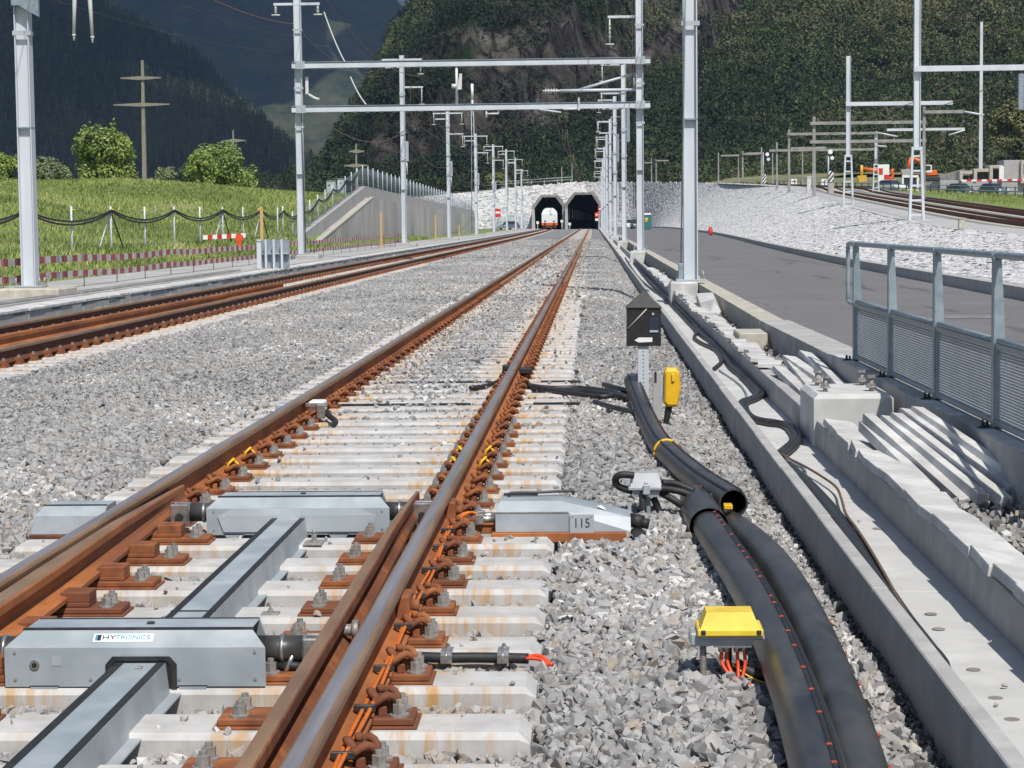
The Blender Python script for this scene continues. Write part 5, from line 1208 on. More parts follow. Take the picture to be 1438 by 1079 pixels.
# ------------------------------------------------------------------ tunnel mouths
def portal(label, poly, Y, depth, bottom=-.3):
    """poly: outer outline (X,z) from bottom left round to bottom right"""
    cx = sum(p[0] for p in poly)/len(poly); t = thing('tunnel_portal', label, 'tunnel', (cx, Y, 0), 'twin tunnel mouths')
    cz = 2.2; th = .42
    inn = [(x+(th if x < cx else -th), z if z < .5 else z-th*.9) for x, z in poly]
    m = MB(); n = len(poly); yb = Y+13
    for i in range(n-1):
        a, b, c, d = poly[i], poly[i+1], inn[i+1], inn[i]
        m.add([(a[0], Y, a[1]), (b[0], Y, b[1]), (c[0], Y, c[1]), (d[0], Y, d[1])], [(0, 1, 2, 3)])
        m.add([(a[0], Y, a[1]), (b[0], Y, b[1]), (b[0], yb, b[1]), (a[0], yb, a[1])], [(0, 1, 2, 3)])
        m.add([(d[0], Y, d[1]), (c[0], Y, c[1]), (c[0], Y+2, c[1]), (d[0], Y+2, d[1])], [(0, 1, 2, 3)])
    m.build('hood', 'conc_dark', t)
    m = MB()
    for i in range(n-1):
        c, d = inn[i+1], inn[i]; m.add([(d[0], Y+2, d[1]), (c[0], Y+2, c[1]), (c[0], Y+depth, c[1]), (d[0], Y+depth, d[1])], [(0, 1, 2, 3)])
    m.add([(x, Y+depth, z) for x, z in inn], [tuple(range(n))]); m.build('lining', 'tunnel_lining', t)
    m = MB(); m.add([(inn[0][0], Y, .0), (inn[-1][0], Y, .0), (inn[-1][0], Y+depth, .0), (inn[0][0], Y+depth, .0)], [(0, 1, 2, 3)]); m.build('invert', 'gravel_dark', t)
    for s, k in ((0, -1), (-1, 1)):
        x = poly[s][0]; m = MB(); m.hull([(x-.12, Y-.3, -.3), (x+.5*-k+.12*0, Y-.3, -.3), (x-.12, Y+2, -.3), (x-.5*k, Y+2, -.3), (x-.12, Y+.05, 4.6), (x-.4*k, Y+.05, 4.6), (x-.12, Y+2, 4.6), (x-.4*k, Y+2, 4.6)]); m.build('jamb', 'conc', t)
    return t
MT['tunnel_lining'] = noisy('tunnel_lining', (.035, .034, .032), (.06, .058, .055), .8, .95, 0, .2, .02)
portal('larger right-hand octagonal tunnel mouth at the end of the central track', [(-5.25, -.3), (-5.3, 4.9), (-3.75, 6.9), (.2, 6.9), (1.45, 4.95), (1.45, -.3)], 394.5, 130)
portal('smaller left-hand octagonal tunnel mouth with the white locomotive inside', [(-11.6, -.3), (-11.65, 4.4), (-10.1, 6.5), (-6.75, 6.5), (-5.45, 4.75), (-5.45, -.3)], 396, 130)
t = thing('tunnel_marker', 'row of pale marker rods along the wall inside the right tunnel', 'marker rods', (-3, 420, 0))
for k in range(13):
    u = k/12; x = -4.55+4.2*u**.8; y = 397.5+16*u; m = MB(); m.cbox(x-.05, x+.05, y, y+.05, 2.0-.5*u, 3.9-1.1*u, .01); m.build('rod', 'conc_beige', t)

# ------------------------------------------------------------------ white locomotive standing in the left tunnel mouth
lx = -8.35; Y = 396.6
t = thing('locomotive', 'white locomotive with orange skirt standing in the left tunnel mouth', 'locomotive', (lx, Y, 0))
m = MB(); w = 1.5
pr = [(-w, 1.25), (-w, 3.0), (-w+.25, 3.7), (-.7, 4.15), (.7, 4.15), (w-.25, 3.7), (w, 3.0), (w, 1.25)]
m.hull([(lx+a, Y+.9 if b > 3.1 else Y+.1, b) for a, b in pr]+[(lx+a, Y+14, b) for a, b in pr]); bd = m.build('body', 'car_white', t)
for a, b in ((-1.0, -.1), (.55, 1.1)):
    m = MB(); m.hull([(lx+a, Y+.14, 2.92), (lx+b, Y+.14, 2.92), (lx+a+.08, Y+.7, 3.5), (lx+b-.08, Y+.7, 3.5), (lx+a, Y+.4, 2.92), (lx+b, Y+.4, 2.92), (lx+a+.08, Y+.95, 3.5), (lx+b-.08, Y+.95, 3.5)]); m.build('window', 'glass', bd)
m = MB(); m.cbox(lx+.1, lx+.5, Y-.05, Y+.5, 2.9, 4.05, .03); m.build('exhaust', 'white', bd)
m = MB(); m.cbox(lx-1.55, lx+1.55, Y+.05, Y+13.5, .75, 1.28, .05); m.build('skirt', 'orange_machine', t)
m = MB(); m.cbox(lx-1.3, lx+1.3, Y-.02, Y+13, .25, .76, .03); m.build('bogie', 'rust_dark', t)
for s in (-.85, .85):
    m = MB(); m.tube([(lx+s, Y-.45, 1.03), (lx+s, Y+.1, 1.03)], .11, 10); m.tube([(lx+s, Y-.5, 1.03), (lx+s, Y-.42, 1.03)], .24, 12); m.build('buffer', 'dark_steel', t)
    m = MB(); m.cbox(lx+s-.16, lx+s+.16, Y+.02, Y+.12, 1.45, 1.7, .02); m.build('headlight', 'glass', bd)
for px, py, lb in ((755, 313, 'small white lamp box by the left jamb of the left tunnel'), (789, 311, 'small white lamp box by the pier between the tunnels'), (800, 315, 'small white lamp box low at the left jamb of the right tunnel')):
    p = atY(px, py, 394); m = MB(); m.cbox(p.x-.25, p.x+.25, 393.9, 394.1, p.z-.25, p.z+.25, .03); m.tube([(p.x, 394, -.2), (p.x, 394, p.z-.2)], .05, 6); tag(m.build('lamp_box', 'white', loc=(p.x, 394, 0)), lb, 'lamp box', 'lamp boxes at the tunnels')
for px, py0, lb, n2 in ((838, 302, 'lower red and white marker board at the right tunnel', 2), (842.5, 294, 'upper red marker board on its post at the right tunnel', 1)):
    p = atY(px, py0, 380); t = thing('marker_board', lb, 'marker board', (p.x, 380, 0), 'marker boards at the right tunnel')
    m = MB(); m.tube([(p.x, 380.06, -.2), (p.x, 380.06, p.z)], .05, 6); m.build('post', 'dark_steel', t)
    m = MB(); m.cbox(p.x-.36, p.x+.36, 379.95, 380.03, p.z-.45, p.z+.45, .03); bd = m.build('board', 'red', t)
    m = MB(); m.cbox(p.x-.2, p.x+.2, 379.92, 379.94, p.z-.12, p.z+.15, .005); m.build('bar', 'white', bd)
    if n2 == 2: m = MB(); m.cbox(p.x-.3, p.x+.3, 379.95, 380.03, p.z-1.1, p.z-.65, .02); m.build('lower_board', 'white', t)

# ------------------------------------------------------------------ masts
def hsec(m, x, y, z0, z1, w=.28, d=.30, tf=.02, tw=.014):
    for s in (-1, 1): m.box(x+s*w/2-(tf if s > 0 else 0), x+s*w/2+(0 if s > 0 else tf), y-d/2, y+d/2, z0, z1)
    m.box(x-w/2+tf, x+w/2-tf, y-tw/2-d*.12, y+tw/2-d*.12, z0, z1)
def insulator(m, x, y, z, L=.55, mi=0):
    m.tube([(x, y, z), (x, y, z-L)], .028, 8, mi)
    for k in range(4): m.tube([(x, y, z-L*.25-k*L*.16), (x, y, z-L*.25-k*L*.16-.02)], .06, 10, mi)
    m.tube([(x-.17, y, z-L-.02), (x+.17, y, z-L-.02)], .03, 6, mi)
ML, MR = [], []
def mast(px, by, Y, ztop, z0, label, w=.28, grp='steel masts along the new tracks', block=True, bl='pale concrete base'):
    p = atY(px, by, Y); x = p.x; t = thing('catenary_mast', label, 'mast', (x, Y, z0), grp)
    m = MB(); hsec(m, x, Y, z0+.03, ztop, w); col = m.build('column', 'galv_pole', t)
    m = MB(); m.box(x-w/2-.004, x+w/2+.004, Y-.154, Y+.154, 3.5, 3.53); m.build('joint', 'galv_rail', col)
    if Y < 260:
        for zz in (5.35, 6.9, 9.2):
            if zz < ztop-.5: m = MB(); m.box(x-w/2-.012, x+w/2+.012, Y-.17, Y-.152, zz, zz+.09); m.box(x-w/2-.03, x-w/2-.012, Y-.17, Y+.1, zz, zz+.09); m.box(x+w/2+.012, x+w/2+.05, Y-.17, Y+.05, zz+.0, zz+.09); m.build('clamp_band', 'galv', col)
    m = MB(); m.cbox(x-.30, x+.30, Y-.26, Y+.26, z0+.005, z0+.04, .005); bp = m.build('base_plate', 'galv', t)
    for sx in (-.24, .24):
        for sy in (-.2, .2):
            m = MB(); m.tube([(x+sx, Y+sy, z0+.04), (x+sx, Y+sy, z0+.2)], .022, 8); m.tube([(x+sx, Y+sy, z0+.04), (x+sx, Y+sy, z0+.085)], .045, 6, 0, True, False); m.build('anchor_bolt', 'bolt', bp)
    return t, x
def arm(t, x, Y, z, x1, drop=.55, nm='cross_arm'):
    m = MB(); m.cbox(min(x, x1), max(x, x1), Y-.05, Y+.05, z-.05, z+.05, .008); a = m.build(nm, 'galv_pole', t)
    if drop:
        m = MB(); xe = x1+(.08 if x1 < x else -.08); insulator(m, xe, Y, z-.05, drop); m.build('insulator', 'porcelain', a)
    return a
ord_ = ['nearest', 'second', 'third', 'fourth', 'fifth', 'sixth', 'seventh', 'eighth', 'ninth']
RM = [(970, 393, 41.5, 12.5), (899.5, 352, 83, 12.5), (877, 335, 124.5, 11.1), (864.5, 330, 166, 11.4), (858, 326, 207, 11.6), (853, 323, 249, 11.8), (849.5, 322, 290, 11.8), (847, 321, 332, 11.4), (845, 320, 373, 10.3)]
for i, (px, by, Y, zt) in enumerate(RM):
    t, x = mast(px, by, Y, zt, .3, f'{ord_[i]} galvanised mast from the camera, between trough and road'+(', carrying the portal beams' if i == 1 else ''))
    MR.append((x, Y, zt, t))
    foundation(x-.42, 2.06, Y-.55, Y+.6, .30, f'pale concrete base under the {ord_[i]} mast of the right-hand row', False, 'conc_white' if i < 3 else 'conc_new')
    if i == 0: continue
    if i == 1:
        z = atY(870, 24, Y).z; arm(t, x, Y, z, x-1.25, 1.0)
        # bracket arm reaching out over the central track
        m = MB(); a = atY(762, 128, Y); zz = a.z; x2 = x-.2
        m.tube([(a.x+.7, Y, zz), (x2, Y, zz)], .06, 8); m.tube([(x2, Y, zz), (x2, Y, zz+.66)], .05, 8); m.tube([(x2, Y, zz+.64), (atY(814, 125, Y).x, Y, zz+.04)], .05, 8)
        m.box(x2-.02, x, Y-.03, Y+.03, zz-.05, zz+.03); m.box(x2-.02, x, Y-.03, Y+.03, zz+.58, zz+.66); br = m.build('bracket_arm', 'galv_pole', t)
        m = MB()
        m.tube([(a.x, Y, zz), (a.x+.72, Y, zz)], .04, 8)
        for k in range(5): m.tube([(a.x+.1+k*.11, Y, zz), (a.x+.14+k*.11, Y, zz)], .085, 10)
        m.build('insulator', 'porcelain', br)
    else:
        arm(t, x, Y, zt-.3, x-1.35, .9); arm(t, x, Y, zt-2.0, x-1.4, .7); arm(t, x, Y, zt-2.9, x-1.3, 0)
        m = MB(); m.cbox(x+.16, x+.36, Y-.1, Y+.1, 6.2, 8.4, .02); m.build('tension_weight', 'galv_rail', t)
        m = MB(); m.tube([(x-.14, Y, 6.2), (x-.75, Y, 6.9), (x-.75, Y, 7.7), (x-.14, Y, 7.7)], .04, 6); m.build('strut', 'galv', t)
m = MB(); x, Y = MR[0][0], 41.3; g0, g1 = atY(956, 384, Y), atY(962, 20, Y); m.tube([g0, g1, g1+(g1-g0)*.5], .018, 6); m.cbox(g0.x-.05, g0.x+.05, Y-.05, Y+.05, .3, g0.z+.2, .01); m.build('guy_rod', 'galv_rail', MR[0][3])
LM = [(43, 405, 41.5, 9.0), (424, 357, 83, 11.6), (568, 340, 124.5, None), (631, 333, 166, None), (669.5, 328, 207, None), (694, 325, 249, None), (712, 323, 290, None), (724.5, 321, 332, None), (733, 320, 373, None)]
LTOP = [0, 0, 78, 155, 188, 203, 210, 222, 238]
for i, (px, by, Y, zt) in enumerate(LM):
    if zt is None: zt = atY(px, LTOP[i], Y).z
    t, x = mast(px, by, Y, zt, .3, f'{ord_[i]} galvanised mast from the camera beside the left path'+(', carrying the portal beams' if i == 1 else ', thick, at the left edge' if i == 0 else ''), .29 if i == 0 else .28)
    ML.append((x, Y, zt, t)); foundation(x-.5, x+.75, Y-.7, Y+.75, .30, f'pale concrete base under the {ord_[i]} mast of the left-hand row', False, 'conc' if i else 'conc_beige')
    if i == 0:
        m = MB(); a = atY(48, 6, Y); m.hull([(x-.1, Y-.25, a.z+.0), (x+.1, Y-.25, a.z-.05), (x+.4, Y-.3, a.z-.28), (x+.4, Y-.3, a.z+.35), (x-.1, Y-.25, a.z+.6), (x-.1, Y-.2, a.z), (x+.4, Y-.2, a.z-.28), (x+.4, Y-.2, a.z+.35), (x-.1, Y-.2, a.z+.6)]); m.cbox(x-.16, x+.16, Y-.27, Y-.15, a.z-.05, a.z+.9, .01); m.build('switch_box', 'galv_rail', t)
        m = MB(); m.cbox(x-.2, x+1.6, Y-.06, Y+.06, 7.2, 7.34, .01); a2 = m.build('cross_arm', 'galv_pole', t)
        for px2, py2, q in ((104, 57, .05), (130, 60, -.05)):
            e = atY(px2, py2, Y); m = MB(); m.tube([(e.x+q*1.5, Y, 7.2), (e.x+q*.6, Y, e.z+.8), (e.x, Y, e.z+.1)], [.03, .045, .03], 8); m.tube([(e.x, Y, e.z+.14), (e.x, Y, e.z)], .022, 8); m.tube([(e.x, Y, e.z+.12), (e.x, Y, e.z+.09)], .04, 8); m.build('insulator', 'porcelain', a2)
    elif i == 1:
        z = atY(424, 6, Y).z; arm(t, x, Y, z, x-.95, .35); arm(t, x, Y, z, x+.9, .35)
        m = MB(); a, b = atY(429, 133, Y), atY(433, 108, Y); m.cbox(a.x, b.x, Y-.06, Y+.06, a.z, b.z, .02); m.tube([(b.x, Y, a.z), (b.x+.25, Y, a.z-.15), (b.x+.42, Y, a.z-.2)], .05, 8); m.build('insulator', 'porcelain', t)
        m = MB(); m.tube([(x+.2, Y-.3, .4), (x+.1, Y-.1, 6.1)], .02, 6); m.build('guy_rod', 'dark_steel', t)
    else:
        arm(t, x, Y, zt-.25, x-1.2, 0 if i == 2 else .8); arm(t, x, Y, zt-.25, x+1.2, .8); arm(t, x, Y, zt-1.9, x+1.25, .95); arm(t, x, Y, zt-.7, x-1.0, 0)
        m = MB(); m.cbox(x+.15, x+.33, Y-.09, Y+.09, 5.2, 6.4, .02); m.tube([(x+.2, Y, 5.2), (x+.24, Y, 4.4)], .05, 6); m.build('tension_weight', 'galv', t)
# portal beams spanning both tracks
for zi, (ya, yb, lb) in enumerate(((91.5, 85.5, 'upper galvanised portal beam spanning both tracks'), (153.5, 147.5, 'lower galvanised portal beam spanning both tracks'))):
    a, b = atY(410, ya, 82.75), atY(913, yb, 82.75); z = (a.z+b.z)/2; t = thing('portal_beam', lb, 'beam', (a.x, 82.75, z), 'portal beams over the tracks')
    m = MB(); m.cbox(a.x, b.x, 82.62, 82.82, z-.13, z+.045, .006); m.build('beam', 'galv_pole', t)
    m = MB(); m.box(a.x+.01, b.x-.01, 82.70, 82.80, z+.046, z+.10); m.box(a.x, b.x, 82.62, 82.82, z+.101, z+.125); m.build('top_flange', 'galv_rail', t)  # darker steel colour paints in the shade of the recessed web
    m = MB(); x = a.x+.4
    while x < b.x: m.cbox(x-.08, x+.08, 82.66, 82.8, z-.165, z-.131, .005); x += .53
    o = m.build('bolted_cleats', 'galv_rail', t); o['kind'] = 'stuff'
    for px in (424, 899.5):
        X = atY(px, 200, 82.75).x; m = MB(); m.cbox(X-.19, X+.19, 82.6, 82.615, z-.16, z+.15, .004); m.build('clamp_plate', 'galv', t)
    if zi == 0:
        m = MB(); p = atY(641, 98, 82.7); q = atY(641, 150, 82.7); m.tube([(p.x, 82.72, z-.13), (p.x, 82.72, q.z+.05)], .055, 8); m.build('drop_post', 'galv_pole', t)
        m = MB(); r0 = atY(645, 126, 82.6); m.hull([(r0.x-.08, 82.5, r0.z), (r0.x+.1, 82.5, r0.z), (r0.x+.02, 82.5, r0.z+.62), (r0.x+.12, 82.5, r0.z+.62), (r0.x-.08, 82.6, r0.z), (r0.x+.1, 82.6, r0.z), (r0.x+.02, 82.6, r0.z+.62), (r0.x+.12, 82.6, r0.z+.62)]); m.tube([(r0.x-.3, 82.6, r0.z+.15), (r0.x-.1, 82.6, r0.z+.12)], .09, 10); m.build('insulator', 'porcelain', t)
    else:
        for p0, p1 in ((683, 700),):
            u = atY(p0, 160, 82.7); v = atY(p1, 160, 82.7); m = MB(); m.tube([(u.x, 82.7, u.z), (v.x, 82.7, u.z)], .035, 8); m.tube([(u.x, 82.7, z-.13), (u.x, 82.7, u.z-.16)], .04, 8); m.tube([(v.x, 82.7, z-.13), (v.x, 82.7, u.z-.03)], .03, 8); m.build('hanger', 'porcelain', t)
        u, v = atY(791, 154, 82.6), atY(813, 153, 82.6); m = MB(); m.tube([(u.x, 82.6, u.z), (v.x, 82.6, v.z)], .035, 8); m.cbox(v.x-.04, v.x+.04, 82.55, 82.6, z-.2, z+.3, .008); m.build('hanger', 'galv_pole', t)
        u, v = atY(755, 152, 82.6), atY(788, 158, 82.6); m = MB(); m.tube([(u.x, 82.6, z-.13), (v.x, 82.6, v.z)], .03, 8); m.build('strut', 'galv_pole', t)
# slim aerial mast behind the portal
a = atY(665.5, 325, 225); zt = atY(665.5, 118, 225).z
t = thing('aerial_mast', 'slim lattice aerial mast with a white aerial, behind the lower portal beam', 'aerial mast', (a.x, 225, .1))
m = MB()
for s in (-.22, .22): m.tube([(a.x+s, 225, .1), (a.x+s*.5, 225, zt-1.5)], .05, 6)
for k in range(14): m.tube([(a.x-.2, 225, .8+k*1.0), (a.x+.2, 225, 1.3+k*1.0)], .025, 5)
m.build('lattice', 'galv_rail', t); m = MB(); m.tube([(a.x, 225, zt-1.6), (a.x, 225, zt)], .15, 10); m.tube([(a.x, 225, zt-3.5), (a.x, 225, zt-1.4)], .06, 8); m.build('aerial', 'white', t)

# ------------------------------------------------------------------ overhead wires
def sag(a, b, s, n=14): return [Vector(a).lerp(Vector(b), i/n)-Vector((0, 0, s*4*(i/n)*(1-i/n))) for i in range(n+1)]
def wire(label, spans, r=.016, mat='copper', grp='overhead wires'):
    P = []
    for k, (a, b, s) in enumerate(spans): q = sag(a, b, s); P += q if k == 0 else q[1:]
    return tag(MB().tube(P, r, 5, 0, False).build('overhead_wire', mat, loc=P[0]), label, 'wire', grp)
def line(pts, s): return [(pts[i], pts[i+1], s) for i in range(len(pts)-1)]
wire('feeder wire hung along the arms of the right-hand masts, upper of two', line([(x-(1.2 if i else .4), y, zt-1.35 if i else 12.4) for i, (x, y, zt, t) in enumerate(MR)], .25))
wire('feeder wire hung along the arms of the right-hand masts, lower of two', line([(x-1.28, y, zt-2.9) for i, (x, y, zt, t) in enumerate(MR) if i > 0], .3))
for k, (dx, z) in enumerate(((.2, 9.05), (.32, 8.8), (.42, 7.5))): wire(['thin wire sweeping up from the second right-hand mast, leftmost of three', 'thin wire sweeping up from the second right-hand mast, middle of three', 'thin wire sweeping up from the second right-hand mast, lowest of three'][k], [((MR[1][0]+dx, 82.5, z), (MR[0][0]-.3+dx*.5, 41.5, 12.2-.4*k), .5)], .014)
wire('wire between the left-hand masts, hung from the crossbars, left of two', line([(ML[0][0]-.1, 41.5, 8.8), (ML[1][0]-.15, 83, 9.5)]+[(x-1.12, y, zt-1.2) for x, y, zt, t in ML[2:]], .7))
wire('wire between the left-hand masts, hung from the crossbars, right of two', line([(ML[1][0]+.8, 83, 11.0)]+[(x+1.12, y, zt-1.2) for x, y, zt, t in ML[2:]], 1.0))
wire('low sagging wire between the left-hand masts', line([(ML[1][0]+.2, 83, 6.3)]+[(x+.2, y, max(6.2, zt-4.4)) for x, y, zt, t in ML[2:6]], 1.1), .02)
a = atY(455, 17, 82.6); b = atY(484, 87, 82.6); wire('white curved cable dropping from the second left-hand mast to the upper beam', [(a, b, .12)], .03, 'porcelain')
a = atY(492, 108, 82.6); b = atY(514, 147, 82.6); wire('white curved cable between the two portal beams', [(a, b, .1)], .03, 'porcelain')
cw = lambda c, z: [(c(y), y, z) for y in (83, 124.5, 166, 207, 249, 290, 332, 392)]
wire('contact wire strung above the left-hand track', line(cw(lambda y: float(left_c(y)), 5.6), .12), .011); wire('contact wire strung above the central track', line(cw(lambda y: TRK, 5.6), .12), .011)

# ------------------------------------------------------------------ vehicles and small things by the tunnels
def car(x, y, z, rz, paint, label, grp=None, van=False):
    t = thing('parked_car', label, 'car', (0, 0, 0), grp); L, W = (4.4, 1.78)
    m = MB(); m.hull([(sx*a, sy*b, c) for sy in (-1, 1) for sx, a, b, c in ((-1, L/2, W/2*.94, .3), (1, L/2, W/2*.94, .3), (-1, L/2-.02, W/2*.94, .72), (1, L/2-.08, W/2*.92, .66), (-1, L/2-.35, W/2, .92), (1, L/2-.9, W/2, .90), (1, L/2-.3, W/2, .5), (-1, L/2-.3, W/2, .5))]); b = m.build('body', paint, t)
    m = MB(); h = 1.5 if not van else 1.75
    m.hull([(-1.9, s*.78, .88) for s in (-1, 1)]+[(1.1, s*.78, .88) for s in (-1, 1)]+[(-1.35, s*.62, h) for s in (-1, 1)]+[(.35, s*.62, h) for s in (-1, 1)]); cb = m.build('cabin', 'glass', t)
    m = MB(); m.hull([(-1.4, s*.63, h-.03) for s in (-1, 1)]+[(.4, s*.63, h-.03) for s in (-1, 1)]+[(-1.2, s*.55, h+.03) for s in (-1, 1)]+[(.2, s*.55, h+.03) for s in (-1, 1)]); m.build('roof', paint, cb)
    for sx in (-1.35, 1.35):
        for sy in (-1, 1):
            m = MB(); m.tube([(sx, sy*.7, .32), (sx, sy*.9, .32)], .32, 16, 0, True, False); wv = m.build('wheel', 'tyre', t); m = MB(); m.tube([(sx, sy*.895, .32), (sx, sy*.91, .32)], .19, 12); m.build('rim', 'galv', wv)
    for sy in (-.6, .6):
        m = MB(); m.cbox(L/2-.16, L/2-.0, sy-.18, sy+.18, .58, .72, .02); m.build('headlight', 'white', b)
        m = MB(); m.cbox(-L/2-.01, -L/2+.1, sy-.16, sy+.16, .68, .84, .02); m.build('tail_light', 'red', b)
    m = MB(); m.cbox(L/2-.01, L/2+.012, -.26, .26, .42, .53, .004); m.build('number_plate', 'white', b)
    t.location = (x, y, z); t.rotation_euler.z = rz; return t
p = at(682, 326, .14); car(p.x, 372, .14, R(-125), 'car_blue', 'blue-grey car parked by the end of the wing wall left of the tunnels')
p = atY(885, 321, 330); car(p.x, 345, .2, R(-100), 'car_white', 'silver car parked near the tunnel, left of the dark car', 'cars parked at the end of the road')
p = atY(894, 322, 330); car(p.x+.1, 332, .2, R(-85), 'car_grey', 'dark car parked beside the green portable toilet', 'cars parked at the end of the road')
p = at(909.5, 322.5, .2); x, Y = p.x, p.y
t = thing('portable_toilet', 'dark green portable toilet with a yellow notice standing on the road', 'portable toilet', p)
m = MB(); m.cbox(x-.52, x+.52, Y, Y+1.1, .2, 2.35, .04); cb = m.build('cabin', 'toilet_green', t); m = MB(); m.hull([(x-.55, Y-.03, 2.35), (x+.55, Y-.03, 2.35), (x+.55, Y+1.13, 2.35), (x-.55, Y+1.13, 2.35), (x-.4, Y+.1, 2.55), (x+.4, Y+.1, 2.55), (x+.4, Y+1, 2.55), (x-.4, Y+1, 2.55)]); m.build('roof', 'porcelain', t)
m = MB(); m.cbox(x-.38, x+.38, Y-.03, Y-.005, .3, 2.2, .01); dr = m.build('door', 'toilet_green', cb); m = MB(); m.box(x-.4, x+.05, Y-.045, Y-.035, 1.6, 1.9); m.box(x-.4, x+.0, Y-.045, Y-.035, 1.35, 1.5); m.build('notice', 'yellow', dr)
p = at(989.5, 329, .3); x, Y = p.x+.5, p.y
t = thing('hydrant', 'small red hydrant standing at the foot of the stone embankment', 'hydrant', (x, Y, .3)); m = MB(); m.tube([(x, Y, .2), (x, Y, .75)], .13, 10); m.ball((x, Y, .78), .15); m.build('body', 'red', t); m = MB(); m.tube([(x-.22, Y, .62), (x+.22, Y, .62)], .075, 8); m.tube([(x-.05, Y-.2, .4), (x-.05, Y, .4)], .09, 8); m.build('outlet', 'red', t)
p = atY(699, 299, 310); x, Y = p.x, 310
t = thing('road_sign', 'red no-entry board with a white bar on a post left of the tunnels', 'road sign', (x, Y, 0)); m = MB(); m.tube([(x, Y+.05, 0), (x, Y+.05, p.z)], .05, 8); m.build('post', 'galv_rail', t); m = MB(); m.cbox(x-.42, x+.42, Y-.03, Y+.0, p.z-.65, p.z+.6, .02); bd = m.build('board', 'red', t); m = MB(); m.box(x-.33, x+.33, Y-.045, Y-.035, p.z-.12, p.z+.18); m.build('bar', 'white', bd)
t = thing('mesh_fence', 'grey mesh fence and gate between the path and the left tunnel', 'fence', (-15, 388, 0))
for k in range(9):
    x = -19+k*.85; m = MB(); m.tube([(x, 388, 0), (x, 388, 2.6)], .05, 6); m.build('post', 'galv_rail', t)
m = MB()
for k in range(14): m.box(-19, -12.2, 387.98, 388.0, .2+k*.18, .23+k*.18)
for k in range(60): m.box(-19+k*.115, -18.975+k*.115, 388.01, 388.03, .1, 2.5)
m.build('mesh', 'galv_rail', t)
t = thing('footbridge_rail', 'pale railing along the rim above the left tunnel', 'railing', (-14, 404, 8.5))
m = MB()
for dz in (.5, 1.0): m.tube([(-21, 411.5, 8.3+dz), (-10, 410, 8.9+dz), (-4, 409, 9.2+dz)], .06, 6)
m.build('rail', 'galv', t)
for k in range(7):
    x = -20+k*2.6; m = MB(); m.tube([(x, 411.3-.1*k, 8), (x, 411.3-.1*k, 9.6)], .06, 6); m.build('post', 'galv', t)

# ------------------------------------------------------------------ upper railway
def urail(d, label):
    m = MB(); P = offset_curve(UP, d, .32-.045*d); Q = offset_curve(UP, d+.09, .32-.045*d)
    for i in range(len(P)-1):
        a, b, c, e = P[i], Q[i], Q[i+1], P[i+1]; h = Vector((0, 0, .3))
        m.add([a-h, a, b, b-h, e-h, e, c, c-h], [(0, 1, 5, 4), (1, 2, 6, 5), (2, 3, 7, 6)])
    tag(m.build('running_rail', 'rust_dark', loc=P[0]), label, 'rail', 'rails of the upper railway')
for d, lb in ((3.6, 'nearest rail of the upper railway, along the embankment edge'), (5.1, 'second rail from the embankment edge on the upper railway'), (8.2, 'third rail from the embankment edge on the upper railway'), (9.7, 'farthest rail of the upper railway, beside the grass verge')): urail(d, lb)
m = MB()
for d in (4.35, 8.95):
    A, B = offset_curve(UP, d-1.2, .15-.045*d), offset_curve(UP, d+1.2, .15-.045*d)
    for i in range(len(A)-1): m.add([A[i], B[i], B[i+1], A[i+1]], [(0, 1, 2, 3)])
tag(m.build('upper_sleepers', 'conc_beige'), 'beige sleepers of the upper railway', 'sleepers', None, 'stuff')
def umast(px, by, ty, Y, label, kind='brown', beams=(), w=.26):
    a = atY(px, by, Y); zt = atY(px, ty, Y).z; x = a.x; z0 = a.z; t = thing('upper_mast', label, 'mast', (x, Y, z0), 'masts of the upper railway'); m = MB(); mt = 'galv_pole' if kind != 'brown' else 'mast_grey'; w *= .8
    if kind == 'lattice':
        zl = z0+3.2
        for s in (-1, 1): m.hull([(x+s*.33-.06, Y-.1, z0-.3), (x+s*.33+.06, Y-.1, z0-.3), (x+s*.2-.05, Y-.1, zl), (x+s*.2+.05, Y-.1, zl), (x+s*.33-.06, Y+.1, z0-.3), (x+s*.33+.06, Y+.1, z0-.3), (x+s*.2-.05, Y+.1, zl), (x+s*.2+.05, Y+.1, zl)])
        for k in range(5): z = z0+.15+k*.68; hw = .33-.04*k; m.box(x-hw, x+hw, Y-.05, Y+.05, z, z+.09)
        m.box(x-.25, x+.25, Y-.11, Y+.11, zl, zl+.15); hsec(m, x, Y, zl+.15, zt, .3, .3)
    else: m.hull([(x-w/2, Y-.13, z0-.3), (x+w/2, Y-.13, z0-.3), (x-w/2, Y+.13, z0-.3), (x+w/2, Y+.13, z0-.3), (x-w*.36, Y-.1, zt), (x+w*.36, Y-.1, zt), (x-w*.36, Y+.1, zt), (x+w*.36, Y+.1, zt)])
    m.build('column', mt, t)
    for x0, x1, yy in beams:
        A, B = atY(x0, yy, Y), atY(x1, yy, Y); m = MB(); m.cbox(A.x, B.x, Y-.32, Y-.15, A.z-.12, A.z+.14, .01); m.build('cross_beam', 'galv_pole' if kind != 'brown' else 'mast_grey', t)
    return t
umast(1287, 308, -30, 97, 'tall galvanised lattice-footed mast right of the road with one long beam', 'lattice', ((1282, 1520, 98),))
umast(1191, 288, 79, 140, 'galvanised lattice-footed mast with a beam crossing both upper tracks', 'lattice', ((1187, 1337, 147),))
umast(1143, 281, 164, 175, 'brown mast carrying two stacked beams over the upper railway', 'brown', ((1137, 1300, 174), (1137, 1300, 200)), .4)
umast(1297, 296, 150, 170, 'brown mast hidden partly behind the tall galvanised mast', 'brown', ((1297, 1352, 158), ), .34)
umast(1108, 268, 182, 215, 'brown mast with an angled bracket left of the double-beam mast', 'brown', ((1105, 1232, 189), (1110, 1160, 209)), .34)
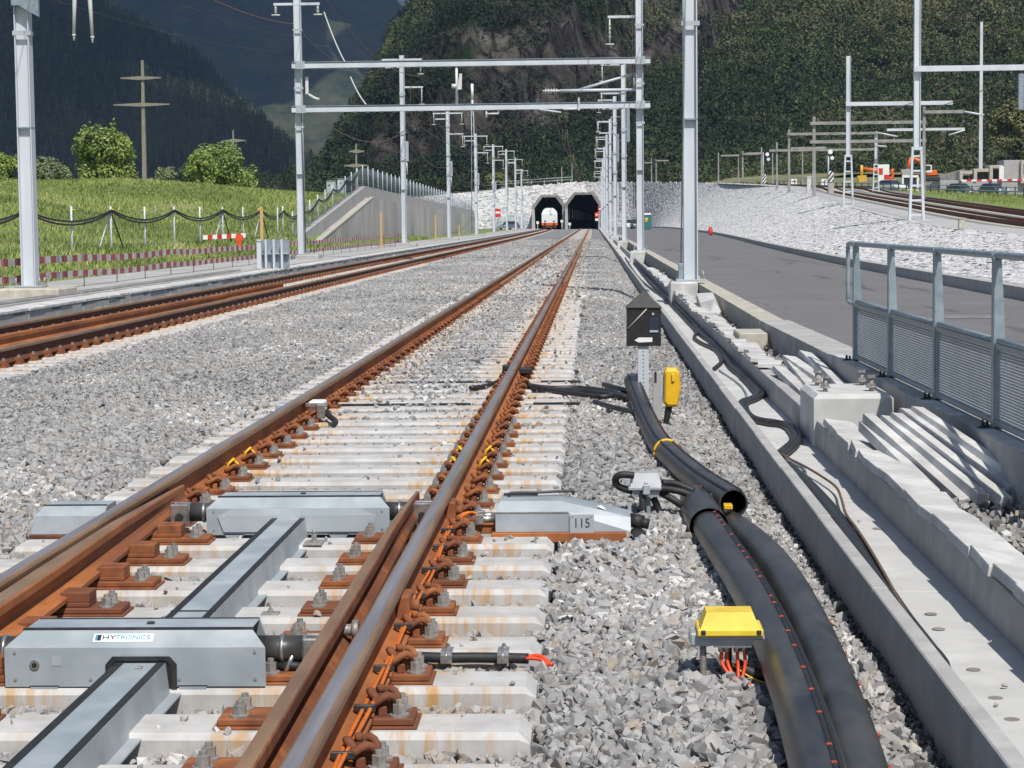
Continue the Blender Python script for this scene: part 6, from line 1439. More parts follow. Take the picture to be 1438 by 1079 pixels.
umast(1230, 276, 185, 215, 'pale lattice lamp mast above the orange excavator', 'lattice', ((1245, 1354, 183),), .3)
umast(1091, 266, 200, 245, 'slim mast between the striped signal and the brown bracket mast', 'brown', ((1080, 1230, 212),), .3)
umast(1127, 270, 213, 270, 'thin grey mast behind the bracket masts of the upper railway', 'brown', (), .25)
umast(1069.5, 264, 207, 275, 'mast just left of the left striped signal', 'brown', ((1048, 1070, 216),), .3)
umast(1085, 264, 215, 290, 'thin mast just right of the left striped signal', 'brown', (), .25)
umast(1043, 248, 212, 310, 'short mast on the rim left of the striped signals', 'brown', ((1043, 1065, 217),), .3)
umast(1037, 258, 219, 330, 'thin mast joined by a brace to the leftmost rim mast', 'brown', ((1012, 1038, 219),), .25)
umast(1009, 259, 215, 335, 'leftmost mast on the rim right of the big galvanised mast', 'brown', (), .3)
umast(921.5, 257, 224, 420, 'mast on the far rim right of the second galvanised mast', 'brown', ((921, 939, 226),), .3)
umast(915, 257, 222, 430, 'paler mast on the far rim beside the second galvanised mast', 'brown', ((905, 916, 229),), .3)
umast(803.5, 257, 229, 430, 'dark mast above the right tunnel', 'brown', (), .3); umast(789, 259, 234, 430, 'dark mast above the gap between the tunnels', 'brown', (), .3)
umast(1377, 236, 31, 340, 'tall slim floodlight mast rising before the forest at the right', 'galv', (), .75)
for px0, py0, px1, py1, Y, lb in ((1354, 157, 1382, 162, 170, 'slanting lamp arm beside the tall floodlight mast'), (1228, 205, 1245, 206, 214, 'pale tubular lamp above the orange excavator'), (1230, 186, 1260, 192, 213, 'pale slanting lamp arm over the upper tracks'), (1332, 190, 1355, 183, 214, 'pale slanting lamp arm right of the tall galvanised mast')):
    a, b = atY(px0, py0, Y), atY(px1, py1, Y); m = MB(); m.tube([a, b], .09, 6); tag(m.build('street_lamp', 'galv_pole', loc=a), lb, 'lamp', 'lamp arms of the upper railway')
a, b = atY(1432, 155, 97), atY(1428, 103, 97); m = MB(); m.cbox(a.x-.1, a.x+.15, 96.8, 97.0, a.z, b.z, .02); tag(m.build('hanging_post', 'galv_rail', loc=a), 'grey hanging post under the long beam at the photo\'s right edge', 'hanging post')
for i in range(2):
    pts = [(1287, 105, 97), (1191, 150, 140), (1143, 176, 175), (1108, 190, 215), (1091, 205, 245), (1043, 216, 310)]
    wire(f'{"left" if i == 0 else "right"} overhead wire of the upper railway', [(atY(p[0]+60*97/p[2]*(1+i*1.1), p[1]+6, p[2]), atY(q[0]+60*97/q[2]*(1+i*1.1), q[1]+6, q[2]), .3) for p, q in zip(pts[:-1], pts[1:])], .025)
# signals with striped boards
MT['striped'] = None
def mk_stripe():
    m, t, b = newmat('striped_board'); tc = t.nodes.new('ShaderNodeTexCoord'); sx = t.nodes.new('ShaderNodeSeparateXYZ'); t.links.new(tc.outputs['Object'], sx.inputs[0])
    s = mth(t, 'ADD', mth(t, 'MULTIPLY', sx.outputs[0], 1.0), mth(t, 'MULTIPLY', sx.outputs[2], -.8)); f = mth(t, 'GREATER_THAN', mth(t, 'FRACT', mth(t, 'MULTIPLY', s, 2.6)), .5)
    dark = mixc(t, mth(t, 'GREATER_THAN', sx.outputs[2], 1.9), (.03, .03, .035), (.16, .03, .03)); t.links.new(mixc(t, f, (.72, .72, .70), dark), b.inputs['Base Color']); b.inputs['Roughness'].default_value = .6; return m
MT['striped'] = mk_stripe()
for x0, Y, heads, bd, cab, base, lb in ((1165, 200, ((1166, 213.5, 3.2, 'white'), (1168.5, 222, 2.6, 'white'), (1168, 228, 2.2, 'dark_steel')), (1162.5, 1171.5, 240, 256), (1163, 1171, 257.5, 272), 276, 'signal with white round heads and a black and white striped board, nearer the excavators'),
        (1073.5, 285, ((1077.5, 217, 2.6, 'white'), (1079, 224, 2.2, 'white'), (1079.5, 229.5, 2.0, 'dark_steel')), (1069.5, 1077, 244, 258), (1072, 1076, 259, 265), 266, 'signal with white round heads and a reddish striped board on the rim at left')):
    p = lambda px, py: atY(px, py, Y)
    a = p(x0, base); t = thing('railway_signal', lb, 'signal', a, 'railway signals'); k = Y/2900
    m = MB(); m.tube([(a.x-1.5*k, Y+.15, a.z-.6), (a.x-1.5*k, Y+.15, p(x0, heads[0][1]-3).z)], .09, 8); m.build('post', 'galv_rail', t)
    for hx, hy, hr, hm in heads: q = p(hx, hy); m = MB(); m.tube([(q.x, Y-.1, q.z), (q.x, Y+.08, q.z)], hr*k, 16); m.build('signal_head', hm, t)
    u, v = p(bd[0], bd[3]), p(bd[1], bd[2]); cx_2, rx_2, cz_2, rz_2 = (u.x+v.x)/2, (v.x-u.x)/2, (u.z+v.z)/2, (v.z-u.z)/2
    m = MB(); m.hull([(cx_2+rx_2*max(-.8, min(.8, 1.1*math.cos(f))), yy, cz_2+rz_2*math.sin(f)) for f in np.linspace(0, 6.28, 17)[:-1] for yy in (Y-.06, Y)]); m.build('striped_board', 'striped', t)
    u, v = p(cab[0], cab[3]), p(cab[1], cab[2]); m = MB(); m.cbox(u.x, v.x, Y-.1, Y+.3, u.z-.1, v.z, .02); m.build('cabinet', 'conc', t)
p = atY(1350, 318, 72); m = MB(); m.cbox(p.x-.1, p.x+.1, 71.9, 72.1, p.z-.1, p.z+.26, .015); m.cbox(p.x-.115, p.x+.115, 71.88, 72.12, p.z+.25, p.z+.29, .008); tag(m.build('marker_stone', 'conc_beige', loc=p), 'small beige marker stone on the embankment ledge', 'marker stone')
p = atY(1136, 273, 190); m = MB(); m.cbox(p.x-.2, p.x+.2, 189.8, 190.2, p.z-.3, p.z+1.5, .02); m.cbox(p.x-.24, p.x+.24, 189.76, 190.24, p.z+1.5, p.z+1.6, .02); tag(m.build('marker_post', 'conc_white', loc=p), 'white square post beside the upper tracks', 'post')

# ------------------------------------------------------------------ roadworks beyond the upper railway
t = thing('guard_rail', 'grey guard rail along the road beyond the grass verge', 'guard rail', atY(1300, 275, 235))
gp = [atY(px, py, Y) for px, py, Y in ((1085, 264, 300), (1150, 267, 280), (1230, 270, 255), (1330, 273, 240), (1438, 277, 225), (1560, 282, 205))]
for dz, r in ((.85, .09), (.35, .09), (1.3, .05)): MB().tube([p+Vector((0, 0, dz-.3)) for p in gp], r, 6).build('rail', 'galv_rail', t)
Q = smooth_path(gp, 9)
for p in Q: m = MB(); m.box(p.x-.06, p.x+.06, p.y, p.y+.1, p.z-.6, p.z+1.1); m.build('post', 'dark_steel', t)
for px, py, rz, pm, lb in ((1252, 271, 80, 'car_white', 'white car behind the guard rail below the orange excavator'), (1349, 276, 65, 'car_grey', 'dark car behind the guard rail, left of the pair under the concrete frames'), (1395, 276, 65, 'car_blue', 'grey car behind the guard rail, right of the pair under the concrete frames')):
    p = atY(px, py, 262); car(p.x, 262, p.z+.1, R(-90+rz*.4), pm, lb, 'cars behind the guard rail')
def excavator(px, py, Y, boom, stick, bucket, label, bm='orange_machine', sm='orange_machine'):
    a = atY(px, py, Y); t = thing('excavator', label, 'excavator', a, 'orange excavators'); x, z = a.x, a.z
    for s in (-1, 1): m = MB(); m.cbox(x-1.3, x+1.3, Y+s*.9-.25, Y+s*.9+.25, z-.3, z+.4, .15); m.build('crawler', 'dark_steel', t)
    m = MB(); m.cbox(x-.7, x+.9, Y-1.0, Y+1.0, z+.5, z+1.35, .12); b = m.build('body', bm, t)
    m = MB(); m.cbox(x-.75, x+.1, Y-1.1, Y-.1, z+.9, z+2.1, .1); c = m.build('cab', 'car_white', t); m = MB(); m.cbox(x-.8, x-.1, Y-1.13, Y-.4, z+1.3, z+2.0, .03); m.build('window', 'glass', c)
    B = [atY(q[0], q[1], Y) for q in boom]; m = MB(); m.tube(B, [.28, .33, .22][:len(B)] if len(B) == 3 else .4, 8); m.build('boom', bm, t)
    m = MB(); m.tube([atY(q[0], q[1], Y) for q in stick], .22, 8); m.build('stick', sm, t)
    e = atY(bucket[0], bucket[1], Y); m = MB(); m.hull([(e.x-.8, Y-.6, e.z+.5), (e.x+.5, Y-.6, e.z+.6), (e.x+.6, Y-.6, e.z-.3), (e.x-.5, Y-.6, e.z-.5), (e.x-.8, Y+.6, e.z+.5), (e.x+.5, Y+.6, e.z+.6), (e.x+.6, Y+.6, e.z-.3), (e.x-.5, Y+.6, e.z-.5)]); m.build('bucket', 'conc' if sm != 'yellow_machine' else sm, t)
excavator(1246, 262, 300, [(1247, 246), (1230, 240), (1212, 237)], [(1210, 232), (1210, 250)], (1211, 252), 'orange excavator with a yellow stick digging before the forest', 'orange_machine', 'yellow_machine')
excavator(1306, 252, 310, [(1304, 238), (1291, 226), (1279, 222)], [(1279, 221), (1274, 240)], (1272, 243), 'red-orange excavator half hidden behind the tall galvanised mast')
m = MB()
a = atY(1252, 256, 296); q = [atY(*k, 295.5) for k in ((1246, 250), (1253, 251), (1254, 244), (1252, 240), (1255, 238))]; m.tube(q, [.28, .32, .22, .3, .2], 7)
tag(m.build('orange_hoist', 'orange_machine', loc=a), 'small orange crane head beside the excavator', 'crane head')
a = atY(1240, 264, 290); m = MB(); m.cbox(a.x-.8, a.x+.8, 289.5, 290, a.z-.3, a.z+3.2, .05, 0); m.box(a.x-.82, a.x-.1, 289.4, 289.48, a.z+1.9, a.z+2.7, 1); m.box(a.x+.1, a.x+.82, 289.4, 289.48, a.z+1.0, a.z+1.8, 1); m.box(a.x-.82, a.x-.1, 289.4, 289.48, a.z+.2, a.z+.9, 1)
tag(m.build('checkered_board', ['white', 'red'], loc=a), 'red and white chequered warning board beside the white car', 'warning board')
a = atY(1278, 270, 270); t = thing('works_container', 'white framed site cabin with a yellow base behind the guard rail', 'site cabin', a)
m = MB()
for X in (a.x-.95, a.x+.95): m.cbox(X-.12, X+.12, 269.8, 270, a.z, a.z+2.1, .02)
m.cbox(a.x-1.05, a.x+1.05, 269.75, 270.05, a.z+1.85, a.z+2.15, .03); m.build('frame', 'white', t); m = MB(); m.cbox(a.x-.8, a.x+.8, 269.9, 271.5, a.z+.5, a.z+1.9, .03); m.build('cabin', 'ink', t); m = MB(); m.cbox(a.x-.8, a.x+.8, 269.7, 271, a.z-.1, a.z+.5, .05); m.build('base', 'yellow', t)
# concrete frames of the half-built wall
Y = 315; t = thing('concrete_building', 'half-built concrete building with open frames behind the guard rail', 'building', atY(1400, 262, Y))
def cb(x0, x1, y0, y1, name, mat, par, d0=0, d1=4, b=.05):
    p, q = atY(x0, y1, Y), atY(x1, y0, Y); m = MB(); m.cbox(p.x, q.x, Y+d0, Y+d1, p.z, q.z, b); return m.build(name, mat, par)
w_ = cb(1320, 1470, 252, 275, 'wall', 'conc', t, 0, 8)
for k, (x0, x1, yt) in enumerate(((1347, 1365, 240), (1367, 1388, 237), (1389, 1408, 232))):
    p, q = atY(x0, 254, Y), atY(x1, yt, Y); m = MB(); th = .5
    m.cbox(p.x, p.x+th, Y-.3, Y+3, p.z, q.z, .03); m.cbox(p.x+th+.002, q.x, Y-.3, Y+3, q.z-th, q.z, .03); m.build('frame', 'conc_beige', t); cb(x0+4, x1, yt+6, 254, 'back_wall', 'conc_dark', t, 2, 3)
cb(1402, 1409, 234, 254, 'panel', 'white', t, -.5, -.32); cb(1409, 1433, 225, 254, 'gable_wall', 'conc', t, -.2, 5); q = cb(1432, 1475, 225, 258, 'front', 'conc_beige', t, -.8, 5); cb(1436, 1450, 230, 244, 'window', 'glass', q, -.9, -.7, .02)
a, b = atY(1350, 254, Y-2), atY(1450, 252.5, Y-2); m = MB()
for k in range(14): p = a.lerp(b, k/14); q = a.lerp(b, (k+1)/14); m.box(p.x, q.x-.002, Y-2.1, Y-2, p.z-.15, p.z+.15, k % 2)
tag(m.build('barrier_pole', ['white', 'red'], loc=a), 'long red and white barrier pole in front of the concrete frames', 'barrier')
a, b = atY(1300, 262, 330), atY(1345, 240, 330); m = MB(); m.hull([(a.x, 330, a.z), (b.x+1, 330, a.z), (b.x+1, 330, b.z+.3), (a.x+3.2, 330, b.z-.6), (a.x, 336, a.z), (b.x+1, 336, a.z), (b.x+1, 336, b.z), (a.x+3, 336, b.z-.6)]); tag(m.build('gravel_heap', 'conc_dark', loc=a), 'grey sloping heap beside the concrete frames', 'gravel heap')
for px in (1065+52, 1158): pass
for px, py, lb in ((1115, 256, 'white arrow board on the far road, left of the right striped signal'), (1158, 256, 'white arrow board on the far road beside the right striped signal')):
    a = atY(px, py, 300); m = MB(); m.cbox(a.x-.45, a.x+.45, 300, 300.08, a.z-.45, a.z+.45, .02, 0); m.hull([(a.x-.25, 299.97, a.z), (a.x+.12, 299.97, a.z+.35), (a.x+.3, 299.97, a.z+.35), (a.x-.05, 299.97, a.z), (a.x-.25, 299.99, a.z), (a.x+.3, 299.99, a.z+.35)], 1); m.tube([(a.x, 300.1, a.z-1.5), (a.x, 300.1, a.z)], .05, 6)
    tag(m.build('arrow_board', ['white', 'black_paint'], loc=a), lb, 'arrow board', 'arrow boards on the far road')

for i, (x, y, zt, t) in enumerate(MR):
    if i in (1, 2, 3, 4):
        m = MB()
        for k in range(2): m.tube([(x-.18-.1*k, y-.2, zt-1.0), (x-.2-.08*k, y-.2, 2.0)], .014, 5)
        m.build('down_cable', 'cable_black', t)
for i, (dx, z0_, z1_) in enumerate(((-.4, 10.6, 11.2), (-1.1, 9.6, 10.2), (.9, 10.9, 11.8))):
    wire(['high wire running from the thick left mast to the second left mast, lowest', 'high wire running from the thick left mast to the second left mast, middle', 'high wire running from the thick left mast to the second left mast, topmost'][i], [((ML[0][0]+dx, 30, z0_-3), (ML[1][0]+dx*.5, 83, z1_-2.2+i*.4),   .5)], .008, 'dark_steel')
hp = [(yy, 5.6) for yy in range(86, 200, 9)]
for c_, lb in ((lambda y: TRK, 'messenger wire with droppers above the central track'), (lambda y: float(left_c(y)), 'messenger wire with droppers above the left-hand track')):
    m = MB(); q = []
    for a_, b_ in ((83, 124.5), (124.5, 166), (166, 207), (207, 249)): q += sag((c_(a_), a_, 7.0), (c_(b_), b_, 7.0), .9, 12)
    m.tube(q, .012, 5, 0, False)
    for p_ in q[::3]: m.tube([(p_.x, p_.y, p_.z), (p_.x, p_.y, 5.5)], .008, 4)
    tag(m.build('messenger_wire', 'copper', loc=q[0]), lb, 'wire', 'overhead wires')
# ------------------------------------------------------------------ left side: trough, path edge, fence, barrier, wing wall
t = thing('cable_trough', 'long pale concrete trough with lids along the far side of the left-hand track', 'cable trough', (-10.2, 20, 0))
m = MB()
for k in range(60):
    a = 14+2*k; m.cbox(-10.45, -9.95, a, a+1.992, -.4, .045+random.gauss(0, .004), .008)
m.cbox(-10.45, -9.95, 134, 398, -.4, .045, .008); m.build('channel', 'conc', t)
m = MB(); y = 14
while y < 134: m.cbox(-10.5, -9.93+random.gauss(0, .008), y, y+.985, .05, .105+random.gauss(0, .003), .008); y += 1.0
m.cbox(-10.5, -9.93, 134, 398, .05, .105, .008); m.build('lid', 'conc_white', t)
m = MB()
for k in range(40): y = 24+k*2.7+random.uniform(-.5, .5); m.box(-9.952, -9.944, y, y+random.uniform(.25, .9), .0, .03)
o = m.build('drain_slots', 'ink', t); o['kind'] = 'stuff'
m = MB(); m.cbox(-10.95, -10.62, 14, 62, -.3, .17, .02); tag(m.build('path_kerb', 'conc_dark', loc=(-10.8, 14, 0)), 'grey kerb edging the path behind the pale trough', 'kerb')
# galvanised rack standing on the trough
Y = 66; a, b = atY(361, 378, Y), atY(405, 336, Y); t = thing('steel_rack', 'galvanised steel rack of four upright bays beside the path', 'steel rack', (a.x, Y, .1))
z0, z1 = .11, b.z; w = b.x-a.x
m = MB(); m.box(a.x+.02, b.x-.02, Y+.28, Y+.3, z0, z1-.02); m.build('back_panel', 'galv_rail', t)
for k in range(4): x = a.x+w*k/4; m = MB(); m.box(x, x+(.14 if k == 0 else .065), Y, Y+.28, z0, z1); m.build('upright', 'galv_pole', t)
m = MB(); m.box(a.x+.15, b.x, Y+.1, Y+.27, (z0+z1)/2-.012, (z0+z1)/2+.012); m.tube([(a.x, Y-.01, z1-.05), (a.x+.14, Y-.02, z1-.06)], .012, 6); m.build('shelf', 'galv', t)
# wooden stakes
for px, y0, y1, Y, lb in ((368, 340, 292, 73, 'tall orange wooden stake behind the steel rack'), (535.5, 349, 299, 115, 'orange wooden stake in front of the wing wall beside the third mast'), (612, 338, 302, 150, 'thin orange wooden stake by the wing wall, farther along'), (645, 335, 316, 190, 'short orange wooden stake near the far end of the wing wall')):
    a, b = atY(px, y0, Y), atY(px, y1, Y); m = MB(); m.cbox(a.x-.055, a.x+.055, Y-.04, Y+.04, .0, b.z, .008, X=Matrix.Translation((0, 0, 0)))
    if px == 368: m.hull([(a.x-.13, Y-.05, b.z-.1), (a.x-.06, Y-.05, b.z-.1), (a.x+.05, Y-.05, b.z+.01), (a.x-.13, Y-.05, b.z+.0), (a.x-.13, Y+.05, b.z-.1), (a.x+.05, Y+.05, b.z+.01)])
    tag(m.build('wooden_stake', 'wood', loc=(a.x, Y, 0)), lb, 'stake', 'wooden stakes')
# striped barrier
t = thing('striped_barrier', 'low barrier of red and white striped boards on thin stakes along the path', 'barrier', (-11.9, 40, .13)); XB = -11.85
yb = [37.8+3.3*k for k in range(29)]
def stripes(m, x0, y0, z0, x1, y1, z1, h, n, ph=0, th=.012):
    for i in range(n):
        u, v = i/n, (i+1)/n; p = Vector((x0, y0, z0)).lerp(Vector((x1, y1, z1)), u); q = Vector((x0, y0, z0)).lerp(Vector((x1, y1, z1)), v)
        m.hull([(p.x-th, p.y, p.z-h/2), (p.x+th, p.y, p.z-h/2), (p.x-th, p.y, p.z+h/2), (p.x+th, p.y, p.z+h/2), (q.x-th, q.y-.002, q.z-h/2), (q.x+th, q.y-.002, q.z-h/2), (q.x-th, q.y-.002, q.z+h/2), (q.x+th, q.y-.002, q.z+h/2)], (i+ph) % 2)
MT['board_white'] = noisy('board_white', (.40, .38, .37), (.55, .53, .51), 3, .8); MT['board_red'] = noisy('board_red', (.25, .06, .058), (.36, .09, .08), 3, .8)
MT['stake_rust'] = noisy('stake_rust', (.16, .085, .065), (.25, .13, .10), 5, .8)
jz = [random.uniform(-.04, .04) for _ in yb]
for i, y in enumerate(yb):
    m = MB(); m.tube([(XB, y, .0), (XB+random.gauss(0, .03), y+random.gauss(0, .04), .92)], .012, 6); m.build('stake', 'stake_rust', t)
    if i < len(yb)-1:
        for z, h in ((.77, .15), (.42, .14)):
            m = MB(); stripes(m, XB-.035, y, z+jz[i]+.0, XB-.035, yb[i+1], z+jz[i+1], h, 7, i, .01); m.build('board', ['board_white', 'board_red'], t)
Y = 76; a, b = atY(285, 334, Y), atY(345, 331, Y); t = thing('warning_plank', 'red and white plank with a red warning lamp above the striped barrier', 'barrier plank', (a.x, Y, .5))
m = MB(); n = 9
for k in range(n): p, q = a.lerp(b, k/n), a.lerp(b, (k+1)/n); m.box(p.x, q.x-.002, Y, Y+.03, p.z-.07, p.z+.09, k % 2)
m.build('plank', ['white', 'red'], t)
for u in (.12, .85): p = a.lerp(b, u); m = MB(); m.tube([(p.x, Y+.05, .2), (p.x, Y+.05, p.z)], .02, 6); m.build('leg', 'stake_rust', t)
p = atY(336, 334, Y-.1); m = MB(); m.tube([(p.x, Y-.16, p.z), (p.x, Y-.02, p.z)], .14, 14); m.cbox(p.x-.09, p.x+.09, Y-.15, Y-.03, p.z-.33, p.z-.05, .02); m.build('warning_lamp', 'red_orange', t)

# wing wall
t = thing('wing_wall', 'grey concrete wing wall holding back the bank, its near end sloping down', 'retaining wall', (-15, 110, 0))
m = MB(); X0 = -15.0
prof = [(109, -.3), (112.5, .45), (141, 3.25), (270, 2.35), (270, -.3)]; m.prism(prof, X0-.5, X0, 0, axis='X')
MT['conc_wall'] = noisy('conc_wall', (.40, .385, .355), (.52, .505, .47), .8, .93, 0, .2, .01, sc=(1, 1, .35), big=(.22, (.34, .325, .305)))
m.build('face', 'conc_wall', t)
m = MB(); m.prism([(106, .0), (108, .75), (141, 4.05), (270, 3.0), (270, -.3), (106, -.3)], X0-.95, X0-.502, 0, axis='X'); m.build('parapet', 'conc', t)
m = MB(); m.hull([(X0-.2, 112.5, .45), (X0+.03, 112.5, .45), (X0-.2, 141, 3.25), (X0+.03, 141, 3.25), (X0-.2, 112.5, .53), (X0+.03, 112.5, .53), (X0-.2, 141, 3.33), (X0+.03, 141, 3.33)]); m.build('coping', 'conc_beige', t)
def wing_top(y): return float(np.interp(y, [106, 108, 141, 270], [.6, .75, 4.05, 3.0]))

# fence with hanging black cables
t = thing('wire_fence', 'galvanised post fence with black cables draped along its top, below the meadow', 'fence', (-15.3, 40, .8))
fy = [35.3+4.95*k for k in range(14)]; fp = []
def fz(y): return .74+.006*(y-60) if y < 106 else wing_top(y)
for k, y in enumerate(fy):
    z = fz(y); m = MB(); m.tube([(-15.25, y, z-.5), (-15.25, y, z+1.38)], .032, 8); ps = m.build('post', 'galv_pole', t)
    m = MB(); m.tube([(-15.25, y, z+1.3), (-15.12, y, z+1.26)], .012, 5); m.build('hook', 'yellow', ps)
    if k in (6, 10, 12):
        for s in (-1, 1): m = MB(); m.tube([(-15.25, y, z+1.25), (-15.25+.1*s, y+s*1.35, z-.05)], .025, 6); m.build('brace', 'galv_pole' if s < 0 else 'dark_steel', t)
    fp.append(Vector((-15.25, y, z+1.2)))
y = 104.5
while y < 268:
    z = wing_top(y) if y > 106 else fz(y); m = MB(); m.tube([(-15.72, y, z-.2), (-15.72, y, z+1.45)], .035, 6); m.build('post', 'galv_pole', t)
    fp.append(Vector((-15.7, y, z+1.15))) if y < 143 else None
    y += 3.35
for k in range(len(fp)-1):
    if k % 2 == 0 and k+2 < len(fp):
        for j in (0, 1): m = MB(); q = sag(fp[k]+Vector((.03, 0, .06-.05*j)), fp[k+2]+Vector((.03, 0, .06-.05*j)), .33+.05*j, 10); m.tube(q, .03, 6); m.build('draped_cable', 'rubber', t)
m = MB()
for z in np.arange(.1, 1.3, .2):
    for y0, y1 in ((35, 105),): m.tube([(-15.22, y0, fz(y0)+z), (-15.22, y1, fz(y1)+z)], .004, 4)
    m.tube([(-15.7, 106, wing_top(106)+z), (-15.7, 141, wing_top(141)+z), (-15.7, 268, wing_top(268)+z)], .005, 4)
y = 108
while y < 268: m.tube([(-15.7, y, wing_top(y)), (-15.7, y, wing_top(y)+1.3)], .006, 4); y += .45
m.build('mesh', 'galv_rail', t)

# ------------------------------------------------------------------ poles, cabins and steeple beyond the meadow
def pylon(px, by, ty, Y, arms, label, w=.36):
    a = atY(px, by, Y); b = atY(px-3*(by-ty)/173, ty, Y); t = thing('power_pole', label, 'power pole', (a.x, Y, a.z), 'old power poles'); z0 = a.z-3
    m = MB(); m.hull([(a.x-w/2, Y-w/2, z0), (a.x+w/2, Y-w/2, z0), (a.x-w/2, Y+w/2, z0), (a.x+w/2, Y+w/2, z0), (b.x-w*.28, Y-w*.28, b.z), (b.x+w*.28, Y-w*.28, b.z), (b.x-w*.28, Y+w*.28, b.z), (b.x+w*.28, Y+w*.28, b.z)]); m.build('pole', 'timber_grey', t)
    for x0, x1, yy in arms:
        p, q = atY(x0, yy, Y), atY(x1, yy, Y); c = (p.x+q.x)/2; m = MB(); h = .17*Y/200
        m.hull([(p.x, Y-.3, p.z-.04), (q.x, Y-.3, p.z-.04), (p.x, Y-.3, p.z+.06), (q.x, Y-.3, p.z+.06), (c-.3, Y-.3, p.z-h), (c+.3, Y-.3, p.z-h), (c-.3, Y-.3, p.z+h), (c+.3, Y-.3, p.z+h), (p.x, Y-.1, p.z), (q.x, Y-.1, p.z), (c-.3, Y-.1, p.z-h), (c+.3, Y-.1, p.z-h), (c-.3, Y-.1, p.z+h), (c+.3, Y-.1, p.z+h)]); ar = m.build('cross_arm', 'timber_grey', t)
        for xx in (p.x+.1, q.x-.1): m = MB(); m.tube([(xx, Y-.2, p.z-.02), (xx, Y-.2, p.z-.42*Y/200)], .05*Y/200, 6); m.build('insulator', 'dark_steel', ar)
pylon(203, 258, 85, 200, ((170, 227, 110.5), (160, 239, 148)), 'largest brown power pole with two crossarms, between the two big bushes', .44)
pylon(328.5, 250, 183, 450, ((312, 346, 198), (318, 340, 222)), 'small distant power pole behind the right-hand bush', .5)
pylon(501, 262, 202, 380, ((490, 512, 213), (483, 518, 233)), 'distant power pole above the wing wall fence', .45)
a = atY(466, 272, 235); t = thing('grey_cabin', 'pair of pale grey equipment cabins standing on the bank above the wing wall', 'equipment cabin', a)
for x0, x1, yt in ((458.5, 471, 255), (474, 482.5, 252)):
    p, q = atY(x0, 274, 235), atY(x1, yt, 235); m = MB(); m.cbox(p.x, q.x, 235, 236.2, p.z-1, q.z, .03); c = m.build('cabin', 'galv', t); m = MB(); m.cbox(p.x-.05, q.x+.05, 234.95, 236.25, q.z, q.z+.08, .02); m.build('roof', 'galv_rail', c)
    m = MB(); m.cbox(p.x+.2, p.x+.42, 234.96, 235.0, q.z-.5, q.z-.36, .01); m.build('vent', 'dark_steel', c)
Y = 900; a = atY(395.5, 276, Y); t = thing('church_tower', 'tiny distant church tower rising beyond the meadow', 'church tower', a)
u = Y/2900; m = MB(); m.cbox(a.x-4*u, a.x+4*u, Y, Y+8*u, a.z-8, atY(395, 262, Y).z, .1); tw = m.build('tower', 'conc_dark', t); zt = atY(395, 262, Y).z
m = MB(); m.cbox(a.x-4.6*u, a.x+4.6*u, Y-.3, Y+8.5*u, zt, zt+1*u, .1); m.cbox(a.x-2.6*u, a.x+2.6*u, Y+1, Y+6*u, zt+1*u, zt+5*u, .1); m.hull([(a.x-3*u, Y+.5, zt+5*u), (a.x+3*u, Y+.5, zt+5*u), (a.x-3*u, Y+6*u, zt+5*u), (a.x+3*u, Y+6*u, zt+5*u), (a.x, Y+3*u, zt+12*u)]); m.build('spire', 'dark_steel', t)
for s in (-1, 1): m = MB(); m.cbox(a.x+s*1.8*u-.3, a.x+s*1.8*u+.3, Y-.2, Y+.1, zt-5*u, zt-2*u, .05); m.build('belfry_opening', 'ink', tw)

# ------------------------------------------------------------------ bushes and trees
MT['leaf'] = tinted('leaf', [(0, (.075, .125, .02)), (.4, (.155, .235, .038)), (.8, (.245, .33, .06)), (1, (.32, .38, .10))], .6, 3, 0, 0, .15)
MT['leaf_dark'] = tinted('leaf_dark', [(0, (.03, .05, .018)), (.5, (.06, .092, .03)), (1, (.11, .145, .05))], .6, 3, 0, 0, .15)
MT['leaf_pale'] = tinted('leaf_pale', [(0, (.09, .13, .05)), (.5, (.16, .21, .09)), (1, (.24, .29, .13))], .6, 3, 0, 0, .15)
MT['leaf_gold'] = tinted('leaf_gold', [(0, (.05, .06, .018)), (.5, (.115, .125, .035)), (1, (.2, .195, .06))], .6, 3, 0, 0, .15)
MT['blossom'] = plain('blossom', (.62, .64, .52), .8)
def leaf_cloud(blobs, n, size, seed):
    """leaf-sized quads on lumpy shells: many clumps of different size spread through the crown"""
    q = np.random.default_rng(seed); C0 = np.array([b[:3] for b in blobs]); Rr = np.array([b[3] for b in blobs]); k = q.choice(len(blobs), n, p=Rr**2/np.sum(Rr**2))
    d = q.normal(size=(n, 3)); d /= np.linalg.norm(d, axis=1)[:, None]; c = C0[k]+d*(Rr[k]*q.uniform(.55, 1.1, n)**.6)[:, None]
    nn = d+q.normal(0, .5, (n, 3)); nn[:, 2] += .55; nn[:, 1] -= .2; nn /= np.linalg.norm(nn, axis=1)[:, None]
    a = np.cross(nn, q.normal(size=(n, 3))); a /= np.linalg.norm(a, axis=1)[:, None]; b = np.cross(nn, a); s = size*q.uniform(.6, 1.3, n)[:, None]
    V = np.stack([c-a*s, c+b*s*.55, c+a*s, c-b*s*.55], 1).reshape(-1, 3); return V, np.arange(4*n).reshape(-1, 4), np.repeat(np.clip(q.normal(.5, .22, n)+(q.random(len(blobs))[k]-.5)*.5, 0, 1), 4), c
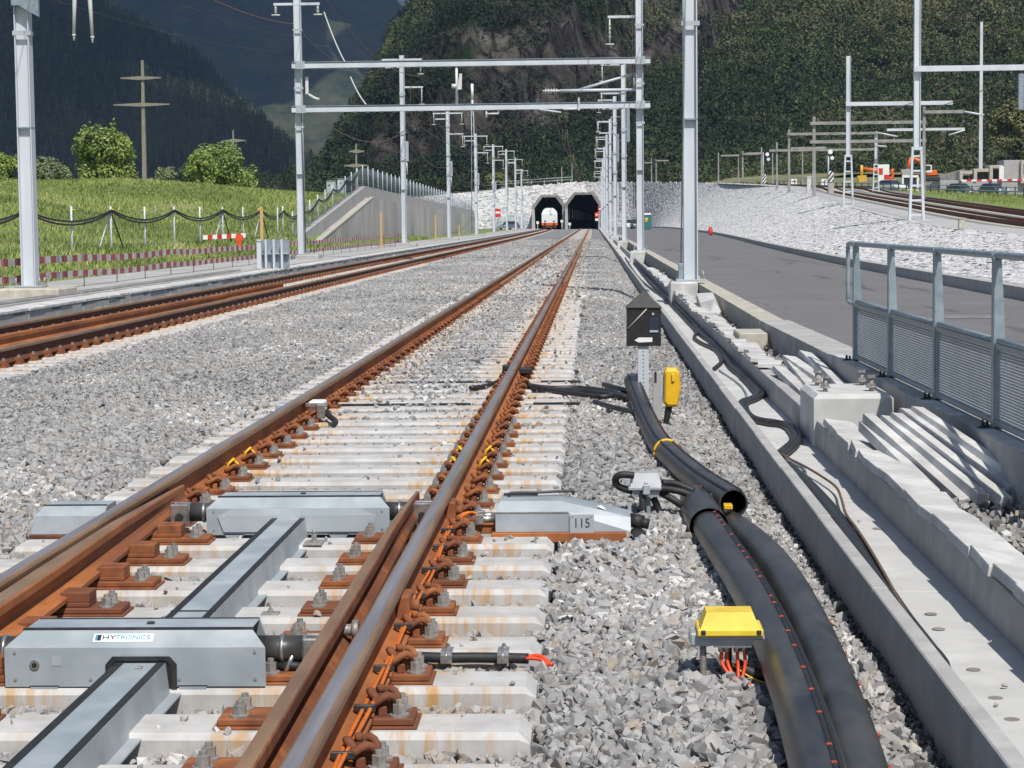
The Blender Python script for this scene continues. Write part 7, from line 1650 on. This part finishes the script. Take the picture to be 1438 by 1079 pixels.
def bush(name, px, py, Y, wpx, hpx, mat, label, n, seed, flowers=0, cat='bush', grp='bushes behind the meadow', size=.12, wide=1.0, lift=.0):
    base = atY(px, py, Y); W = wpx*Y/2900; H = hpx*Y/2900; q = np.random.default_rng(seed); t = thing(name, label, cat, base, grp); bl = []
    for k in range(26):
        u = q.random(); z = .12+.80*u+lift*(1-u); rr = W*.5*math.sin(min(1, .35+.9*(1-u))*math.pi*.62)
        a = q.uniform(0, 6.28); r = rr*math.sqrt(q.random())*.78; bl.append((base.x+r*math.cos(a), Y+r*math.sin(a)*.8, base.z+z*H, W*q.uniform(.10, .19)*wide))
    for k in range(14):
        a = q.uniform(0, 6.28); e = q.uniform(-.1, 1.2); bl.append((base.x+W*.43*math.cos(a)*math.cos(e), Y+W*.35*math.sin(a)*math.cos(e), base.z+H*(.45+.48*math.sin(e)), W*q.uniform(.05, .09)))
    for k in range(9):
        a = q.uniform(0, 6.28); r0 = W*q.uniform(.1, .45); h0 = q.uniform(.55, .95)*H*(1-.35*(r0/W/.45)**2)
        for j in range(4): bl.append((base.x+(r0+.10*W*j*q.uniform(-.1, .5))*math.cos(a), Y+r0*.8*math.sin(a), base.z+h0+H*.07*j, W*.055*(1-.2*j)))
    V, T, tn, c = leaf_cloud(bl, n, size, seed); o = raw_mesh('foliage', V-np.array(base), T, tn, mat, False); o.parent = t
    m = MB(); m.tube([(base.x, Y, base.z-.6), (base.x+.1, Y, base.z+H*.3), (base.x-.1, Y, base.z+H*.6)], [W*.035, W*.025, W*.012], 8)
    for k in range(5): b = bl[k*3]; m.tube([(base.x, Y, base.z+H*.15+.05*k), ((base.x+b[0])/2+.1, (Y+b[1])/2, (base.z+b[2])/2+.2), b[:3]], [W*.018, W*.012, W*.004], 6)
    m.build('stem', 'bark', t)
    if flowers:
        s = q.choice(len(c), flowers*6); cc = c[s]; cc = cc[(cc[:, 2] > base.z+H*.45) & (cc[:, 1] < Y+.5)][:flowers]; m = MB()
        for p in cc: m.ball((p[0], p[1]-.08, p[2]+.05), q.uniform(.05, .11), 0, 6, (1.3, 1.3, .5))
        o = m.build('blossoms', 'blossom', t); o['kind'] = 'stuff'
    return t
bush('elder_bush', 145, 268, 150, 98, 90, 'leaf', 'large bright green bush with white flowers left of the big power pole', 9000, 1, 40)
bush('elder_bush', 313, 272, 185, 104, 66, 'leaf', 'wide green bush with white flowers right of the big power pole', 9000, 2, 60)
bush('shrub', 8, 262, 145, 56, 44, 'leaf', 'bright green shrub at the photo\'s left edge behind the meadow', 4000, 3)
bush('shrub', 68, 266, 170, 66, 40, 'leaf_pale', 'pale grey-green shrub between the thick mast and the large bush', 4500, 4, 0)
bush('shrub', 84, 264, 200, 40, 32, 'leaf_dark', 'dark shrub tucked behind the pale grey-green shrub', 3000, 5)
bush('shrub', 232, 272, 190, 46, 34, 'leaf_pale', 'low pale shrub at the foot of the big power pole', 3500, 6)
bush('shrub', 274, 272, 220, 50, 48, 'leaf_dark', 'dark shrub just left of the wide flowering bush', 4000, 7)
bush('shrub', 180, 270, 160, 34, 30, 'leaf', 'small green shrub between the large bush and the power pole', 2500, 8)
bush('shrub', 283, 270, 180, 44, 58, 'leaf', 'tall light green shrub merging into the wide flowering bush', 3500, 12)
bush('broadleaf_tree', 1425, 242, 350, 84, 100, 'leaf_gold', 'golden green broadleaf tree above the concrete building', 9000, 9, 0, 'tree', None, .3)
bush('shrub', 1072, 272, 300, 26, 18, 'leaf', 'small green shrub beside the left striped signal', 1500, 10, 0, 'bush', 'bushes by the upper railway', .2)
bush('shrub', 700, 262, 440, 40, 16, 'leaf_gold', 'yellowish shrub on the rim left of the tunnels', 2500, 11, 0, 'bush', 'bushes by the upper railway', .3)
# ------------------------------------------------------------------ clouds: unseen, placed high to keep the sun off parts of the three mountains
MT['shade_cloud'] = plain('shade_cloud', (.85, .85, .86), 1)
for ci, (cx, cy, cz, rx, ry, nb) in enumerate(((-150, 850, 1420, 560, 520, 27), (600, -150, 1400, 430, 150, 46), (-330, 2500, 1450, 900, 620, 15))):
    nm = 'shade_cloud'; q = np.random.default_rng(700+ci); m = MB()
    for k in range(nb):
        a = q.uniform(0, 6.28); r = math.sqrt(q.random()); s_ = q.uniform(.16, .3)*min(rx, ry); m.ball((cx+rx*r*math.cos(a), cy+ry*r*math.sin(a), cz+q.uniform(0, 60)), s_, 0, 14, (1.3, 1.3, .42))
    tag(m.build(nm, 'shade_cloud', loc=(cx, cy, cz)), kind='structure')

# ------------------------------------------------------------------ valley haze
mh, th, bh_ = newmat('haze'); th.nodes.remove(bh_)
vp = th.nodes.new('ShaderNodeVolumePrincipled'); vp.inputs['Color'].default_value = (.44, .64, 1, 1); vp.inputs['Density'].default_value = .00007
th.links.new(vp.outputs[0], [q for q in th.nodes if q.type == 'OUTPUT_MATERIAL'][0].inputs['Volume'])
MT['haze'] = mh
tag(MB().box(-9100, 9100, -310, 14100, -4.2, 1180).build('haze', 'haze'), kind='stuff')
